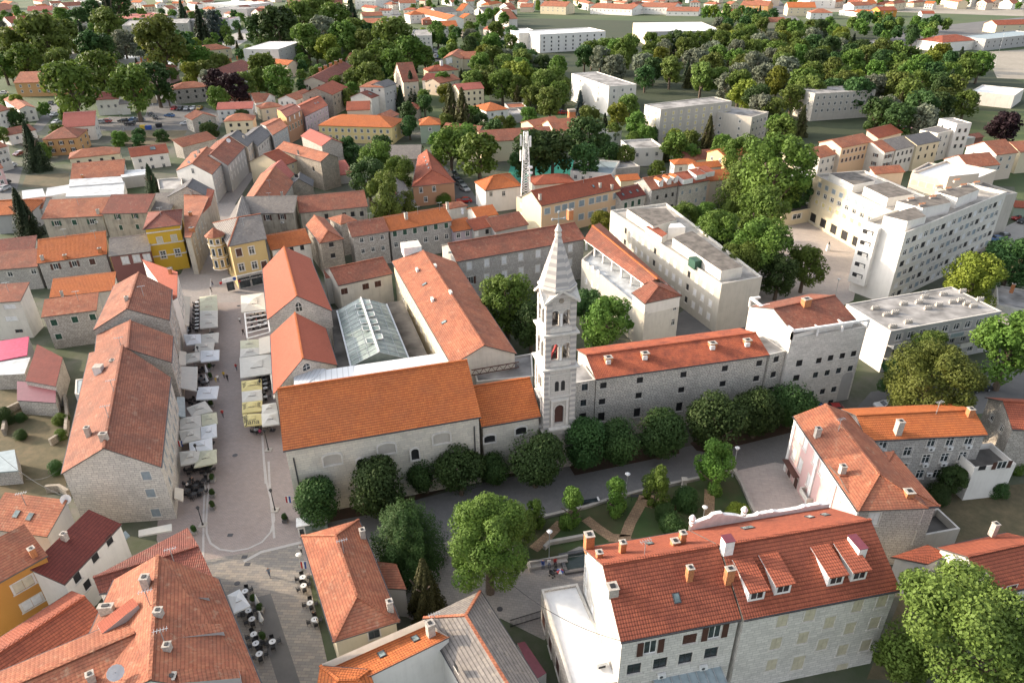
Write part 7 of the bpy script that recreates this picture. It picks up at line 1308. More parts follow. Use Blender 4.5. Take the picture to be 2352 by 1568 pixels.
T3 = [(935, 1232, 66, 'cedar', 'dark', 'drooping dark cedar beside the hipped house', 2), (975, 1345, 44, 'fir', 'spruce', 'conical spruce in the dark corner of the courtyard', 1), (1122, 1250, 100, 'broad', 'green', 'big bright broad-crowned tree over the courtyard', 2), (1185, 1208, 42, 'broad', 'green', 'smaller tree touching the big courtyard crown', 1),
      (2215, 1475, 150, 'broad', 'olive', 'huge olive-green tree in the bottom right corner', 2), (2075, 1520, 55, 'broad', 'green', 'darker tree beneath the huge olive-green one', 1), (2340, 1540, 60, 'broad', 'olive', 'olive tree cut by the bottom right corner', 1), (2135, 890, 92, 'broad', 'olive', 'pale green round tree in front of the flat-roofed apartments', 2), (2135, 815, 48, 'broad', 'green', 'darker tree against the messy balconies', 1), (2068, 870, 42, 'broad', 'dark', 'shaded tree left of the pale round tree', 1), (2322, 800, 72, 'broad', 'green', 'large green tree at the right edge by the dark car', 1),
      (1165, 695, 60, 'broad', 'green', 'sunlit tree in the cloister yard left of the tower', 1), (1220, 745, 45, 'broad', 'dark', 'darker tree hard against the tower', 1), (1395, 748, 58, 'broad', 'green', 'tree in the cloister yard right of the tower', 1), (1350, 710, 40, 'broad', 'dark', 'dark tree between tower and cloister wing', 1), (1382, 512, 26, 'broad', 'lime', 'small bright tree at the end of the white apartment block', 1),
      (1785, 400, 75, 'broad', 'green', 'largest plane tree over the plaza', 1), (1700, 430, 42, 'cedar', 'green', 'grey-green cedar among the plane trees', 1), (1755, 500, 62, 'broad', 'green', 'plane tree at the left edge of the plaza', 1), (1650, 545, 55, 'broad', 'green', 'plane tree behind the apartment roof terrace', 1), (1745, 575, 62, 'broad', 'green', 'plane tree overhanging the paved plaza', 1), (1695, 610, 50, 'broad', 'green', 'plane tree above the white office', 1), (1850, 612, 42, 'broad', 'green', 'free-standing tree in the middle of the plaza', 1), (1790, 630, 42, 'broad', 'dark', 'shaded plane tree behind the free-standing one', 1), (1570, 500, 32, 'broad', 'green', 'small tree behind the apartment roof tank', 1), (1620, 500, 30, 'broad', 'green', 'tree beside the parked white car', 1), (1705, 360, 45, 'broad', 'green', 'plane tree below the yellow house', 1), (1840, 450, 35, 'broad', 'dark', 'tree over the low pavilion roof', 1),
      (2235, 648, 58, 'broad', 'lime', 'yellow-green tree behind the flat-roofed apartments', 1), (2320, 610, 55, 'broad', 'dark', 'dark tree at the right edge by the parked cars', 1), (2190, 1100, 30, 'broad', 'dark', None, 1), (50, 487, 29, 'fir', 'fir', 'big dark spruce at the left beside the stained house', 1), (72, 335, 28, 'fir', 'fir', 'tall spruce next to the ochre house', 1), (347, 415, 20, 'fir', 'fir', 'small spruce beside the carport', 1),
      (885, 462, 45, 'open', 'olive', 'weeping willow behind the bright orange roof', 1), (935, 478, 26, 'open', 'olive', 'smaller willow right of the weeping one', 1), (845, 410, 42, 'broad', 'dark', 'dark round tree left of the bright red villa', 1), (915, 400, 34, 'broad', 'green', 'light green tree left of the bright red villa', 1), (870, 372, 40, 'broad', 'green', 'tree in front of the long yellow building', 1),
      (1035, 245, 26, 'fir', 'spruce', 'left of two tall spruces by the balconied house', 0), (1062, 255, 26, 'fir', 'spruce', 'right of two tall spruces by the balconied house', 0), (944, 200, 18, 'fir', 'fir', 'slim fir in front of the weathered tall house', 0), (920, 225, 14, 'fir', 'fir', 'little fir left of the slim fir', 0), (1628, 305, 20, 'fir', 'spruce', 'conical spruce in front of the grey slab', 0), (1332, 240, 16, 'fir', 'bluefir', 'blue spruce against the white blank wall', 0),
      (460, 60, 22, 'fir', 'fir', 'fir left of the swimming pool', 0), (420, 35, 16, 'fir', 'fir', 'fir in front of the long low school', 0), (490, 60, 24, 'cedar', 'bluefir', 'cedar in front of the dark school wing', 0), (195, 105, 6.5, 'cypress', 'fir', 'tall slim cypress among the chestnuts', 0), (248, 20, 9, 'cypress', 'fir', 'slim cypress at the top left', 0), (755, 112, 26, 'broad', 'lime', 'single yellow-green tree by the football lawn', 0), (500, 195, 30, 'broad', 'purple', 'left purple plum tree', 0), (535, 205, 30, 'broad', 'purple', 'right purple plum tree', 0), (2305, 298, 34, 'broad', 'purple', 'spreading purple tree on the lawn', 0)]
for t in T3: tree(*t[:5], label=t[5], near=t[6])
# named crowns of the middle distance: (u, v, radius px, colour, kind)
for u, v, r, c, kd in [(162, 200, 54, 'green', 'broad'), (305, 205, 46, 'green', 'broad'), (355, 185, 38, 'dark', 'broad'), (232, 165, 40, 'green', 'broad'), (98, 92, 48, 'olive', 'broad'), (150, 85, 36, 'olive', 'broad'), (35, 112, 38, 'olive', 'broad'), (60, 140, 34, 'green', 'broad'), (140, 148, 30, 'olive', 'broad'), (5, 150, 28, 'green', 'broad'), (370, 98, 50, 'olive', 'broad'), (415, 112, 34, 'dark', 'broad'), (245, 62, 36, 'olive', 'broad'), (285, 105, 28, 'silver', 'broad'), (205, 110, 32, 'dark', 'broad'), (235, 112, 30, 'dark', 'broad'), (255, 85, 22, 'dark', 'broad'), (325, 105, 22, 'dark', 'broad'), (440, 135, 26, 'green', 'broad'), (470, 138, 26, 'green', 'broad'), (440, 170, 22, 'lime', 'broad'), (475, 165, 24, 'olive', 'broad'), (505, 150, 22, 'olive', 'broad'), (480, 185, 20, 'silver', 'broad'), (605, 160, 34, 'green', 'broad'), (640, 185, 30, 'green', 'broad'), (590, 185, 24, 'green', 'broad'), (560, 195, 24, 'olive', 'broad'), (500, 228, 24, 'green', 'broad'),
    (38, 235, 16, 'lime', 'broad'), (385, 220, 16, 'green', 'broad'), (270, 12, 28, 'dark', 'broad'), (215, 28, 22, 'dark', 'broad'), (185, 40, 18, 'dark', 'broad'), (140, 38, 16, 'green', 'broad'),
    (640, 62, 42, 'dark', 'broad'), (600, 72, 36, 'dark', 'broad'), (690, 45, 34, 'olive', 'broad'), (725, 30, 30, 'olive', 'broad'), (745, 12, 22, 'olive', 'broad'), (770, 45, 34, 'green', 'broad'), (705, 95, 32, 'green', 'broad'), (725, 110, 24, 'olive', 'broad'), (740, 75, 30, 'silver', 'broad'), (788, 85, 32, 'green', 'broad'), (815, 80, 30, 'olive', 'broad'), (845, 85, 26, 'dark', 'broad'), (800, 108, 22, 'green', 'broad'), (808, 38, 22, 'fir', 'fir'), (838, 100, 26, 'olive', 'broad'), (770, 132, 18, 'green', 'broad'), (905, 95, 44, 'olive', 'broad'), (940, 120, 34, 'green', 'broad'), (875, 135, 34, 'green', 'broad'), (830, 150, 30, 'olive', 'broad'), (905, 150, 30, 'green', 'broad'), (850, 180, 30, 'olive', 'broad'), (975, 130, 22, 'green', 'broad'), (1005, 75, 22, 'green', 'broad'), (810, 185, 22, 'olive', 'broad'), (715, 195, 14, 'lime', 'broad'),
    (1035, 340, 40, 'green', 'broad'), (1100, 355, 46, 'green', 'broad'), (1070, 325, 34, 'green', 'broad'), (1225, 350, 46, 'dark', 'broad'), (1270, 350, 42, 'dark', 'broad'), (1345, 318, 42, 'dark', 'broad'), (1345, 365, 34, 'dark', 'broad'), (1200, 375, 28, 'dark', 'broad'), (1350, 275, 26, 'olive', 'broad'), (1445, 245, 24, 'olive', 'broad'), (1420, 265, 24, 'lime', 'broad'), (1460, 290, 28, 'green', 'broad'), (1550, 340, 30, 'green', 'broad'), (1495, 310, 18, 'dark', 'broad'), (1215, 270, 20, 'green', 'broad'), (1010, 330, 26, 'green', 'broad'), (940, 290, 20, 'dark', 'broad'), (935, 260, 22, 'dark', 'broad'), (975, 240, 18, 'dark', 'broad'), (760, 345, 22, 'dark', 'broad'), (800, 335, 18, 'dark', 'broad'), (1240, 215, 22, 'olive', 'broad'), (1085, 265, 20, 'green', 'broad'), (1135, 300, 22, 'dark', 'broad'), (1170, 285, 16, 'green', 'broad'), (1595, 400, 14, 'green', 'broad'), (1510, 395, 22, 'green', 'broad'), (1400, 355, 24, 'dark', 'broad')]: tree(u, v, r, kd, c)
# park: scattered crowns inside polygons of the survey grid
def inpoly(x, y, P):
    r = False
    for (x1, y1), (x2, y2) in zip(P, P[1:]+P[:1]):
        if (y1 > y) != (y2 > y) and x < (x2-x1)*(y-y1)/(y2-y1)+x1: r = not r
    return r
# small far houses that fill the gaps of the outer town
HS = []; rh = random.Random(21); FP0 = [[(p.x, p.y) for p in b['P']] for b in B.values()]
HZ = [(u, v) for v, us in ((6, range(20, 2340, 36)), (-6, range(0, 2350, 44)), (20, range(10, 1180, 46)), (34, range(30, 620, 80)), (40, (215, 640, 760, 1090, 1150, 590)), (72, (30, 690, 1060, 1120)), (150, (20, 250, 640)), (215, (500, 345)), (275, (10, 560)), (320, (250, 20)), (26, (1930, 1965, 2070, 1690))) for u in us]
HW = [('w_white', 'white'), ('w_offwhite', 'off-white'), ('w_cream', 'cream'), ('w_beige', 'beige')]; HR = [('roof_clay', 'red-roofed'), ('roof_orange', 'orange-roofed'), ('roof_old', 'brown-roofed'), ('roof_red', 'deep red-roofed')]
for k, (u, v) in enumerate(HZ):
    u += rh.uniform(-14, 14); v += rh.uniform(-5, 5); h = rh.choice((5, 6.5, 8)); p = at(u, v, h); k_ = proj(p)[2]; wd = rh.uniform(11, 17)*F/k_; dv = wd*rh.uniform(-.18, .18); sc = min(1, .55+k_/900)
    if any(inpoly(p.x, p.y+4, P) or min((p.x-x)**2+(p.y-y)**2 for x, y in P) < 150 for P in FP0): continue
    wl, wn = rh.choice(HW); rf_, rn = rh.choice(HR); b = bld('z%d' % k, 'house', 'x', (u-wd/2, v-dv/2), (u+wd/2, v+dv/2), None, h, roof=rh.choice(('gx', 'gx', 'hx', 'gy')), m=.45, D=rh.uniform(9, 13), wall=wl, rm=rf_, far=True, wins=[(0, 'x', 1.2, 1.4, 3, [h-1.9]+([h-4.8] if h > 6 else []), .8)])
    HS.append([b['root'], u, v, wn+' '+rn]); FP0.append([(q.x, q.y) for q in b['P']]); ANCH.pop()
FP = [[(p.x, p.y) for p in b['P']] for b in B.values()]
def onbuilding(p, r):
    for P in FP:
        if inpoly(p.x, p.y, P) or any((p.x-x)**2+(p.y-y)**2 < (r*.75)**2 for x, y in P) or any(((p.x-(a[0]+b[0])/2)**2+(p.y-(a[1]+b[1])/2)**2 < (r*.7)**2) for a, b in zip(P, P[1:]+P[:1])): return True
    return False
def scatter(poly, step, r0, r1, mix, tag_=None, jit=.45, bush=False):
    us = [p[0] for p in poly]; vs = [p[1] for p in poly]; v = min(vs); row = 0
    while v < max(vs):
        sc = (v+150)/330; u = min(us)+(row % 2)*step*sc*.5
        while u < max(us):
            uu, vv = u+rt.uniform(-1, 1)*step*sc*jit, v+rt.uniform(-1, 1)*step*sc*.5*jit; u += step*sc*1.1
            if not inpoly(uu, vv, poly): continue
            r = rt.uniform(r0, r1)*sc; p = at(uu, vv+r*.9, 0)
            if onbuilding(p, r*proj(p)[2]/F): continue
            kd, c = rt.choice(mix); tree(uu, vv, r if kd == 'broad' else r*.5, kd, c, bush=bush)
        v += step*sc*.6; row += 1
MIX = [('broad', 'green')]*6+[('broad', 'dark')]*3+[('broad', 'olive')]*4+[('broad', 'silver')]+[('broad', 'lime')]+[('fir', 'fir')]*2+[('fir', 'spruce')]
scatter([(1075, 60), (1180, 75), (1200, 130), (1300, 150), (1310, 235), (1180, 245), (1075, 190)], 36, 20, 28, MIX)
scatter([(1330, 130), (1400, 95), (1480, 85), (1760, 70), (1800, 110), (1790, 190), (1700, 205), (1640, 195), (1460, 180)], 38, 21, 30, MIX+[('broad', 'silver')]*4)
scatter([(1760, 60), (1900, 50), (2050, 120), (2200, 120), (2270, 160), (2200, 215), (2160, 290), (2060, 265), (1800, 225)], 38, 22, 31, MIX)
scatter([(1700, 205), (1860, 235), (1850, 330), (1790, 330), (1770, 300), (1690, 250)], 38, 22, 28, MIX)
scatter([(1985, 240), (2100, 250), (2110, 290), (2000, 270)], 44, 22, 28, [('broad', 'dark')])
scatter([(1100, 22), (1180, 22), (1190, 55), (1090, 50)], 34, 16, 22, MIX)
scatter([(1610, 22), (1760, 20), (1800, 60), (1640, 58)], 38, 17, 24, MIX)
scatter([(1920, 40), (2020, 40), (2130, 45), (2190, 55), (2120, 90), (2000, 85)], 40, 17, 23, [('broad', 'green'), ('broad', 'olive'), ('broad', 'dark')])
scatter([(2160, 225), (2330, 235), (2320, 260), (2170, 255)], 60, 18, 24, [('broad', 'green'), ('broad', 'olive')])
scatter([(880, 5), (1060, -5), (1170, 0), (1170, 12), (1080, 14), (1000, 20), (905, 20)], 40, 11, 16, MIX)
scatter([(1180, 2), (2000, -8), (2352, 0), (2352, 18), (2050, 12), (1200, 20)], 50, 9, 14, MIX)
scatter([(50, 30), (230, 22), (230, 48), (60, 60)], 44, 11, 15, [('broad', 'dark'), ('broad', 'green')])
scatter([(90, 340), (290, 330), (290, 350), (160, 350), (100, 375)], 32, 12, 15, [('broad', 'dark'), ('broad', 'green')], bush=True)
scatter([(15, 255), (110, 262), (90, 300), (25, 290)], 34, 13, 17, [('broad', 'dark')], bush=True)
scatter([(200, 318), (300, 305), (400, 318), (330, 335), (280, 340)], 34, 10, 14, [('broad', 'green'), ('broad', 'dark')], bush=True)
scatter([(470, 278), (570, 270), (570, 300), (480, 305)], 30, 14, 18, [('broad', 'green'), ('broad', 'dark')], bush=True)
scatter([(720, 340), (900, 330), (880, 350), (740, 375)], 34, 13, 17, [('broad', 'dark'), ('broad', 'green')], bush=True)
scatter([(960, 440), (1040, 450), (1030, 470), (960, 466)], 24, 9, 12, [('broad', 'dark')], bush=True)
scatter([(1200, 170), (1300, 165), (1300, 235), (1200, 245)], 40, 20, 26, [('broad', 'olive'), ('broad', 'green')])
scatter([(0, 20), (560, 25), (560, 130), (430, 190), (0, 170)], 40, 13, 19, MIX)
scatter([(560, 120), (1100, 60), (1100, 230), (820, 240), (600, 215)], 36, 12, 17, MIX)
scatter([(900, 300), (1120, 260), (1160, 300), (1000, 335)], 30, 11, 15, MIX)
scatter([(0, 230), (210, 240), (280, 330), (0, 330)], 46, 10, 13, [('broad', 'green'), ('broad', 'olive')])
scatter([(1340, 270), (1700, 330), (1690, 400), (1480, 400), (1370, 350)], 34, 12, 16, MIX)
for u, v, r, c in [(48, 960, 12, 'dark'), (45, 1000, 14, 'dark'), (140, 965, 16, 'green'), (140, 1000, 14, 'green'), (130, 1075, 18, 'dark'), (10, 960, 22, 'dark'), (10, 870, 20, 'dark'), (1575, 1150, 30, 'dark'), (1548, 1205, 30, 'dark'), (1530, 1180, 24, 'dark'), (1695, 1180, 26, 'lime'), (2150, 1135, 28, 'dark'), (2240, 1110, 26, 'dark'), (2290, 1125, 24, 'dark'), (2200, 1110, 22, 'green'), (2335, 1070, 22, 'green'), (705, 475, 16, 'green'), (650, 420, 18, 'green'), (1018, 458, 16, 'green'), (1260, 1270, 0, 'dark')]:
    if r: tree(u, v, r, 'ball', c, near=1, bush=True)
# labels that single each one out: kind, colour, side of the nearest building, then order from the left
from collections import defaultdict
def relabel(items, fmt, anchors, nouns):
    gd = defaultdict(list)
    for it in items:
        e, u, v = it[:3]; a = min(anchors, key=lambda a: (a[2]-u)**2+(1.4*(a[3]-v))**2); du, dv = u-a[2], v-a[3]
        rel = ('left of' if du < 0 else 'right of') if abs(du) > abs(dv)*1.2 else ('behind' if dv < 0 else 'in front of')
        gd[(fmt(it), rel, a[1])].append(it)
    ORD = ['leftmost', 'second', 'third', 'fourth', 'fifth', 'sixth', 'seventh', 'eighth', 'ninth', 'tenth', 'eleventh', 'twelfth', 'thirteenth', 'fourteenth']
    for (f, rel, a), L in gd.items():
        L.sort(key=lambda x: x[1])
        for i, it in enumerate(L):
            t = f'{f} {rel} {a}'
            if len(L) > 1: t = (ORD[i] if i < 14 else 'far right '+ORD[i-13])+(' from left, ' if i else ' ')+t
            it[0]['label'] = ' '.join(t.split()[:16])
ANC2 = [(k, ' '.join(l.split()[:8]).rstrip(','), u, v) for k, l, u, v in ANCH]
relabel(HS, lambda t: t[3]+' small far house', ANC2, None)
for t in HS: t[0]['group'] = 'small houses of the outer town'; t[0]['category'] = 'house'
# the 300 broadleaf trees that show largest stay single things, the small remainder is one mass of woodland
BL = sorted([t for t in TREES if t[4] == 'broad' and not t[6] and t[5] not in ('silver', 'purple')], key=lambda t: -t[3]); REST = BL[285:]; V_, F_, MI = [], [], []; cols = sorted({t[5] for t in REST}); cr_ = [crown('broad', 90+i, 1500, .125) for i in range(3)]
bpy.context.view_layer.update()
for t in REST:
    e = t[0]; ch = [c for c in e.children if c.name.startswith('crown')][0]; mw = e.matrix_world @ Matrix.LocRotScale(ch.location, None, ch.scale); cv, cf = rt.choice(cr_); b0 = len(V_)
    V_ += [tuple(mw @ q) for q in cv]; F_ += [tuple(i+b0 for i in f) for f in cf]; MI += [cols.index(t[5])]*len(cf)
    for c in list(e.children): bpy.data.objects.remove(c)
    bpy.data.objects.remove(e); TREES.remove(t)
me = bpy.data.meshes.new('woodland'); me.from_pydata(V_, [], F_); me.polygons.foreach_set('material_index', MI)
for c in cols: me.materials.append(M['leaf_'+c])
o = bpy.data.objects.new('woodland', me); C.objects.link(o); tag(o, 'smaller far trees of park and gardens reading as one mass', 'woodland', None, 'stuff')
relabel(TREES, lambda t: (DSC[t[5]]+' '+('bush' if t[6] else NN[t[4]])), ANC2, None)
for t in TREES: t[0]['group'] = 'bushes in the gardens' if t[6] else 'trees of the park and gardens'

for k, u, v in [('m9', 180, 470), ('m4', 150, 545), ('m4', 220, 548), ('m1', 180, 690), ('k4', 960, 492), ('k4', 1010, 483), ('k3', 850, 508), ('bank', 560, 520), ('bank2', 620, 460), ('left3', 330, 680), ('left1', 262, 900), ('left1', 250, 960), ('left2', 280, 800), ('m7', 370, 495), ('p13', 1340, 420), ('p11', 1520, 410), ('p11b', 1600, 400), ('bl1', 345, 1390), ('bl1', 380, 1480), ('bc2', 1000, 1440), ('bc1', 790, 1270), ('pink', 1925, 990), ('pinkrear', 2150, 950), ('bra', 1480, 1275), ('r1', 455, 360), ('r2', 500, 330), ('r8', 620, 430), ('apt', 1600, 540), ('apt', 1510, 490), ('block', 2150, 470), ('block', 2230, 440), ('lwing', 1990, 420), ('flatapt', 2120, 690), ('bl2', 400, 1290), ('m3', 20, 670), ('bl5', 60, 1160)]: antenna(B[k], u, v)
# ================= square: canopies, tables, chairs, people, lamps =================
def quadP(pts, z): return [at(u, v, z) for u, v in pts]
UG = 'café umbrellas and canopies on the square'
TXT = {}
def parasol(pts, mt, label, z=2.6, words=None, flat=.75, closed=False):
    P = quadP(pts, z); c = sum(P, Vector())/4; e = empty('cafe_umbrella', (c.x, c.y, 0), label, 'umbrella', UG); L = e.location.copy(); s = MB(); ap = c+Vector((0, 0, flat)); n4 = len(P)
    for i in range(4):
        a, b_ = P[i], P[(i+1) % 4]; m1, m2 = a.lerp(ap, .62), b_.lerp(ap, .62); m1.z -= .1; m2.z -= .1
        s.poly([a, b_, m2, m1], mt); s.poly([m1+Vector((0, 0, .12)), m2+Vector((0, 0, .12)), ap], mt)
        dn = Vector((0, 0, -.25)); s.poly([a+dn, b_+dn, b_, a], mt)
    s.build('canopy', e, L); s = MB(); s.cyl((c.x, c.y, 0), .05, z+flat, 'metal', 6); s.box((c.x, c.y, .05), .9, .9, .12, 'darkmetal'); s.build('pole', e, L)
    if words:
        k = words[0]
        if k not in TXT: t = text_mesh('lettering', k, 1.0, 'ink', e, (0, 0, 0), 0, Vector((0, 0, 0)), 0, .004); TXT[k] = t.data; bpy.data.objects.remove(t)
        for i in words[1]:
            a, b_ = P[i], P[(i+1) % 4]; mid = (a+b_)/2; q = mid.lerp(ap, .33)+Vector((0, 0, .06)); d = (b_-a); d.z = 0; d.normalize(); up = (ap-mid).normalized(); nn = d.cross(up)
            o = link('lettering', TXT[k], e, q-L); o.rotation_euler = Matrix((d, up, nn)).transposed().to_euler(); f = words[2]; o.scale = (f, f, 1)
    return e
UM = [([(459, 697), (499, 695), (498, 677), (458, 682)], 'canvasg', 'pale green parasol at the far end of the left rows'), ([(459, 714), (500, 713), (499, 695), (459, 697)], 'canvasg', 'second pale green parasol from the far end'), ([(459, 733), (500, 731), (500, 713), (459, 714)], 'canvas', 'third parasol of the far left row, grey print'), ([(459, 754), (500, 750), (500, 731), (459, 733)], 'canvas', 'fourth parasol of the far left row, grey print'),
      ([(554, 717), (610, 710), (606, 672), (553, 679)], 'canvasc', 'large cream parasol nearest the bank corner'), ([(428, 792), (462, 788), (461, 767), (421, 768)], 'canvasw', 'white parasol by the wall below the square tables'), ([(462, 788), (501, 786), (503, 763), (462, 768)], 'canvas', 'white printed parasol just below the green row'), ([(447, 809), (490, 804), (493, 785), (449, 789)], 'canvas', 'middle white parasol with printed corner'), ([(427, 834), (461, 827), (459, 808), (427, 812)], 'canvas', 'white parasol above the white tarpaulin'), ([(461, 831), (503, 826), (504, 803), (460, 805)], 'canvasw', 'white parasol above the two closed ones'),
      ([(552, 801), (595, 798), (594, 779), (552, 782)], 'canvasg', 'greenish printed parasol below the white pergola'), ([(551, 821), (596, 814), (595, 798), (552, 801)], 'canvas', 'pale printed parasol above the biggest canopy'), ([(552, 868), (630, 856), (625, 812), (550, 822)], 'canvas', 'biggest pale canopy with dark cap at the red halls'), ([(450, 917), (498, 915), (503, 886), (455, 889)], 'canvasw', 'bluish white parasol beside the tarpaulin'), ([(428, 936), (441, 956), (489, 944), (471, 920)], 'canvas', 'diamond-set pale parasol between awning and planter'), ([(413, 986), (463, 980), (461, 952), (413, 960)], 'canvas', 'grey parasol with small dark emblem by the wall'), ([(464, 977), (500, 972), (497, 946), (462, 952)], 'canvasg', 'pale green parasol left of the red walker'), ([(418, 1017), (461, 1008), (460, 980), (410, 989)], 'canvas', 'grey parasol next to the wall flag'), ([(462, 1008), (498, 1002), (497, 972), (461, 980)], 'canvasw', 'bright white parasol in the near left group'), ([(436, 1037), (488, 1034), (487, 1004), (434, 1016)], 'canvasw', 'bluish white parasol in the near left group'), ([(415, 1068), (461, 1060), (460, 1032), (412, 1037)], 'canvas', 'grey parasol nearest the wall in the last group'), ([(445, 1073), (498, 1062), (497, 1031), (460, 1035)], 'canvasg', 'nearest pale green parasol on the left'),
      ([(601, 952), (638, 946), (634, 924), (601, 929)], 'canvas', 'white printed parasol against the stone hall, upper'), ([(602, 979), (642, 973), (638, 946), (600, 949)], 'canvas', 'white printed parasol against the stone hall, lower'), ([(537, 1407), (575, 1390), (550, 1352), (522, 1366)], 'canvasw', 'lone white parasol beside the big orange roof')]
for q, mt, lb in UM: parasol(q, mt, lb)
J = 'Jana'
for q, mt, lb, w_ in [([(555, 899), (602, 894), (600, 870), (554, 875)], 'canvasy', 'uppermost yellow parasol of the right row', (J, (1, 3), 1.1)), ([(556, 924), (603, 918), (601, 894), (555, 899)], 'canvas', 'plain white parasol between the yellow ones', None), ([(556, 949), (602, 943), (602, 919), (556, 924)], 'canvasy', 'middle yellow parasol of the right row', (J, (1, 3), 1.1)), ([(561, 978), (602, 974), (600, 949), (557, 951)], 'canvasy', 'nearest yellow parasol with large dark lettering', (J, (0, 3), 1.5))]: parasol(q, mt, lb, words=w_)
def awning(pts, mt, label, name='awning'):
    P = [at(u, v, z) for u, v, z in pts]; c = sum(P, Vector())/4; s = MB(); s.poly(P, mt); s.poly([p-Vector((0, 0, .06)) for p in reversed(P)], mt)
    for p, q in zip(P, P[1:]+P[:1]): s.poly([p-Vector((0, 0, .25)), q-Vector((0, 0, .25)), q, p], mt)
    tag(s.build(name), label, 'awning', None)
awning([(415, 743, 3.6), (434, 748, 2.6), (437, 681, 2.6), (421, 679, 3.6)], 'canvasc', 'long narrow awning along the far left facade')
awning([(409, 889, 3.4), (452, 898, 2.6), (454, 842, 2.6), (414, 841, 3.4)], 'canvas', 'large white tarpaulin awning over the left terrace')
awning([(404, 953, 3.8), (426, 957, 2.7), (424, 911, 2.7), (406, 911, 3.8)], 'bluemetal', 'dark green-grey awning on the left facade')
awning([(410, 838, 3.4), (427, 838, 2.6), (428, 808, 2.6), (412, 805, 3.4)], 'canvasc', 'small striped awning above the tarpaulin')
awning([(400, 1142, 3.4), (420, 1150, 2.6), (421, 1122, 2.6), (402, 1118, 3.4)], 'canvasc', 'small cream awning near the rubble gable')
awning([(596, 814, 2.6), (630, 806, 3.4), (628, 768, 3.4), (594, 777, 2.6)], 'canvasc', 'cream fabric awning against the lower red hall')
awning([(628, 915, 2.6), (642, 905, 3.6), (636, 852, 3.6), (620, 860, 2.6)], 'canvasc', 'narrow cream awning along the red hall wall')
awning([(318, 1231, 3.2), (394, 1217, 3.2), (394, 1202, 3.6), (318, 1217, 3.6)], 'canvas', 'grey-white awning on the foot of the rubble gable')
awning([(218, 1292, 3.2), (298, 1229, 3.2), (288, 1218, 3.6), (212, 1284, 3.6)], 'bluemetal', 'grey canopy along the white house in the lane')
# white pergola
P = quadP([(568, 777), (620, 763), (613, 713), (562, 720)], 2.8); c = sum(P, Vector())/4; pg = empty('pergola', (c.x, c.y, 0), 'white steel pergola with open roof over busy tables', 'pergola'); L = pg.location.copy()
for k in range(6): s = MB(); s.bar(P[0].lerp(P[3], k/5), P[1].lerp(P[2], k/5), .22, 'white'); s.build('beam', pg, L)
for a, b_ in ((0, 3), (1, 2)): s = MB(); s.bar(P[a]+Vector((0, 0, .05)), P[b_]+Vector((0, 0, .05)), .28, 'white'); s.build('beam', pg, L)
for p in P: s = MB(); s.box(flat2(p, 0), .2, .2, 2.8, 'white'); s.build('post', pg, L)
# closed parasols
for u, v, lb in ((477, 862, 'upper closed white parasol'), (478, 884, 'lower closed white parasol'), (594, 1396, 'closed parasol by the dark paving strip, upper'), (603, 1434, 'closed parasol by the dark paving strip, lower')):
    p = at(u, v); e = empty('closed_umbrella', p, lb, 'umbrella', UG); s = MB(); s.cyl(p+Vector((0, 0, .9)), .32, 1.7, 'canvasw', 8, .05); s.build('canopy', e, p); s = MB(); s.cyl(p, .05, 1, 'metal', 6); s.build('pole', e, p)
# tables and chairs: one of each, then copies
def meshof(fn, name):
    s = MB(); fn(s); o = s.build(name); me = o.data; bpy.data.objects.remove(o); return me
def _rt(s): s.cyl((0, 0, .72), .42, .03, 'tabletop', 16); s.cyl((0, 0, 0), .04, .72, 'iron', 6); s.cyl((0, 0, 0), .25, .03, 'iron', 8); s.cyl((0, 0, .75), .08, .05, 'iron', 6)
def _st(s): s.box((0, 0, .72), .8, .75, .03, 'tabletop'); s.cyl((0, 0, 0), .04, .72, 'iron', 6); s.cyl((0, 0, 0), .25, .03, 'iron', 8); s.box((0, 0, .75), .2, .12, .04, 'iron')
def _bt(s): s.box((0, 0, .72), .8, .8, .03, 'iron'); [s.box((x, y, 0), .05, .05, .72, 'iron') for x in (-.35, .35) for y in (-.35, .35)]
def _ch(mt):
    def f(s):
        s.box((0, 0, .42), .5, .48, .06, mt); s.box((0, .24, .48), .5, .05, .42, mt); s.box((-.25, .02, .62), .05, .44, .04, mt); s.box((.25, .02, .62), .05, .44, .04, mt)
        for x in (-.21, .21):
            for y in (-.2, .2): s.box((x, y, 0), .04, .04, .43, mt)
    return f
TM = {'r': meshof(_rt, 'table'), 's': meshof(_st, 'table'), 'b': meshof(_bt, 'table')}; CM = {'k': meshof(_ch('chairblack'), 'chair'), 'g': meshof(_ch('acu'), 'chair')}
TB = {'a': ('beside the yellow parasols', [(607, 869), (610, 879), (611, 888), (611, 898), (611, 918), (590, 981), (590, 994), (615, 979)], 'r'), 'b': ('far left row by long awning', [(454, 700), (454, 709), (454, 718), (454, 727), (454, 737), (454, 744), (454, 752), (454, 760), (432, 752), (430, 760), (431, 766)], 's'), 'c': ('beside the hipped house', [(697, 1334), (699, 1353), (714, 1393), (724, 1431)], 'r'), 'd': ('by the dark paving strip', [(565, 1366), (573, 1411), (581, 1430), (585, 1465), (590, 1486), (628, 1482), (598, 1510)], 'r'),
      'e': ('near the rubble gable', [(436, 1116), (452, 1122), (470, 1110), (434, 1134), (448, 1142), (464, 1134), (438, 1086), (468, 1084), (482, 1082)], 'b'), 'f': ('near the white tarpaulin', [(464, 856), (462, 876), (470, 884), (440, 925), (455, 935), (470, 928)], 'b'), 'g': ('under the white pergola', [(578, 737), (592, 733), (606, 729), (582, 757), (597, 752), (611, 747)], 'r')}
NW = 'top second third fourth fifth sixth seventh eighth ninth tenth last'.split(); rr = random.Random(3); CD = ['far', 'left', 'near', 'right']
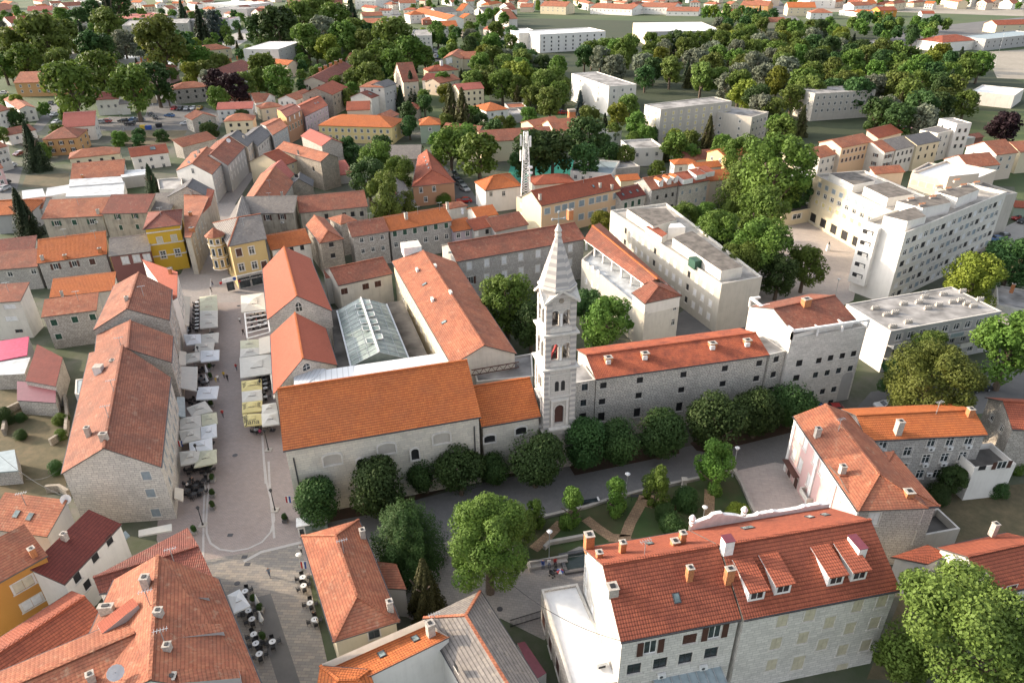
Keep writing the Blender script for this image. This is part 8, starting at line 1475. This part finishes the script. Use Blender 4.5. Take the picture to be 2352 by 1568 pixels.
for k, (where, L_, tk) in TB.items():
    for i, (u, v) in enumerate(L_):
        p = at(u, v, 0); o = bpy.data.objects.new('cafe_table', TM[tk]); C.objects.link(o); o.location = p+Vector((0, 0, .06)); o.rotation_euler.z = .3*(tk == 'r')
        tag(o, f"{['round white', 'square white', 'square black']['rsb'.index(tk)]} café table, {NW[i]} one counting down, {where}", 'table', 'café tables')
        for j in range(4):
            a = j*math.pi/2+rr.uniform(-.25, .25)+(.4 if tk == 'r' else 0); c_ = bpy.data.objects.new('cafe_chair', CM['k']); C.objects.link(c_); c_.location = p+Vector((math.sin(a)*-.75, math.cos(a)*.75, .06)); c_.rotation_euler.z = a
            tag(c_, f"black café chair, {CD[j]} side of the {NW[i]} table {where}", 'chair', 'black chairs, '+where)
# potted shrubs
def _pot(s): s.box((0, 0, 0), .7, .7, .55, 'concroof', top=1.15)
PM = meshof(_pot, 'pot')
for i, (u, v, lb) in enumerate([(490, 1106, 'planter with cone shrub beside the dark tables'), (490, 1141, 'second planter down the left edge of the square'), (490, 1169, 'third planter down the left edge, nearest'), (486, 1078, 'planter at the corner of the nearest green parasol'), (487, 935, 'planter beside the diamond parasol'), (485, 872, 'planter beside the closed white parasols'), (484, 850, 'planter above the closed white parasols'), (656, 1198, 'big planter with red flowers at the hall corner'), (606, 1472, 'planter at the lower end of the dark strip terrace'), (600, 1406, 'planter between the closed parasols'), (585, 1385, 'planter at the top of the dark strip terrace'), (448, 1226, 'long low planter beside the lamp base')]):
    p = at(u, v); e = empty('planter', p, lb, 'planter', 'planters with shrubs'); link('pot', PM, e, (0, 0, .06)); link('shrub', cmesh('ball', 'dark', i % 3, 0), e, (0, 0, 1.1), 0, (.5, .5, .65))
# lamps
def lamp(u, v, z, label, globe=False, hgt=None):
    p = at(u, v); hgt = hgt or zfor(p, z); e = empty('lamp_post', p, label, 'lamp', 'globe lamps' if globe else 'black lantern lamps'); s = MB()
    s.cyl(p, .09 if not globe else .07, hgt-.5, 'iron' if not globe else 'metal', 8, .05); s.cyl(p, .2, .5, 'iron' if not globe else 'metal', 8, .1); s.build('post', e, p)
    s = MB()
    if globe: s.cyl(p+Vector((0, 0, hgt-.5)), .12, .45, 'white', 10, .42); s.cyl(p+Vector((0, 0, hgt-.05)), .42, .12, 'dish', 10, .2)
    else: s.cyl(p+Vector((0, 0, hgt-.55)), .14, .4, 'glass', 6, .26); s.cyl(p+Vector((0, 0, hgt-.15)), .3, .3, 'iron', 6, .03)
    s.build('lantern', e, p)
    if not globe: s = MB(); s.box(p, 1.1, 1.1, .16, 'kerbm'); s.build('base', e, p)
lamp(632, 1172, 1123, 'black lantern post on the right edge near the round laurel'); lamp(617, 1034, 986, 'black lantern post at the corner of the white parasols'); lamp(466, 1206, 1163, 'black lantern post at the lower left of the square'); lamp(461, 920, 893, 'black lantern beside the bluish parasol'); lamp(462, 832, 796, 'black lantern between white parasols'); lamp(585, 722, 698, 'black lantern by the white pergola'); lamp(603, 905, 872, 'black lantern beside the yellow parasol'); lamp(460, 1066, 1020, 'black lantern rising through the last parasol group')
for a in [(1437, 1143, 1087, 'globe lamp over the middle magnolia'), (1682, 1094, 1027, 'globe lamp at the forecourt corner'), (1610, 1222, 1163, 'globe lamp near the white parapet'), (1261, 1284, 1219, 'globe lamp beside the courtyard bench'), (893, 1265, 1213, 'globe lamp left of the drooping cedar'), (694, 1310, 1272, 'globe lamp beside the hipped house'), (1938-20, 680, 640, 'slim lamp post on the plaza'), (1680, 1044, 1040, 'short lamp')][:7]: lamp(*a, globe=True)
for u, v, z, lb in [(284, 298, 257, 'tall grey street lamp in the car park'), (360, 278, 238, 'tall grey street lamp by the parked cars'), (443, 272, 250, 'small street lamp by the stone house'), (146, 262, 248, 'street lamp behind the faded red roof'), (663, 205, 187, 'street lamp on the football lawn'), (2260, 105, 52, 'tall floodlight mast near the top right'), (2285, 150, 78, 'second floodlight mast near the top right')]: lamp(u, v, z, lb, globe=True)
# people: a skinned stick figure each, with hair and clothes
def person(u, v, shirt, legs, label, pose='walk', az=0.0, scale=1.0, hair='hair', z=.07):
    p = at(u, v, 0); e = empty('person', (p.x, p.y, z), label, 'person'); e.rotation_euler.z = az; e.scale = (scale,)*3
    st = .22 if pose == 'walk' else .03
    if pose == 'sit': V_ = [(0, 0, .5), (0, 0, .75), (0, -.02, 1.02), (0, -.02, 1.15), (0, -.04, 1.3), (.1, 0, .48), (.13, -.42, .5), (.13, -.45, .05), (.13, -.58, .03), (-.1, 0, .48), (-.13, -.42, .5), (-.13, -.45, .05), (-.13, -.58, .03), (.2, 0, .98), (.26, -.1, .74), (.15, -.35, .62), (-.2, 0, .98), (-.26, -.1, .74), (-.15, -.35, .62)]
    else: V_ = [(0, 0, .95), (0, 0, 1.18), (0, 0, 1.42), (0, 0, 1.54), (0, -.02, 1.67), (.1, 0, .9), (.11, -st*.5, .5), (.11, -st, .06), (.11, -st-.14, .03), (-.1, 0, .9), (-.11, st*.4, .5), (-.11, st, .07), (-.11, st-.12, .03), (.2, 0, 1.4), (.27, st*.5, 1.13), (.27, -.02, .88), (-.2, 0, 1.4), (-.27, -st*.5, 1.13), (-.27, -.18, .9)]
    E_ = [(0, 1), (1, 2), (2, 3), (3, 4), (0, 5), (5, 6), (6, 7), (7, 8), (0, 9), (9, 10), (10, 11), (11, 12), (2, 13), (13, 14), (14, 15), (2, 16), (16, 17), (17, 18)]
    RD = [.15, .15, .16, .06, .115, .1, .07, .045, .05, .1, .07, .045, .05, .065, .045, .035, .065, .045, .035]
    me = bpy.data.meshes.new('body'); me.from_pydata(V_, E_, []); o = bpy.data.objects.new('body', me); C.objects.link(o); md = o.modifiers.new('s', 'SKIN'); sk_ = me.skin_vertices[0].data
    for q, r in zip(sk_, RD): q.radius = (r, r*.8)
    sk_[0].use_root = True; o.modifiers.new('b', 'SUBSURF').levels = 1
    dg = bpy.context.evaluated_depsgraph_get(); nm = bpy.data.meshes.new_from_object(o.evaluated_get(dg)); bpy.data.objects.remove(o); nm.materials.clear()
    for mt in ('skin', shirt, legs, 'iron', hair): nm.materials.append(M[mt])
    zs = (.55, 1.08) if pose == 'sit' else (.93, 1.46)
    for f in nm.polygons: c = f.center; f.material_index = (3 if c.z < .09 else 2 if c.z < zs[0] else 1 if c.z < zs[1] and not (abs(c.x) > .24 and c.z < zs[0]+.2) else 0); f.use_smooth = True
    for f in nm.polygons:
        c = f.center; hz = zs[1]+.2
        if c.z > hz+.05 or (c.z > hz-.05 and c.y > -.02): f.material_index = 4
    link('body', nm, e, (0, 0, 0)); return e
plain('pinkc', (.55, .05, .18)); plain('yellowc', (.60, .42, .05)); plain('greyblue', (.18, .23, .30)); plain('jeans', (.06, .09, .16))
for a in [(552, 743, 'white', 'iron', 'person in white shirt and black shorts walking away up the square', 'walk', 3.1), (544, 851, 'red', 'jeans', 'person in red shirt and dark jeans by the biggest canopy', 'walk', 3.0), (516, 869, 'yellowc', 'iron', 'person in yellow shirt and dark shorts beside a black-clad walker', 'walk', 3.3), (524, 876, 'iron', 'iron', 'person in black dress with long hair', 'walk', 3.2), (502, 877, 'white', 'iron', 'person in white shirt next to the yellow-shirted child', 'walk', .4), (513, 958, 'red', 'iron', 'person in red top and black shorts walking alone', 'walk', .2), (620, 1324, 'greyblue', 'jeans', 'person in grey-blue shirt on the flagstones', 'walk', .1), (693, 1271, 'white', 'iron', 'person half behind the corner of the hipped house', 'walk', 3), (598, 998, 'pinkc', 'iron', 'person in bright pink sitting at a round table', 'sit', 1.2), (446, 1114, 'iron', 'iron', 'waiter in dark clothes at the black tables', 'walk', 1), (432, 1122, 'white', 'jeans', 'person in white sitting at the black tables', 'sit', 1.5), (489, 657, 'iron', 'jeans', 'person in dark jacket at the bank corner', 'walk', 2), (486, 672, 'iron', 'iron', 'second dark-clothed person below the bank corner', 'walk', 2.4),
          (1247, 1301, 'blue', 'jeans', 'person in blue on the left of the courtyard bench', 'sit', 0), (1261, 1298, 'white', 'jeans', 'person in white in the middle of the courtyard bench', 'sit', 0), (1275, 1296, 'red', 'iron', 'person at the right end of the courtyard bench', 'sit', 0), (590, 742, 'red', 'iron', 'person in red sitting under the white pergola', 'sit', 2), (603, 738, 'iron', 'iron', 'person in black sitting under the white pergola', 'sit', .5), (599, 757, 'white', 'iron', 'person in white sitting under the white pergola', 'sit', 4), (722, 1420, 'iron', 'iron', 'person in black sitting at the lowest table by the hipped house', 'sit', 3), (731, 1436, 'white', 'iron', 'person in pale top at the lowest table by the hipped house', 'sit', 4.5), (560, 770, 'iron', 'iron', 'person in dark clothes at the pergola corner', 'walk', 1)]: person(*a)
person(497, 879, 'yellowc', 'yellowc', 'child in yellow beside a white-shirted adult', 'walk', .3, .75)
# courtyard: bench, basin, prams, flag umbrella, solar bench
def thing1(name, label, cat, fn, p, rz=0, group=None):
    s = MB(); fn(s); o = s.build(name); o.location = p; o.rotation_euler.z = rz; tag(o, label, cat, group); return o
p = at(1262, 1300, 0); thing1('stone_bench', 'pale stone bench with three sitting people', 'bench', lambda s: (s.box((0, 0, 0), 5.2, .6, .45, 'kerbm'), s.box((0, .45, 0), 5.6, .3, .9, 'kerbm'), s.box((-2.9, 0, 0), .3, 1.2, .8, 'kerbm')), p+Vector((0, .15, .06)), .22)
p = at(1325, 1292, 0); thing1('basin', 'dark granite water basin in the courtyard', 'basin', lambda s: (s.box((0, -1.6, 0), 4.4, .5, .4, 'roof_slate'), s.box((0, 1.6, 0), 4.4, .5, .4, 'roof_slate'), s.box((-2, 0, 0), .5, 2.7, .4, 'roof_slate'), s.box((2, 0, 0), .5, 2.7, .4, 'roof_slate'), s.box((0, 0, 0), 3.5, 2.7, .2, 'water')), p+Vector((0, 0, .06)), .2)
for k, (u, v) in enumerate(((1276, 1313), (1268, 1323))): thing1('pram', ['black pram in front of the bench', 'black pram nearer the flag umbrella'][k], 'pram', lambda s: (s.box((0, 0, .4), .4, .7, .35, 'iron', top=1.2), s.cyl((0, .3, .7), .22, .3, 'iron', 8, .1), s.cyl((-.2, -.3, 0), .12, .1, 'iron', 8), s.cyl((.2, -.3, 0), .12, .1, 'iron', 8), s.cyl((-.2, .3, 0), .12, .1, 'iron', 8), s.cyl((.2, .3, 0), .12, .1, 'iron', 8), s.bar((0, .35, .5), (0, .6, 1), .05, 'iron')), at(u, v)+Vector((0, 0, .06)), .8*k)
thing1('striped_umbrella', 'small umbrella striped red, white and blue', 'umbrella', lambda s: [s.poly([(0, 0, 1.5), (.55*math.cos(i*1.047), .55*math.sin(i*1.047), 1.15), (.55*math.cos(i*1.047+1.047), .55*math.sin(i*1.047+1.047), 1.15)], ('red', 'white', 'blue')[i % 3]) for i in range(6)]+[s.bar((0, 0, .2), (0, 0, 1.5), .04, 'iron')], at(1286, 1325))
thing1('solar_bench', 'white bench with dark solar top beside the promenade kerb', 'bench', lambda s: (s.box((0, 0, .4), 3.0, .8, .1, 'glass'), s.box((-1.55, 0, 0), .2, .9, .55, 'white'), s.box((1.55, 0, 0), .25, .9, .7, 'white')), at(1352, 1156)+Vector((0, 0, .06)), .2)
thing1('kiosk', 'small glass information kiosk under the corner laurel', 'kiosk', lambda s: (s.box((0, 0, 0), 4.2, 1.6, 2.3, 'glassgreen'), s.box((0, 0, 2.3), 4.5, 1.9, .15, 'white'), s.box((-1.6, -.82, .2), 1.0, .1, 1.9, 'white'), s.box((-1.6, -.9, .6), .6, .06, 1.2, 'glass')), at(722, 1222)+Vector((0, 0, .05)), .25)
thing1('bust_monument', 'small bronze bust on a white pedestal on the plaza', 'monument', lambda s: (s.box((0, 0, 0), .9, .9, 1.9, 'white', top=.8), s.cyl((0, 0, 1.9), .3, .4, 'iron', 8, .15), s.cyl((0, 0, 2.3), .17, .35, 'iron', 8, .14)), at(1901, 576))
thing1('info_board', 'dark tilted information board at the promenade kerb', 'sign', lambda s: (s.box((0, 0, 1.0), 1.2, .5, .06, 'iron'), s.box((-.5, 0, 0), .06, .06, 1, 'iron'), s.box((.5, 0, 0), .06, .06, 1, 'iron')), at(1457, 1150))
thing1('pillar_monument', 'short stone pillar with a cap at the garden kerb', 'monument', lambda s: (s.box((0, 0, 0), .8, .8, 1.8, 'kerbm', top=.75), s.box((0, 0, 1.8), .9, .9, .25, 'kerbm')), at(1570, 1122))
for k, (u, v, c_) in enumerate(((330, 297, 'yellowc'), (342, 298, 'blue'), (366, 293, 'iron'))): thing1('waste_container', ['yellow', 'blue', 'black'][k]+' waste container at the lower edge of the car park', 'waste container', lambda s: (s.box((0, 0, .1), 2.4, 1.6, 1.5, c_, top=1.1), s.box((0, 0, 1.6), 2.7, 1.8, .25, c_), s.cyl((-.9, -.6, 0), .12, .1, 'iron', 6), s.cyl((.9, -.6, 0), .12, .1, 'iron', 6)), at(u, v)+Vector((0, 0, .05)), .1, 'waste containers')
for k, (u, v, z, lb) in enumerate(((660, 1140, 3.2, 'flag hanging from the corner of the stone hall'), (695, 1290, 3.4, 'flag on the wall of the hipped house'), (412, 1012, 3.0, 'red and white flag on the left facade'))):
    p = at(u, v, z); thing1('flag', lb, 'flag', lambda s: ([s.poly([(-.35+.24*i, -.02*i, -1.2), (-.11+.24*i, -.02*i, -1.2), (-.05+.24*i, .05, 0), (-.35+.24*i, .05, 0)], ('red', 'white', 'blue')[i]) for i in range(3)], s.bar((-.5, .06, .02), (.6, .06, .02), .05, 'metal')), p)
# ================= cars =================
CC = {'silver': (.42, .43, .44), 'white': (.72, .72, .72), 'black': (.02, .02, .025), 'red': (.38, .02, .02), 'blue': (.05, .13, .30), 'grey': (.16, .17, .18), 'yellow': (.55, .33, .03), 'maroon': (.13, .02, .03)}
for k, c_ in CC.items():
    mt, nt, b = newmat('paint_'+k); b.inputs['Base Color'].default_value = (*c_, 1); b.inputs['Roughness'].default_value = .3; b.inputs['Coat Weight'].default_value = .5
def carbody(mt):
    s = MB(); W2 = .88; pr = [(-2.1, .35), (-2.15, .75), (-1.9, .95), (-.95, 1.02), (1.9, 1.0), (2.12, .8), (2.15, .35)]
    cab = [(-1.0, 1.0), (-.35, 1.45), (1.2, 1.47), (1.85, 1.0)]
    L_ = [Vector((x, -W2, z)) for x, z in pr]; R2 = [Vector((x, W2, z)) for x, z in pr]
    s.poly(L_[::-1], mt); s.poly(R2, mt)
    for i in range(len(pr)): j = (i+1) % len(pr); s.poly([L_[i], L_[j], R2[j], R2[i]], mt)
    a = [Vector((x, -W2*(.95 if z < 1.2 else .78), z)) for x, z in cab]; b_ = [Vector((x, W2*(.95 if z < 1.2 else .78), z)) for x, z in cab]
    s.poly([a[1], a[2], b_[2], b_[1]], mt)
    for q in (a, b_):
        for i in (1, 2): s.bar(q[i], q[0 if i == 1 else 3], .09, mt)
    o = s.build('body'); me = o.data; bpy.data.objects.remove(o)
    s = MB(); s.poly(a, 'glass'); s.poly(b_[::-1], 'glass'); s.poly([a[0], a[1], b_[1], b_[0]], 'glass'); s.poly([a[2], a[3], b_[3], b_[2]], 'glass'); o = s.build('windows'); m2 = o.data; bpy.data.objects.remove(o); return me, m2
def _wh(s):
    n = 12
    for y in (-.1, .1): s.poly([(.32*math.cos(i*2*math.pi/n), y, .32*math.sin(i*2*math.pi/n)) for i in range(n)], 'iron'); s.poly([(.18*math.cos(i*2*math.pi/n), y*1.05, .18*math.sin(i*2*math.pi/n)) for i in range(n)], 'metal')
    for i in range(n): a, b_ = i*2*math.pi/n, (i+1)*2*math.pi/n; s.poly([(.32*math.cos(a), -.1, .32*math.sin(a)), (.32*math.cos(b_), -.1, .32*math.sin(b_)), (.32*math.cos(b_), .1, .32*math.sin(b_)), (.32*math.cos(a), .1, .32*math.sin(a))], 'iron')
WH = meshof(_wh, 'wheel'); HL = meshof(lambda s: s.box((0, 0, 0), .06, .35, .16, 'dish', base=False), 'headlight'); CB = {}; CARS = []
for u, v, c_, a in [(231, 283, 'silver', .1), (245, 282, 'red', .1), (284, 281, 'black', .1), (303, 279, 'blue', .2), (321, 279, 'grey', .1), (299, 288, 'black', 0), (390, 269, 'blue', -.3), (400, 253, 'red', 1.6), (415, 253, 'black', 1.6), (430, 253, 'silver', 1.6), (445, 252, 'white', 1.6), (459, 252, 'yellow', 1.6), (347, 266, 'black', 2.2), (356, 273, 'black', 2.2), (427, 287, 'white', .3), (436, 284, 'white', .3), (125, 267, 'silver', 1.5), (130, 284, 'white', 1.5), (8, 216, 'white', .2), (118, 240, 'black', 1.9), (45, 357, 'maroon', 1.4), (25, 385, 'white', 1.3), (9, 438, 'silver', 1.4), (10, 425, 'black', 1.4), (697, 208, 'blue', .2), (703, 200, 'maroon', .9), (917, 34, 'white', .1), (996, 118, 'silver', .3), (1005, 121, 'white', .3), (1003, 128, 'silver', .3), (1017, 118, 'white', .3), (1011, 132, 'blue', .3), (1004, 138, 'black', .3), (1016, 126, 'silver', .3), (1067, 438, 'silver', 2.1), (1059, 427, 'grey', 2.1), (1049, 416, 'black', 2.1), (1041, 403, 'black', 2.1), (1066, 466, 'red', .2), (1276, 256, 'silver', .5), (1291, 263, 'red', .3), (1284, 259, 'black', .5), (1685, 319, 'silver', .3), (1670, 327, 'white', 1), (1633, 489, 'white', .1), (2328, 494, 'white', .6), (2336, 504, 'red', .5), (2349, 512, 'black', .5), (2285, 553, 'blue', .2), (2302, 546, 'black', .4), (2249, 896, 'black', .2), (1911, 945, 'red', 0), (2034, 938, 'white', .1), (1874, 948, 'blue', .2), (2075, 300, 'black', .1), (2086, 303, 'red', .1), (2098, 306, 'maroon', .1), (2065, 298, 'silver', .1)]:
    if c_ not in CB: CB[c_] = carbody('paint_'+c_)
    p = at(u, v, 0); sc = 1.22 if p.y > 220 else 1.0; e = empty('parked_car', (p.x, p.y, .05), None, 'car', 'cars parked in the streets and lots', a); e.scale = (sc,)*3
    link('body', CB[c_][0], e, (0, 0, 0)); link('windows', CB[c_][1], e, (0, 0, 0))
    for x in (-1.3, 1.3):
        for y in (-.82, .82): link('wheel', WH, e, (x, y, .32))
    for y in (-.6, .6): link('headlight', HL, e, (-2.14, y, .7))
    CARS.append([e, u, v, c_])
relabel(CARS, lambda t: f'{t[3]} parked car', ANC2, None)
# far strip of woods beyond the last houses, one mass
V_, F_ = [], []; rf = random.Random(9); cv, cf = crown('broad', 77, 320, .16)
for _ in range(420):
    u, v = rf.uniform(-100, 2450), rf.uniform(-60, -8); p = at(u, v, 0); r = rf.uniform(5, 9); b0 = len(V_); V_ += [(p.x+q.x*r, p.y+q.y*r, q.z*r+r) for q in cv]; F_ += [tuple(i+b0 for i in f) for f in cf]
me = bpy.data.meshes.new('distant_woodland'); me.from_pydata(V_, [], F_); me.materials.append(M['leaf_green']); o = bpy.data.objects.new('distant_woodland', me); C.objects.link(o); tag(o, 'continuous woodland at the far top edge', 'woodland', None, 'stuff')
import os
if os.environ.get('DBG'):
    for k, b in B.items(): print('BLD', k, 'D=%.1f' % (b['D'] or 0), 'W=%.1f' % (b['P'][1]-b['P'][0]).length, 'rise=%.1f' % b['rise'], 'h=%.1f' % b['h'], 'back-left px %d,%d' % proj(b['P'][3])[:2], 'ridge?')
